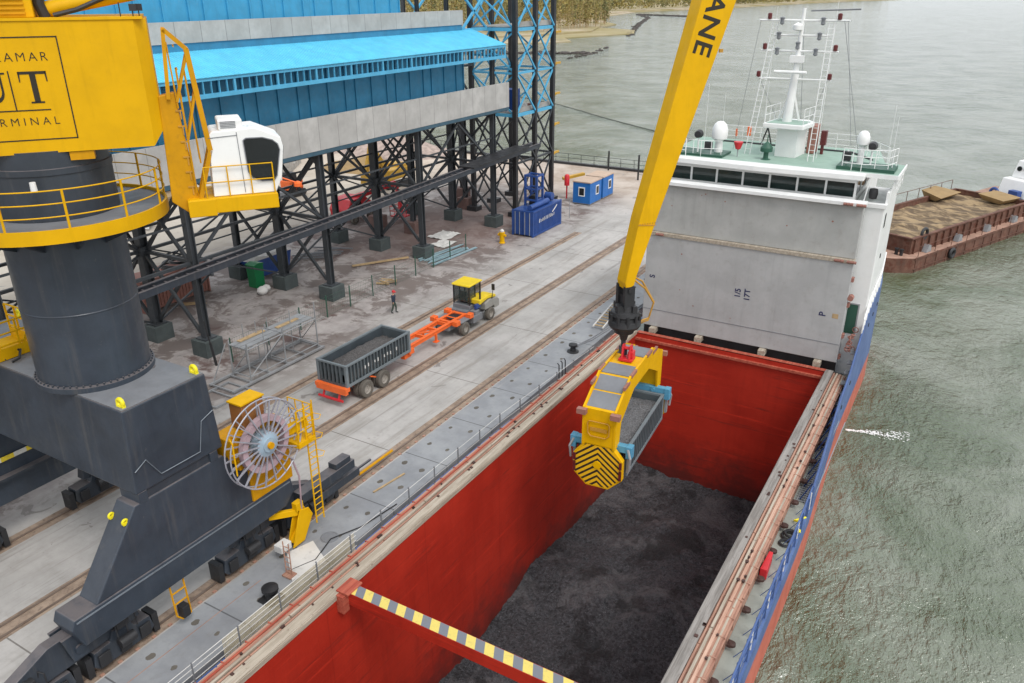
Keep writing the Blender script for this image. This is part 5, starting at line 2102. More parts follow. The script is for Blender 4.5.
pieces(b, 'bumper', 'rustc', arch, world=False)
b = MB()
b.path([(.50, -3.80, 4.0), (.52, -3.80, 4.5), (.45, -3.80, 4.62), (-.45, -3.80, 4.62), (-.52, -3.80, 4.5), (-.5, -3.80, 4.0)], .03, 6)
b.path([(-.5, -3.80, 4.0), (-.35, -3.80, 3.85), (.35, -3.80, 3.85), (.5, -3.80, 4.0)], .03, 6)
b.box(-.4, .4, -3.79, -3.76, 4.12, 4.3)
b.build('panel_frame', 'hose', arch, world=False)
b = MB()
b.box(-.34, .34, -.3, .3, 6.15, 6.28)
for x_ in (-.22, .14):
    b.prism([(-.3, 6.28), (.3, 6.28), (.16, 6.95), (-.16, 6.95)], 'x', x_, x_ + .08)
b.tube((-.27, 0, 6.75), (.27, 0, 6.75), .08, 10)
b.box(.05, .32, -.1, .3, 6.3, 6.6)
L(b, 'hook_block', 'redb', bev=.02)
def octagon(k=1.0):
    return [(-1.2 * k, 1.75), (-.55 * k, 1.12), (.55 * k, 1.12), (1.2 * k, 1.75), (1.2 * k, 2.75), (.65 * k, 3.42), (-.65 * k, 3.42), (-1.2 * k, 2.75)]
chev = NT('yellow and black chevrons')
X_, Y_, Z_ = chev.xyz()
u_ = chev.math('ADD', Z_, chev.math('MULTIPLY', chev.math('ABSOLUTE', X_), .8))
f_ = chev.math('GREATER_THAN', chev.math('FRACT', chev.math('MULTIPLY', u_, 1 / .3)), .56)
cc_ = chev.mix(f_, lin((228, 176, 20)), lin((40, 36, 28)))
cc_ = chev.mix(chev.ramp(chev.noise(5, 6, .7), .55, .75, 0, .4), cc_, lin((130, 110, 70)))
M['chevron'] = chev.done(cc_, .5)
for sg in (-1, 1):
    b = MB()
    b.prism(octagon(), 'y', sg * 3.72, sg * 3.42)
    oc = L(b, 'end_plate', 'yellow', bev=.03)
    b = MB()
    b.prism([(x * .93, 2.27 + (z - 2.27) * .93) for x, z in octagon()], 'y', sg * 3.73, sg * 3.722)
    b.build('chevron_panel', 'chevron', oc, world=False)
    b = MB()
    b.lathe([(.02, -.02), (.2, -.02), (.2, .04), (.02, .04)], (0, sg * 3.76, 2.35), 12, axis='y')
    b.build('bearing_cap', 'yellow', oc, world=False)
    b = MB()
    for x_ in (-1.18, 1.06):
        b.box(x_, x_ + .12, sg * 3.78 - .03, sg * 3.78 + .03, 1.8, 2.3)
        b.box(x_, x_ + .12, sg * 3.78 - .03, sg * 3.78 + .03, 2.4, 2.75)
    pieces(b, 'red_reflector', 'redd', oc, world=False)
    b = MB()
    b.box(-1.45, 1.45, sg * 3.36, sg * 3.05, 3.05, 3.4)
    b.box(-1.5, -1.22, sg * 3.4, sg * 3.0, 2.8, 3.42)
    b.box(1.22, 1.5, sg * 3.4, sg * 3.0, 2.8, 3.42)
    for x_ in (-.6, .6):
        b.lathe([(.02, -.04), (.13, -.04), (.13, .04), (.02, .04)], (x_, sg * 3.02, 3.25), 10, axis='y')
    L(b, 'clamp_frame', 'spblue', bev=.02)
    b = MB()
    for x_ in (-1.32, 1.32):
        b.box(x_ - .06, x_ + .06, sg * 3.3, sg * 3.1, 2.0, 2.8)
        b.path([(x_, sg * 3.4, 3.3), (x_ * 1.12, sg * 3.5, 2.9), (x_ * 1.08, sg * 3.45, 2.3)], .06, 6)
    pieces(b, 'clamp_arm', 'galv', spr, False)

def open_container(name, label, loc, rz, h, wd=2.44, ln=6.06, group=None):
    t = thing(name, label, 'container', loc, rz, group)
    hw, hl = wd / 2, ln / 2
    b = MB()
    b.box(-hw, hw, -hl, hl, 0, .16)
    b.build('floor', 'greyc', t, world=False)
    for sx in (-1, 1):
        b = MB()
        b.box(sx * (hw - .13), sx * (hw - .17), -hl + .05, hl - .05, .16, h - .1)
        b.build('side_wall', 'greyshade', t, world=False)
        b = MB()
        y = -hl + .12
        while y < hl - .1:
            b.box(sx * (hw - .13), sx * hw, y - .055, y + .055, .18, h - .12)
            y += .30
        b.build('side_ribs', 'greyc', t, world=False)
    for sy in (-1, 1):
        b = MB()
        b.box(-hw + .1, hw - .1, sy * (hl - .13), sy * (hl - .17), .16, h - .1)
        x = -hw + .3
        while x < hw - .2:
            b.box(x - .06, x + .06, sy * (hl - .13), sy * hl, .18, h - .12)
            x += .3
        b.build('end_wall', 'greyc', t, world=False)
    b = MB()
    for sx in (-1, 1):
        b.box(sx * (hw - .13), sx * (hw + .01), -hl, hl, h - .12, h)
        b.box(sx * (hw - .02), sx * (hw + .01), -hl, hl, .0, .2)
    for sy in (-1, 1):
        b.box(-hw, hw, sy * (hl - .13), sy * (hl + .01), h - .118, h + .002)
    for sx in (-1, 1):
        for sy in (-1, 1):
            b.box(sx * (hw - .16), sx * (hw + .015), sy * (hl - .16), sy * (hl + .015), 0, h + .01)
    b.build('top_rail', 'rails', t, world=False, bev=.015)
    return t
def coal_load(name, label, loc, rz, wd, ln, crown, seed, mat, grp=None):
    b = MB()
    nx, ny = 34, 84
    for j in range(ny + 1):
        for i in range(nx + 1):
            u, v = i / nx * 2 - 1, j / ny * 2 - 1
            x, y = u * wd / 2, v * ln / 2
            z = crown * (1 - u * u) * (1 - v * v) + .10 * noise.fractal(Vector((x * 1.2, y * 1.2, seed)), .9, 2.1, 3) + .035 * noise.noise(Vector((x * 7, y * 7, seed)))
            b.v.append((x, y, z))
    for j in range(ny):
        for i in range(nx):
            a = j * (nx + 1) + i
            b.f.append((a, a + 1, a + nx + 2, a + nx + 1))
    n0 = len(b.v)
    b.v += [(-wd / 2, -ln / 2, -.5), (wd / 2, -ln / 2, -.5), (wd / 2, ln / 2, -.5), (-wd / 2, ln / 2, -.5)]
    b.f.append((n0, n0 + 3, n0 + 2, n0 + 1))
    b.f.append((*range(0, nx + 1), n0 + 1, n0))
    b.f.append((*[j * (nx + 1) for j in range(ny, -1, -1)], n0, n0 + 3))
    b.f.append((*[j * (nx + 1) + nx for j in range(ny + 1)], n0 + 2, n0 + 1))
    b.f.append((*range(ny * (nx + 1) + nx, ny * (nx + 1) - 1, -1), n0 + 3, n0 + 2))
    b.mi = [0] * len(b.f)
    o = b.build(name, mat, smooth=True, ang=60)
    o.location = loc
    o.rotation_euler = (0, 0, rz)
    return tag(o, label, 'coal load', grp)
open_container('open_container', 'open grey ribbed container of coal held by the yellow spreader over the hold', (-13.05, 32.9, 1.62), SPZ, 1.5, 2.44, 6.0, 'open top coal containers')
coal_load('coal_load', 'black coal filling the container held by the yellow spreader', (-13.05, 32.9, 2.72), SPZ, 2.2, 5.75, .18, 3, 'coal3', 'coal in open containers')

# ================================================================ TRACTOR, TRAILER, CONTAINER
TX = -30.62
tr = thing('container_trailer', 'orange skeletal trailer with twin rear wheels carrying one grey container at its tail', 'trailer', (TX, 34, 0))
b = MB()
for sx in (-.48, .48):
    b.box(TX + sx - .07, TX + sx + .07, 30.9, 43.4, .92, 1.2)
    b.box(TX + sx - .12, TX + sx + .12, 30.9, 43.4, 1.17, 1.215)
for y in (32.4, 34.6, 36.2, 38.0, 39.6, 41.0, 42.2, 43.3):
    b.box(TX - .45, TX + .45, y - .07, y + .07, .95, 1.18)
b.bar((TX - .48, 39.7, 1.1), (TX + .48, 41.0, 1.1), .1, .1)
b.build('chassis_frame', 'orange', tr, bev=.01)
for y in (37.15, 42.5, 44.2):
    b = MB()
    b.box(TX - 1.1, TX + 1.1, y - .12, y + .12, 1.0, 1.22)
    for sx in (-1, 1):
        b.box(TX + sx * .95 - .2 * 1, TX + sx * .95 + .2, y - .24, y + .24, 1.0, 1.34)
    b.build('bolster', 'orange', tr, bev=.02)
b = MB()
for sx in (-.48, .48):
    b.box(TX + sx - .07, TX + sx + .07, 43.4, 44.4, 1.02, 1.2)
b.box(TX - .7, TX + .7, 43.2, 44.5, 1.0, 1.04)
b.build('gooseneck', 'orange', tr)
b = MB()
b.box(TX - 1.15, TX + 1.15, 30.72, 30.98, .82, 1.24)
b.box(TX - 1.2, TX - .8, 30.7, 31.1, 1.0, 1.26)
b.box(TX + .8, TX + 1.2, 30.7, 31.1, 1.0, 1.26)
b.build('rear_beam', 'orange', tr, bev=.02)
b = MB()
for sx in (-.6, .6):
    b.bar((TX + sx, 30.85, .85), (TX + sx, 30.7, .45), .08, .1)
b.box(TX - .95, TX + .95, 30.62, 30.72, .38, .5)
b.build('underrun_bar', 'redb', tr)
b = MB()
for sx in (-.55, .55):
    b.bar((TX + sx, 40.6, 1.0), (TX + sx, 40.6, .45), .14)
    b.box(TX + sx - .16, TX + sx + .16, 40.4, 40.8, .4, .46)
b.box(TX + .6, TX + .95, 36.6, 37.3, .75, 1.05)
pieces(b, 'landing_leg', 'orange', tr)
b = MB()
for y in (32.55, 34.1):
    b.tube((TX - .9, y, .5), (TX + .9, y, .5), .1, 10)
b.bar((TX + 1.0, 33.0, 1.15), (TX + 1.0, 33.5, .9), .3, .06)
b.build('axle', 'orange', tr)
def wheel(par, x, y, r, wd, face):
    b = MB()
    b.lathe([(r * .55, -wd / 2), (r * .93, -wd / 2), (r, -wd / 2 + .05), (r, wd / 2 - .05), (r * .93, wd / 2), (r * .55, wd / 2), (r * .55, -wd / 2)], (x, y, r), 26, axis='x')
    t_ = b.build('wheel', 'tyre', par, smooth=True, ang=30)
    b = MB()
    b.lathe([(.02, -.02), (r * .2, -.02), (r * .25, -.1), (r * .48, -.1), (r * .56, .03), (r * .56, -wd / 2), (.02, -wd / 2)] if face < 0 else [(.02, .02), (r * .2, .02), (r * .25, .1 - .04), (r * .48, .04), (r * .56, wd / 2 - .01), (r * .56, -wd / 2), (.02, -wd / 2)], (x, y, r), 20, axis='x')
    b.build('rim', 'rimg', t_, smooth=True)
for y in (32.5, 34.1):
    for sx in (-1, 1):
        wheel(tr, TX + sx * 1.16, y, .56, .32, sx)
        wheel(tr, TX + sx * .78, y, .56, .32, sx)
open_container('open_container', 'open grey ribbed container of coal standing on the tail of the orange trailer', (TX, 33.98, 1.22), 0, 1.42, 2.3, 6.06, 'open top coal containers')
coal_load('coal_load', 'dark coal mounded in the container on the orange trailer', (TX, 33.98, 1.98), 0, 2.08, 5.8, .5, 9, 'coal2', 'coal in open containers')
b = MB()
for k, y in enumerate((32.6, 32.9, 33.5, 33.8, 34.4, 34.7, 35.0, 35.6)):
    b.box(TX + 1.15, TX + 1.158, y - .045, y + .045, 1.85 + .03 * (k % 3), 2.05 + .05 * (k % 2))
o = b.build('stencil_flecks', 'bag', [q for q in bpy.data.objects if q.name.startswith('open_container') and q.location.y > 33.5][0])
tt = thing('terminal_tractor', 'low terminal tractor with yellow cab roof coupled to the orange trailer', 'tractor', (TX, 45, 0))
b = MB()
b.box(TX - .5, TX + .5, 42.2, 47.8, .55, .9)
b.box(TX - 1.15, TX + 1.15, 44.4, 45.6, .5, 1.02)
b.box(TX - 1.1, TX - .55, 42.9, 44.2, .98, 1.06)
b.box(TX + .55, TX + 1.1, 42.9, 44.2, .98, 1.06)
b.build('chassis', 'plate', tt, bev=.03)
b = MB()
b.prism([(46.0, 1.0), (46.0, 1.5), (46.6, 1.68), (47.7, 1.5), (47.95, 1.3), (47.95, .75), (47.3, .75), (47.2, 1.0)], 'x', TX - 1.15, TX + 1.15)
b.build('engine_hood', 'hoodg', tt, bev=.06)
b = MB()
b.prism([(45.35, 1.6), (45.35, 1.95), (46.6, 2.0), (47.5, 1.8), (47.6, 1.58), (46.4, 1.76)], 'x', TX + .02, TX + 1.1)
b.build('hood_cowl', 'lemon', tt, bev=.05)
b = MB()
b.box(TX - 1.05, TX + .45, 45.0, 46.6, 1.02, 1.5)
b.box(TX + .6, TX + 1.1, 44.75, 45.3, .9, 1.3)
b.box(TX - 1.0, TX + .4, 44.6, 45.0, .95, 1.2)
b.build('cab_base', 'plate', tt, bev=.04)
b = MB()
for x in (TX - 1.0, TX + .36):
    for y in (45.1, 45.85, 46.55):
        b.bar((x, y, 1.5), (x, y, 2.92), .08)
pieces(b, 'cab_pillar', 'black', tt)
b = MB()
b.box(TX - .95, TX + .31, 46.53, 46.56, 1.55, 2.9)
b.box(TX - .95, TX + .31, 45.09, 45.12, 1.75, 2.9)
b.box(TX - 1.01, TX - .98, 45.14, 46.5, 1.55, 2.9)
b.box(TX + .35, TX + .38, 45.14, 45.8, 1.55, 2.9)
b.build('cab_glass', 'clear', tt)
b = MB()
b.box(TX - .65, TX - .1, 45.4, 46.0, 1.5, 1.75)
b.box(TX - .65, TX - .1, 45.35, 45.46, 1.7, 2.4)
b.build('seat', 'black', tt, bev=.04)
b = MB()
b.prism([(44.95, 2.92), (45.02, 3.04), (46.65, 3.08), (46.8, 2.94)], 'x', TX - 1.12, TX + .48)
b.build('cab_roof', 'lemon', tt, bev=.06)
b = MB()
b.tube((TX + .95, 45.6, 1.7), (TX + .95, 45.6, 2.6), .07, 8)
b.tube((TX + 1.15, 46.9, 1.6), (TX + 1.25, 47.0, 2.75), .025, 6)
b.box(TX + 1.12, TX + 1.35, 46.92, 47.0, 2.3, 2.75)
b.box(TX - 1.35, TX - 1.15, 46.92, 47.0, 2.3, 2.75)
pieces(b, 'mirror', 'black', tt)
b = MB()
b.lathe([(.05, 1.05), (.5, 1.05), (.55, 1.14), (.05, 1.18)], (TX, 43.6, 0), 20)
b.build('fifth_wheel', 'black', tt, smooth=True)
b = MB()
b.box(TX + .8, TX + 1.02, 45.0, 45.6, 1.36, 1.7)
b.build('blue_tank', 'blued', tt, bev=.04)
for y, r in ((43.35, .5), (46.75, .5)):
    for sx in (-1, 1):
        wheel(tt, TX + sx * 1.02, y, r, .34, sx)

# ================================================================ OBJECTS ON THE QUAY
# blue container with closed door bars, and the blue lifting gear on it
bc = thing('shipping_container', 'closed deep blue container with worn white marks at the foot of the lattice tower', 'container', (-38.4, 70.0, 0))
b = MB()
b.box(-39.55, -37.2, 67.05, 72.95, .1, 2.55)
b.build('body', 'blued', bc)
b = MB()
y = 67.3
while y < 72.8:
    b.box(-37.2, -37.16, y, y + .12, .25, 2.4)
    y += .27
for x in (-39.5, -37.25):
    for y in (67.05, 72.95):
        b.box(x - .09, x + .09, y - .09, y + .09, 0, 2.6)
b.box(-39.6, -37.15, 66.98, 67.1, 2.42, 2.6)
b.box(-37.24, -37.14, 67, 73, 2.45, 2.6)
b.box(-37.24, -37.14, 67, 73, .05, .22)
b.build('frame', 'blued', bc, bev=.01)
for xs in ((-39.45, -38.45), (-38.35, -37.3)):
    b = MB()
    b.box(xs[0], xs[1], 66.98, 67.04, .2, 2.42)
    d_ = b.build('door', 'blued', bc)
    b = MB()
    for x in (xs[0] + .25, xs[1] - .25):
        b.tube((x, 66.95, .15), (x, 66.95, 2.45), .035, 6)
    b.build('lock_rod', 'galv', d_)
b = MB()
rn = random.Random(6)
y = 68.2
while y < 71.4:
    h_ = rn.uniform(.22, .42)
    z_ = 1.25 + .03 * (y - 68)
    b.bar((-37.13, y, z_), (-37.13, y + .1, z_ + h_), .03, rn.uniform(.06, .13), up=(0, 1, 0))
    y += rn.uniform(.24, .4)
b.path([(-37.13, 70.9, 1.75), (-37.13, 71.4, 2.0), (-37.13, 71.9, 2.3)], .05, 5)
b.build('white_marks', 'bag', bc)
fr = thing('lifting_frame', 'dark blue steel lifting frame standing upright on the blue container', 'lifting gear', (-38.6, 69.6, 2.6))
b = MB()
for x in (-39.2, -37.9):
    for y in (69.0, 70.2):
        b.bar((x, y, 2.6), (x, y, 5.7), .2)
b.build('upright', 'blued', fr)
b = MB()
for z in (3.2, 4.3, 5.6):
    for y in (69.0, 70.2):
        b.bar((-39.2, y, z), (-37.9, y, z), .16)
    for x in (-39.2, -37.9):
        b.bar((x, 69.0, z), (x, 70.2, z), .16)
b.bar((-39.2, 69, 3.2), (-37.9, 69, 4.3), .1)
pieces(b, 'crossbar', 'blued', fr)
b = MB()
b.tube((-37.75, 67.3, 2.85), (-37.75, 71.0, 2.85), .28, 12)
b.lathe([(.05, -.4), (.4, -.4), (.4, .4), (.05, .4)], (-38.2, 72.2, 3.0), 14, axis='x')
b.build('roller', 'blued', fr, smooth=True)
b = MB()
b.box(-38.9, -38.2, 69.2, 69.9, 2.65, 3.6)
b.build('motor', 'black', fr, bev=.05)

def office(y0, y1, label):
    t = thing('office_cabin', label, 'site cabin', (-38.9, (y0 + y1) / 2, 0), 0, 'blue site cabins')
    b = MB()
    b.box(-40.0, -37.85, y0, y1, .12, 2.5)
    b.build('wall', 'blueb', t)
    b = MB()
    b.box(-40.06, -37.79, y0 - .06, y1 + .06, 2.5, 2.62)
    b.build('roof', 'tanroof', t)
    b = MB()
    for x in (-39.9, -37.95):
        for y in (y0 + .1, y1 - .1):
            b.box(x - .1, x + .1, y - .1, y + .1, 0, .12)
    b.box(-40.02, -37.83, y0 - .02, y1 + .02, .1, .16)
    b.build('skid', 'plate', t)
    ws = [((-39.3, -38.5), y0, 'y'), ((y0 + (y1 - y0) * .5, y0 + (y1 - y0) * .5 + .8), -37.85, 'x')]
    for (a, c), q, ax_ in ws:
        b = MB()
        if ax_ == 'y':
            b.box(a, c, q - .04, q - .002, .95, 2.0)
        else:
            b.box(q + .002, q + .04, a, c, .95, 2.0)
        f = b.build('window', 'white', t)
        b = MB()
        if ax_ == 'y':
            b.box(a + .1, c - .1, q - .05, q - .041, 1.07, 1.88)
        else:
            b.box(q + .041, q + .05, a + .1, c - .1, 1.07, 1.88)
        b.build('pane', 'glassd', f)
    return t
office(81.4, 84.4, 'blue site cabin with white framed windows, the nearer one beside the tower')
office(84.9, 87.8, 'blue site cabin standing behind the other cabin, near the quay end')
b = MB()
for q in ((-34.3, 78.7), (-35.5, 80.0), (-33.6, 83)):
    pass
# worker
def person(x, y, rz):
    me = bpy.data.meshes.new('person')
    J = {'pel': (0, 0, .95, .15), 'bel': (0, .0, 1.12, .15), 'che': (0, .0, 1.36, .18), 'nek': (0, .01, 1.52, .065), 'hea': (0, .03, 1.62, .095), 'top': (0, .03, 1.73, .08),
         'sl': (-.2, 0, 1.44, .075), 'el': (-.27, .03, 1.15, .055), 'hl': (-.25, .12, .9, .04), 'sr': (.2, 0, 1.44, .075), 'er': (.27, -.05, 1.16, .055), 'hr': (.25, .02, .9, .04),
         'pl': (-.1, 0, .88, .11), 'kl': (-.11, .14, .5, .075), 'al': (-.11, .12, .09, .05), 'tl': (-.11, .3, .04, .04), 'pr': (.1, 0, .88, .11), 'kr': (.11, -.05, .5, .075), 'ar': (.11, -.2, .1, .05), 'tr': (.12, -.04, .04, .04)}
    names = list(J)
    E_ = [('pel', 'bel'), ('bel', 'che'), ('che', 'nek'), ('nek', 'hea'), ('hea', 'top'), ('che', 'sl'), ('sl', 'el'), ('el', 'hl'), ('che', 'sr'), ('sr', 'er'), ('er', 'hr'), ('pel', 'pl'), ('pl', 'kl'), ('kl', 'al'), ('al', 'tl'), ('pel', 'pr'), ('pr', 'kr'), ('kr', 'ar'), ('ar', 'tr')]
    me.from_pydata([J[n_][:3] for n_ in names], [(names.index(a), names.index(c)) for a, c in E_], [])
    o = bpy.data.objects.new('person', me)
    col.objects.link(o)
    o.modifiers.new('skin', 'SKIN')
    o.modifiers.new('sub', 'SUBSURF').levels = 2
    o.modifiers['sub'].render_levels = 2
    for i, n_ in enumerate(names):
        me.skin_vertices[0].data[i].radius = (J[n_][3], J[n_][3])
    me.skin_vertices[0].data[0].use_root = True
    bpy.context.view_layer.update()
    m2 = bpy.data.meshes.new_from_object(o.evaluated_get(bpy.context.evaluated_depsgraph_get()))
    o.modifiers.clear()
    o.data = m2
    for k in ('cloth', 'cloth2', 'skin', 'black'):
        m2.materials.append(M[k])
    for p in m2.polygons:
        c = p.center
        p.use_smooth = True
        p.material_index = 2 if c.z > 1.5 or (abs(c.x) > .18 and c.z < .98 and c.z > .8) else (0 if c.z > .93 else (1 if c.z > .14 else 3))
    o.location = (x, y, 0)
    o.rotation_euler = (0, 0, rz)
    tag(o, 'worker in a red hard hat and dark work clothes walking on the concrete quay', 'person')
    ORG[o] = Matrix.Translation((x, y, 0)) @ Matrix.Rotation(rz, 4, 'Z')
    b = MB()
    b.lathe([(.155, 1.70), (.135, 1.70), (.125, 1.77), (.09, 1.83), (.01, 1.86)], (0, .03, 0), 16)
    b.box(-.08, .08, .13, .23, 1.695, 1.71)
    b.build('hard_hat', 'redb', o, world=False, smooth=True)
    b = MB()
    b.lathe([(.2, 1.0), (.215, 1.2), (.235, 1.4), (.12, 1.5)], (0, .0, 0), 14, sy=.72)
    b.build('jacket', 'cloth', o, world=False, smooth=True)
    b = MB()
    for sx in (-1, 1):
        b.ball((sx * .035, .125, 1.645), .014, 6, 4)
    b.ball((0, .14, 1.615), .02, 6, 4)
    b.box(-.03, .03, .122, .130, 1.575, 1.583)
    b.build('face', 'skin', o, world=False)
    return o
person(-36.55, 44.2, R(-60))
# yellow hydrant
t = thing('hydrant', 'small yellow hydrant post with grey cap on the quay in front of the legs', 'hydrant', (-38.94, 64.0, 0))
b = MB()
b.lathe([(.3, 0), (.3, .08), (.24, .12), (.24, .95), (.28, .98), (.28, 1.08), (.1, 1.12)], (-38.94, 64, 0), 14)
for sx in (-1, 1):
    b.lathe([(.02, -.12), (.13, -.12), (.13, .12), (.02, .12)], (-38.94 + sx * .3, 64, .8), 10, axis='x')
b.build('body', 'yellow', t, smooth=True)
b = MB()
b.lathe([(.2, 1.12), (.2, 1.25), (.08, 1.38), (.01, 1.4)], (-38.94, 64, 0), 12)
b.build('cap', 'bag', t, smooth=True)
# mesh fence
fe = thing('mesh_fence', 'low green wire mesh fence on thin posts along the stained apron', 'fence', (-40.2, 46, 0))
fy = [31.9, 35.1, 38.2, 41, 43.6, 46.3, 49.2, 52, 54.6, 57.2, 59.8]
fxs = lambda y: -40.35 + .0 * y
for y in fy:
    b = MB()
    b.tube((fxs(y), y, 0), (fxs(y), y, 1.75), .045, 6)
    b.build('post', 'greend', fe)
b = MB()
y = fy[0]
for z in (.15, .5, .9, 1.3, 1.62):
    b.tube((fxs(0), fy[0], z), (fxs(0), fy[-1], z), .008, 4)
while y < fy[-1]:
    b.tube((fxs(0), y, .12), (fxs(0), y, 1.64), .005, 3)
    y += .2
b.build('mesh', 'greend', fe)
# scaffolding trestle
sc_ = thing('scaffold', 'grey steel scaffold frame with plank deck standing before the trestle legs', 'scaffold', (-37.3, 32.4, 0))
SX0, SX1, SY0, SY1 = -38.6, -37.0, 30.4, 36.4
b = MB()
for x in (SX0, SX1):
    for y in (SY0, SY0 + 3, SY1):
        b.tube((x, y, .05), (x, y, 2.5 if x == SX0 else (3.4 if y == SY1 else 2.6)), .05, 6)
for x in (SX0, SX1):
    for z in (.35, 2.2):
        b.tube((x, SY0, z), (x, SY1, z), .04, 6)
    b.tube((x, SY0, .35), (x, SY0 + 3, 2.2), .035, 6)
    b.tube((x, SY1, .35), (x, SY0 + 3, 2.2), .035, 6)
for y in (SY0, SY0 + 3, SY1):
    for z in (.35, 2.2):
        b.tube((SX0, y, z), (SX1, y, z), .04, 6)
    b.tube((SX0, y, .3), (SX1, y, 2.1), .03, 6)
b.build('frame', 'galv', sc_)
b = MB()
for k in range(3):
    for j in range(2):
        b.box(SX0 + .1 + .47 * k, SX0 + .5 + .47 * k, SY0 + 3.0 * j - .1, SY0 + 3.0 * j + 2.95, 2.24, 2.29)
b.build('deck', 'galv', sc_)
b = MB()
b.box(SX0 + .15, SX0 + .5, SY0 + .5, SY0 + 2.6, 2.3, 2.35)
b.box(SX0 + .6, SX0 + .9, SY0 + 3.3, SY0 + 5.2, 2.3, 2.35)
b.build('plank', 'wood', sc_)
b = MB()
for x in (SX0 - .1, SX1 + .35):
    b.box(x - .08, x + .08, 28.6, 36.6, .1, .22)
for y in (28.7, 30.2, 31.8, 33.4, 35, 36.5):
    b.box(SX0 - .1, SX1 + .35, y - .05, y + .05, .12, .2)
b.build('base_frame', 'galv', sc_)
b = MB()
for q in ((SX0, 31.6), (SX1, 31.8), (SX0 + .5, 33.2), (SX0 + .9, 34.8), (SX0 + .3, 32.4)):
    b.tube((q[0], q[1], .3), (q[0], q[1], 3.2), .03, 6)
b.bar((SX0 - .2, 29.0, .2), (SX0 - .2, 30.3, 2.3), .05)
pieces(b, 'guard_post', 'galv', sc_)
pole = MB()
pole.tube((-40.9, 31.0, 0), (-41.3, 30.9, 3.1), .05, 6)
pole.tube((-40.9, 31.0, 0), (-41.08, 30.95, 1.6), .085, 8)
tag(pole.build('marker_pole', 'black'), 'thin black pole leaning beside the grey scaffold', 'pole')
fm = MB()
fm.box(-38.2, -38.08, 26.8, 29.6, .02, .14)
fm.box(-36.2, -36.08, 26.8, 29.6, .02, .14)
for y in (26.8, 28.2, 29.5):
    fm.box(-38.08, -36.2, y, y + .1, .03, .12)
fm.build('ground_frame', 'galv', sc_)
# bins, brown container, hoses under the gallery
t = thing('waste_bin', 'tall bright green waste container under the gallery beside a footing', 'bin', (-50.0, 43.2, 0))
b = MB()
b.prism([(42.85, 0), (43.75, 0), (43.8, 1.9), (42.8, 1.9)], 'x', -50.7, -49.75)
b.build('body', 'greenb', t, bev=.04)
b = MB()
b.prism([(42.75, 1.9), (43.85, 1.9), (43.85, 1.98), (43.3, 2.1), (42.75, 1.98)], 'x', -50.75, -49.7)
b.build('lid', 'greenb', t, bev=.03)
t = thing('tarpaulin_skip', 'deep blue skip under a pale sheet behind the green waste container', 'skip', (-53, 46.5, 0))
b = MB()
b.prism([(44.6, 0), (48.4, 0), (48.8, 1.5), (44.2, 1.5)], 'x', -54.2, -51.6)
b.build('body', 'blued', t, bev=.04)
b = MB()
b.prism([(44.2, 1.5), (48.8, 1.5), (47.6, 1.85), (46, 1.7), (45, 1.9)], 'x', -54.2, -51.6)
b.build('sheet', 'bag', t, bev=.05)
t = thing('rusty_container', 'faded red brown ribbed container with dark hoses on top under the gallery', 'container', (-54, 38.5, 0))
b = MB()
b.box(-55.2, -52.8, 34.6, 40.6, .1, 2.5)
b.build('body', 'rustc', t)
b = MB()
y = 34.8
while y < 40.5:
    b.box(-52.8, -52.74, y, y + .14, .25, 2.4)
    y += .3
b.box(-55.25, -52.72, 34.55, 34.7, 0, 2.55)
b.box(-55.25, -52.72, 40.5, 40.65, 0, 2.55)
b.build('ribs', 'rustc', t)
b = MB()
b.box(-54.6, -53.2, 40.66, 40.7, .2, 2.3)
b.build('door_opening', 'black', t)
b = MB()
for k in range(5):
    b.ring((-53.9 + .08 * k, 38.4 + .2 * k, 2.6 + .11 * k), .9 + .14 * (k % 3), .06, n=24)
tag(b.build('hose_coil', 'black', smooth=True), 'coiled dark hoses lying on the faded red brown container', 'hoses')
b = MB()
b.add([(-52.4, 37.4, .02), (-51.0, 38.6, .02), (-50.6, 38.4, .02), (-51.9, 37.0, .02), (-52.4, 37.4, .08), (-51.0, 38.6, .08), (-50.6, 38.4, .08), (-51.9, 37.0, .08)], [(0, 1, 2, 3), (7, 6, 5, 4), (0, 4, 5, 1), (1, 5, 6, 2), (2, 6, 7, 3), (3, 7, 4, 0)])
tag(b.build('plywood_sheet', 'wood'), 'pale plywood sheet lying before the red brown container', 'board')
b = MB()
b.bar((-46.6, 51.0, .15), (-43.8, 55.5, .15), .25, .12)
tag(b.build('timber_plank', 'wood'), 'long pale timber lying on wet concrete between the footings', 'timber')
b = MB()
b.ball((-48.3, 42.1, .35), .42, 10, 6, (1, 1.1, .85))
b.ball((-48.6, 42.8, .3), .36, 10, 6, (1, 1, .8))
tag(b.build('white_sacks', 'bag', smooth=True), 'two white sacks slumped against a dark footing', 'sacks')
pal = MB()
rn = random.Random(4)
for k in range(7):
    a = rn.uniform(-.5, .5)
    pal.bar((-41.6 + rn.uniform(-.4, .4), 48.6 + .1 * k, .08 + .04 * k), (-40.9 + rn.uniform(-.2, .5), 49.2 + a, .1 + .04 * k), .16, .05)
tag(pal.build('plank_pile', 'wood'), 'small pile of short boards by the mesh fence', 'boards')
pal = MB()
for k in range(12):
    x = -42.6 + .2 * k
    z = .1 + .1 * (k % 2)
    pal.tube((x + rn.uniform(-.2, .2), 55.2 + rn.uniform(-.7, .7), z), (x + .5 + rn.uniform(-.3, .3), 60.6 + rn.uniform(-.8, .8), z), .055, 6)
tag(pal.build('pipe_stack', 'paleb'), 'loose stack of pale blue pipes behind the mesh fence', 'pipes')
pal = MB()
for k in range(7):
    pal.bar((-53 + rn.uniform(-1, 1), 50 + .5 * k, .15 + .03 * k), (-50.2 + rn.uniform(-.6, .6), 51.6 + .5 * k, .15 + .03 * k), .14, .1)
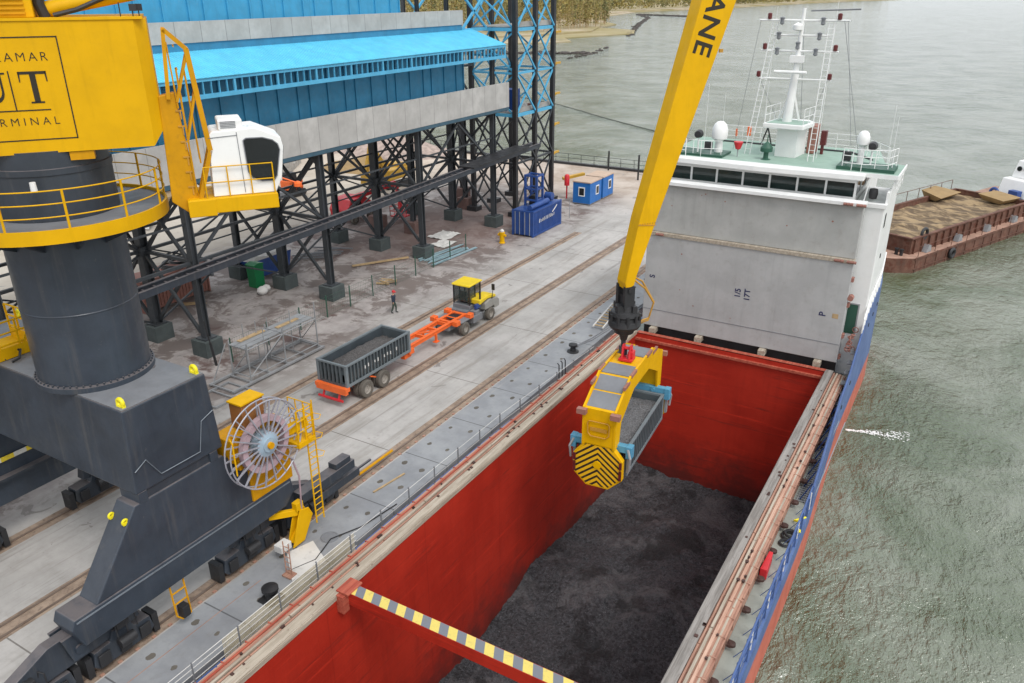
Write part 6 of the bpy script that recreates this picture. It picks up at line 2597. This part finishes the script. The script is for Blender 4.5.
tag(pal.build('steel_offcuts', 'plate'), 'dark steel sections lying between the middle footings', 'steel bars')
for q, lab in (((-43.6, 60.8, .9), 'crumpled white plastic sheet on wet ground nearest the pale blue pipes'), ((-45.2, 63.2, 1.1), 'crumpled white plastic sheet farther back between the dark footings')):
    b = MB()
    n = 10
    for j in range(n + 1):
        for i in range(n + 1):
            u, v = (i / n - .5) * 2 * q[2], (j / n - .5) * 2.4 * q[2]
            b.v.append((q[0] + u + .2 * noise.noise(Vector((u, v, q[1]))), q[1] + v, .06 + .22 * abs(noise.noise(Vector((u * 2.2, v * 2.2, q[0]))))))
    for j in range(n):
        for i in range(n):
            a = j * (n + 1) + i
            b.f.append((a, a + 1, a + n + 2, a + n + 1))
    b.mi = [0] * len(b.f)
    tag(b.build('plastic_sheet', 'bag'), lab, 'plastic sheet', 'plastic sheets under the gallery')
# red machine, excavator, small orange loader behind the legs
def tracks(t, x, y, L_, wd):
    for sx in (-1, 1):
        b = MB()
        b.prism([(y - L_ / 2, .35), (y - L_ / 2 + .3, .02), (y + L_ / 2 - .3, .02), (y + L_ / 2, .35), (y + L_ / 2 - .2, .8), (y - L_ / 2 + .2, .8)], 'x', x + sx * wd / 2 - .25, x + sx * wd / 2 + .25)
        b.build('track', 'black', t, bev=.04)
t = thing('boom_lift', 'bright red telescopic machine with low arm parked behind the trestle legs', 'lift', (-56.5, 63.5, 0))
b = MB()
b.prism([(61.6, .7), (65.4, .7), (65.6, 1.6), (64.2, 2.6), (62.0, 2.5), (61.4, 1.5)], 'x', -58.6, -56.0)
b.build('body', 'redb', t, bev=.08)
b = MB()
b.bar((-57.2, 62.8, 2.3), (-54.2, 67.2, 3.6), .45, .5)
b.bar((-54.2, 67.2, 3.6), (-52.6, 66.0, .7), .35, .4)
b.build('arm', 'redb', t, bev=.04)
b = MB()
b.box(-53.4, -51.8, 65.0, 66.4, .5, .62)
railing(b, [(-53.4, 65, .6), (-51.8, 65, .6), (-51.8, 66.4, .6), (-53.4, 66.4, .6), (-53.4, 65, .6)], 1.0, .04, 2, .8)
b.build('basket', 'redb', t)
b = MB()
b.prism([(62.2, 1.7), (63.6, 1.7), (63.4, 2.4), (62.4, 2.4)], 'x', -56.02, -55.98)
b.build('side_window', 'glassd', t)
for y in (62.2, 64.8):
    for x in (-58.7, -55.9):
        wheel(t, x, y, .5, .4, 1)
t = thing('excavator', 'ochre yellow excavator with upright arm standing in the yard behind the legs', 'excavator', (-64, 78, 0))
tracks(t, -64, 78.2, 4.6, 2.6)
b = MB()
b.box(-65.4, -62.6, 76.6, 80.8, 1.0, 2.3)
b.box(-65.2, -62.8, 79.2, 80.9, 1.2, 2.6)
b.build('body', 'crate', t, bev=.1)
b = MB()
b.prism([(76.2, 1.9), (77.8, 1.9), (77.8, 3.2), (76.6, 3.2)], 'x', -65.3, -64.0)
b.build('cab', 'crate', t, bev=.06)
b = MB()
b.prism([(76.3, 2.3), (77.5, 2.3), (77.5, 3.05), (76.7, 3.05)], 'x', -63.99, -63.96)
b.build('cab_window', 'glassd', t)
b = MB()
b.bar((-63.4, 77.0, 2.2), (-63.6, 74.6, 5.6), .5, .6)
b.bar((-63.6, 74.6, 5.6), (-63.6, 73.4, 2.4), .4, .5)
b.prism([(73.0, 1.2), (74.2, 1.4), (73.8, 2.5), (73.1, 2.5)], 'x', -64.2, -63.0)
b.build('arm', 'crate', t, bev=.04)
t = thing('skid_loader', 'small orange and dark machine standing far behind the operator cab', 'loader', (-71, 68.5, 0))
tracks(t, -71, 68.5, 2.6, 1.7)
b = MB()
b.box(-71.8, -70.2, 67.4, 69.6, .8, 1.9)
b.build('body', 'orange', t, bev=.08)
b = MB()
b.prism([(67.6, 1.9), (68.9, 1.9), (68.8, 2.8), (67.8, 2.8)], 'x', -71.6, -70.4)
b.build('cab', 'black', t, bev=.04)
b = MB()
b.bar((-70.2, 68.8, 1.6), (-69.6, 66.6, .8), .2, .3)
b.box(-71.6, -69.4, 66.0, 66.5, .2, .9)
b.build('bucket', 'plate', t)
# concrete block rows, rubble heaps
rows = []
rn = random.Random(21)
for (x0, y0, n_, dx, dy, lev) in ((-80, 76, 6, 1.1, 1.35, 2), (-86, 82, 7, .9, 1.4, 2), (-92, 74, 6, 1.0, 1.2, 3)):
    for k in range(n_):
        for l in range(lev if k % 3 else 1):
            b = MB()
            x, y = x0 - dx * k * .8, y0 + dy * k
            st = len(b.v)
            b.box(-.55, .55, -.6, .6, 0, .82)
            b.xf(Matrix.Translation((x, y, .83 * l)) @ Matrix.Rotation(rn.uniform(.45, .6), 4, 'Z'), st)
            o = b.build('concrete_block', 'conc0', bev=.04)
            tag(o, 'grey cast concrete block stacked in rows in the yard behind the gallery', 'concrete block', 'concrete blocks stacked in the yard')
def heap(name, label, x, y, r, h, seed, mat, sx=1.0):
    b = MB()
    n, m = 30, 12
    b.v.append((x, y, h))
    for i in range(1, m + 1):
        for k in range(n):
            a = 2 * math.pi * k / n
            rr_ = r * i / m * (1 + .22 * noise.noise(Vector((math.cos(a) * 1.5, math.sin(a) * 1.5, seed))))
            z = max(-.05, h * (1 - (i / m) ** 1.3) * (1 + .5 * noise.noise(Vector((rr_ * math.cos(a) * .5, rr_ * math.sin(a) * .5, seed + 4)))))
            z += .35 * noise.noise(Vector((rr_ * math.cos(a) * 1.6, rr_ * math.sin(a) * 1.6, seed))) * (1 - i / m)
            b.v.append((x + rr_ * math.cos(a) * sx, y + rr_ * math.sin(a), z if i < m else -.1))
    for k in range(n):
        b.f.append((0, 1 + k, 1 + (k + 1) % n))
    for i in range(m - 1):
        for k in range(n):
            l = (k + 1) % n
            b.f.append((1 + i * n + k, 1 + (i + 1) * n + k, 1 + (i + 1) * n + l, 1 + i * n + l))
    b.mi = [0] * len(b.f)
    return tag(b.build(name, mat, smooth=True, ang=60), label, 'heap')
heap('rubble_heap', 'broad pinkish grey rubble heap at the back of the yard near the water', -78, 97, 7, 2.2, 1, 'rubble', 1.4)
heap('rubble_heap', 'lower grey rubble heap left of the broad one at the yard edge', -92, 93, 6, 1.8, 5, 'rubble', 1.3)
heap('sand_heap', 'long low heap of pale sand behind the excavator', -74, 86, 5, 1.2, 8, 'tan', 1.6)
heap('gravel_heap', 'low pale gravel heap far left behind the crane column', -88, 60, 6, 1.4, 3, 'sand', 1.5)
for (x, y, rz, lab, matn, nm, cat) in ((-96, 66, .4, 'small white van parked far back left in the yard', 'white', 'parked_van', 'van'), (-74, 50, .5, 'blue and white drum trolley far back behind the column', 'blued', 'drum_trolley', 'trolley')):
    t = thing(nm, lab, cat, (x, y, 0), rz)
    if cat == 'van':
        b = MB()
        b.prism([(-2.4, .35), (2.3, .35), (2.4, 1.0), (1.5, 1.2), (1.0, 2.0), (-2.4, 2.05)], 'x', -.95, .95)
        b.build('body', matn, t, world=False, bev=.08)
        b = MB()
        b.prism([(1.02, 1.25), (1.42, 1.2), (.96, 1.92), (.2, 1.92), (.2, 1.25)], 'x', -.97, .97)
        b.build('window', 'glassd', t, world=False)
        for yy in (-1.5, 1.5):
            for sx in (-1, 1):
                b = MB()
                b.lathe([(.02, -.1), (.34, -.1), (.34, .1), (.02, .1)], (sx * .86, yy, .34), 16, axis='x')
                b.build('wheel', 'tyre', t, world=False, smooth=True)
    else:
        b = MB()
        b.lathe([(.02, -.9), (.75, -.9), (.75, .9), (.02, .9)], (0, 0, 1.1), 20, axis='x')
        b.build('drum', matn, t, world=False, smooth=True)
        b = MB()
        b.box(-1.1, 1.1, -.9, -.8, .2, .4)
        b.box(-1.1, 1.1, .8, .9, .2, .4)
        for sx in (-1.05, 1.05):
            b.bar((sx, -.85, .3), (sx, 0, 1.1), .1)
            b.bar((sx, .85, .3), (sx, 0, 1.1), .1)
        b.build('frame', 'white', t, world=False)
# quay end railing, lamp posts
b = MB()
qr = thing('quay_railing', 'black railing with thin posts along the far end of the quay', 'railing', (-50, 101.3, .3))
railing(b, [(-100, 101.3, .3), (-21, 101.3, .3)], 1.15, .035, 2, 2.0)
b.build('rails', 'black', qr)
qr2 = thing('pier_gate', 'dark steel gate frame and tall posts on the quay behind the blue cabins', 'gate', (-35, 96, 0))
b = MB()
for q in ((-38.2, 96.5, 3.2), (-44, 100.2, 2.6), (-31.5, 97.5, 2.6), (-34.8, 97, 2.2)):
    b.box(q[0] - .09, q[0] + .09, q[1] - .09, q[1] + .09, 0, q[2])
pieces(b, 'post', 'black', qr2)
b = MB()
for z in (.7, 1.3, 1.9):
    b.tube((-38.2, 96.5, z), (-31.5, 97.5, z), .03, 5)
b.build('bar', 'greend', qr2)
t = thing('wire_stand', 'thin grey wire stand beside the blue container and tower', 'stand', (-38, 75.5, 0))
b = MB()
b.path([(-38.6, 74.6, 0), (-38.6, 74.6, 2.1), (-37.4, 75.4, 2.1), (-37.4, 75.4, 0)], .035, 5)
b.tube((-38.6, 74.6, 1.1), (-37.4, 75.4, 1.1), .025, 5)
b.build('frame', 'galv', t)
b = MB()
b.lathe([(.05, 0), (.3, 0), (.3, 1.1), (.2, 1.25), (.05, 1.3)], (-41.6, 83.0, 1.6), 12)
b.box(-41.65, -41.55, 82.9, 83.1, 0, 1.6)
tag(b.build('fire_bell', 'redb', smooth=True), 'red cylinder mounted on a post beside the tower foot', 'fire post')
b = MB()
b.bar((-42.4, 83.5, 2.2), (-40.6, 85.5, 2.6), .5, .3)
tag(b.build('yellow_beam', 'crate'), 'short ochre beam propped behind the nearer blue cabin', 'beam')
# things on the quay edge
bo = thing('bollard', 'squat black mooring bollard on grey edge plates near the black rotator', 'bollard', (-21.6, 44.6, 0))
b = MB()
b.lathe([(.4, 0), (.4, .06), (.2, .1), (.18, .38), (.3, .45), (.3, .56), (.1, .62)], (-21.6, 44.6, 0), 18)
b.build('post', 'black', bo, smooth=True)
bo2 = thing('bollard', 'squat black mooring bollard behind the netting, nearest the lower left corner', 'bollard', (-21.35, 16.9, 0))
b = MB()
b.lathe([(.42, 0), (.42, .06), (.24, .1), (.22, .4), (.34, .48), (.34, .6), (.1, .66)], (-21.35, 16.9, 0), 18)
b.box(-21.7, -21.0, 16.5, 17.3, 0, .1)
b.build('post', 'black', bo2, smooth=True)
for o in (bo, bo2): o['group'] = 'mooring bollards on the quay edge'
b = MB()
b.path([(-21.6, 44.75, .3), (-21.0, 46.3, .5), (-20.4, 47.9, .9), (-19.9, 49.5, 1.2), (-19.5, 52, 1.5)], .045, 6)
b.path([(-21.6, 44.6, .3), (-20.9, 46.1, .45), (-20.3, 47.5, .85), (-19.8, 49.1, 1.15), (-19.4, 51.6, 1.45)], .045, 6)
tag(b.build('mooring_line', 'plate', smooth=True), 'taut grey mooring line from the black bollard to the ship', 'rope')
gw = thing('gangway_ladder', 'short pale ladder lying on the grey edge plates beside the ship', 'ladder', (-21.9, 50.8, 0))
b = MB()
for dx in (-.38, .38):
    b.bar((-21.7 + dx, 48.8, .25), (-22.3 + dx, 53.6, .3), .1, .12)
b.build('stringer', 'bag', gw)
b = MB()
for k in range(9):
    t_ = (k + .5) / 9
    b.bar((-21.7 - .6 * t_ - .36, 48.8 + 4.8 * t_, .28), (-21.7 - .6 * t_ + .36, 48.8 + 4.8 * t_, .28), .12, .05)
pieces(b, 'rung', 'wood', gw)
b = MB()
for k in range(3):
    b.path([(-20.12, 39.7 + .42 * k, .17), (-20.16, 39.72 + .42 * k, 1.35), (-20.2, 39.6 + .42 * k, 1.5)], .035, 6)
b.build('rod', 'black', ship)
b = MB()
b.add([(-22.9, 19.3, .012), (-21.4, 18.1, .012), (-21.1, 19.8, .012), (-22.5, 20.5, .012), (-22.9, 19.3, .05), (-21.4, 18.1, .05), (-21.1, 19.8, .05), (-22.5, 20.5, .05)], [(0, 1, 2, 3), (7, 6, 5, 4), (0, 4, 5, 1), (1, 5, 6, 2), (2, 6, 7, 3), (3, 7, 4, 0)])
tag(b.build('cover_board', 'bag'), 'pale off white board lying on the grey plates below the yellow anchor', 'board')
b = MB()
for dx in (-.16, .16):
    b.tube((-21.75 + dx, 18.3, .05), (-21.95 + dx, 18.5, 1.5), .025, 6)
for k in range(6):
    b.tube((-21.91 - .03 * k, 18.32 + .03 * k, .15 + .23 * k), (-21.59 - .03 * k, 18.32 + .03 * k, .15 + .23 * k), .02, 5)
b.box(-21.98, -21.5, 18.1, 18.5, .03, .1)
tag(b.build('step_ladder', 'rustpink'), 'small rusty step ladder standing on the quay by the off white board', 'ladder')
b = MB()
b.path([(-22.0, 18.4, .03), (-21.5, 19.6, .04), (-21.9, 21.0, .05), (-21.3, 22.4, .04), (-21.0, 24.6, .04)], .03, 5)
tag(b.build('cable', 'black', smooth=True), 'thin dark cable trailing over the grey quay plates', 'cable')
b = MB()
b.bar((-22.6, 24.8, .04), (-22.3, 26.9, .04), .09, .05)
tag(b.build('scrap_batten', 'wood'), 'short brown batten lying on the grey plates past the drive unit', 'batten')

# ================================================================ SAND BARGE AND PUSHER TUG
U = Vector((.396, .918, 0))
BZ = math.atan2(.918, .396)
ba = thing('sand_barge', 'long rusty brown barge loaded with pale sand moored beyond the ship', 'barge', (-5.0, 79.8, WZ), BZ)
BL, BW = 40.0, 10.2       # local x along the barge, y to its left
def Bb(b, *a, **k): return b.build(*a, parent=ba, world=False, **k)
b = MB()
hullp = [(0.6, -3.2), (1.8, -1.2), (3.6, 0), (BL, 0), (BL, BW), (1.2, BW), (0, BW - 1.6)]
b.prism([(x, y - .0) for x, y in hullp], 'z', -.8, 1.45) if False else None
hullp = [(.9, 1.2), (2.4, 0), (BL, 0), (BL, BW), (.9, BW), (0, BW - 1.2), (0, 2.4)]
b.prism(hullp, 'z', -.8, 1.4)
Bb(b, 'hull', 'bargeh')
b = MB()
b.prism([(x * .995 + .08, .06 + y * .988) for x, y in hullp], 'z', 1.404, 1.42)
Bb(b, 'deck', 'barged')
b = MB()
for x in [2.6 + 1.9 * k for k in range(20)]:
    b.box(x, x + .14, -.06, 0.0, -.6, 1.5)
b.box(2.4, BL, -.09, 0, 1.25, 1.45)
b.box(2.4, BL, -.08, 0, .3, .4)
Bb(b, 'rubbing_strake', 'bargeh')
CX0, CX1, CY0, CY1 = 3.2, 27.5, 1.0, BW - 1.0
b = MB()
for a in ((CX0, CX1, CY0, CY0 + .16), (CX0, CX1, CY1 - .16, CY1), (CX0, CX0 + .16, CY0 + .16, CY1 - .16), (CX1 - .16, CX1, CY0 + .16, CY1 - .16)):
    b.box(a[0], a[1], a[2], a[3], 1.4, 2.9)
x = CX0 + .4
while x < CX1:
    b.box(x, x + .1, CY0 - .18, CY0 - .005, 1.42, 2.8)
    x += 1.35
b.box(CX0 - .05, CX1 + .05, CY0 - .12, CY0 + .2, 2.9, 3.02)
b.box(CX0 - .05, CX1 + .05, CY1 - .2, CY1 + .12, 2.9, 3.02)
b.box(CX0 - .12, CX0 + .2, CY0 + .2, CY1 - .2, 2.9, 3.02)
b.box(CX1 - .2, CX1 + .12, CY0 + .2, CY1 - .2, 2.9, 3.02)
Bb(b, 'cargo_coaming', 'bargeh')
b = MB()
nx, ny = 60, 26
for j in range(ny + 1):
    for i in range(nx + 1):
        x = CX0 + .17 + (CX1 - CX0 - .34) * i / nx
        y = CY0 + .17 + (CY1 - CY0 - .34) * j / ny
        b.v.append((x, y, 2.45 + .22 * noise.fractal(Vector((x * .5, y * .8, 2)), .9, 2.2, 4)))
for j in range(ny):
    for i in range(nx):
        a = j * (nx + 1) + i
        b.f.append((a, a + 1, a + nx + 2, a + nx + 1))
b.mi = [0] * len(b.f)
sand = b.build('sand_cargo', 'sand', smooth=True, ang=180)
sand.location = ba.location
sand.rotation_euler = ba.rotation_euler
tag(sand, 'pale brown sand cargo spread inside the rusty barge', 'sand', kind='stuff')
b = MB()
for q in ((5, .7, 1.1), (11, .5, .9), (17, .5, .9), (23, .5, .9)):
    b.prism([(q[0], 1.45), (q[0] + .9, 1.45), (q[0] + .7, 2.1), (q[0] + .3, 2.2)], 'y', .3, .8)
pieces(b, 'deck_sheet', 'galv', ba, False)
b = MB()
for x in (9.2, 29.5, 34, 38):
    b.ring((x, -.2, .75), .42, .17, 'y', 20, 8)
b.ring((5.5, 1.1, 3.1), .5, .15, 'y', 20, 8)
pieces(b, 'tyre_fender', 'black', ba, False, smooth=True)
b = MB()
for x, y in ((1.6, 3), (1.6, 7), (2.2, 8.6), (2.3, 1.6)):
    for d in (-.25, .25):
        b.lathe([(.16, 1.42), (.16, 1.95), (.22, 1.98), (.22, 2.05), (.02, 2.06)], (x, y + d, 0), 10)
b.box(1.0, 2.2, 4.4, 6.2, 1.42, 1.9)
b.lathe([(.02, -.7), (.4, -.7), (.4, .7), (.02, .7)], (1.9, 5.2, 2.2), 14, axis='y')
pieces(b, 'mooring_bitt', 'black', ba, False, smooth=True)
b = MB()
b.add([(CX0 + 17.4, CY1 - 1.8, 3.1), (CX0 + 22.4, CY1 - 1.6, 3.1), (CX0 + 21.6, CY1 + 1.2, 3.5), (CX0 + 18.2, CY1 + 1.0, 3.5), (CX0 + 17.9, CY1 - 1.0, 2.6), (CX0 + 21.9, CY1 - 1.0, 2.6), (CX0 + 21.3, CY1 + .6, 2.6), (CX0 + 18.4, CY1 + .6, 2.6)], [(0, 1, 2, 3), (7, 6, 5, 4), (0, 4, 5, 1), (1, 5, 6, 2), (2, 6, 7, 3), (3, 7, 4, 0)])
b.add([(CX0 + 21.2, 2.4, 3.2), (CX0 + 24.6, 2.0, 3.2), (CX0 + 25.2, 5.0, 3.4), (CX0 + 22.0, 5.6, 3.4), (CX0 + 21.6, 2.9, 2.7), (CX0 + 24.3, 2.5, 2.7), (CX0 + 24.8, 4.6, 2.7), (CX0 + 22.3, 5.0, 2.7)], [(0, 1, 2, 3), (7, 6, 5, 4), (0, 4, 5, 1), (1, 5, 6, 2), (2, 6, 7, 3), (3, 7, 4, 0)])
Bb(b, 'loading_tray', 'tan')
b = MB()
b.box(2.6, 3.0, 1.4, 2.2, .1, .5)
b.box(-.12, .02, 3.2, 5.0, -.4, .1)
pieces(b, 'draught_board', 'yellow2', ba, False)
b = MB()
railing(b, [(3, BW - .2, 1.42), (28, BW - .2, 1.42)], 2.4, .04, 2, 2.4)
railing(b, [(3.2, .15, 1.42), (28, .15, 1.42)], 1.0, .03, 1, 3)
Bb(b, 'rail', 'bargeh')
tg = thing('pusher_tug', 'small white wheelhouse vessel with round dark windows behind the sand barge', 'tug', (4.2, 115.0, WZ), BZ - .25)
b = MB()
b.prism([(-3, -2.4), (9, -2.4), (12, 0), (9, 2.4), (-3, 2.4), (-3.6, 0)], 'z', -.8, 1.6)
b.build('hull', 'black', tg, world=False)
b = MB()
b.prism([(-1.6, 1.6), (8, 1.6), (8, 3.6), (-1.0, 3.6)], 'y', -1.9, 1.9)
b.prism([(0, 3.6), (5, 3.6), (5, 5.6), (.7, 5.6)], 'y', -1.6, 1.6)
b.build('wheelhouse', 'white', tg, world=False, bev=.12)
b = MB()
for y in (-.9, 0, .9):
    b.lathe([(.02, -.06), (.3, -.06), (.3, .06), (.02, .06)], (.2, y, 4.7), 14, axis='x')
for x in (1.5, 2.7, 3.9):
    b.lathe([(.02, -.03), (.32, -.03), (.32, .03), (.02, .03)], (x, -1.62, 4.8), 14, axis='y')
pieces(b, 'round_window', 'glassd', tg, False, smooth=True)
b = MB()
b.lathe([(.5, 5.6), (.45, 7.6), (.3, 7.7)], (2.6, 0, 0), 14)
b.build('funnel', 'orange', tg, world=False, smooth=True)
b = MB()
b.tube((1.5, 0, 5.6), (1.5, 0, 8.6), .08, 8)
b.tube((1.5, -1, 7.6), (1.5, 1, 7.6), .04, 6)
b.build('mast', 'white', tg, world=False)
b = MB()
b.box(-2.6, -1.8, -1.6, -.4, 1.6, 2.6)
b.ring((-2.9, 1.2, 2.0), .5, .18, 'x', 18, 8)
pieces(b, 'deck_gear', 'blued', tg, False)
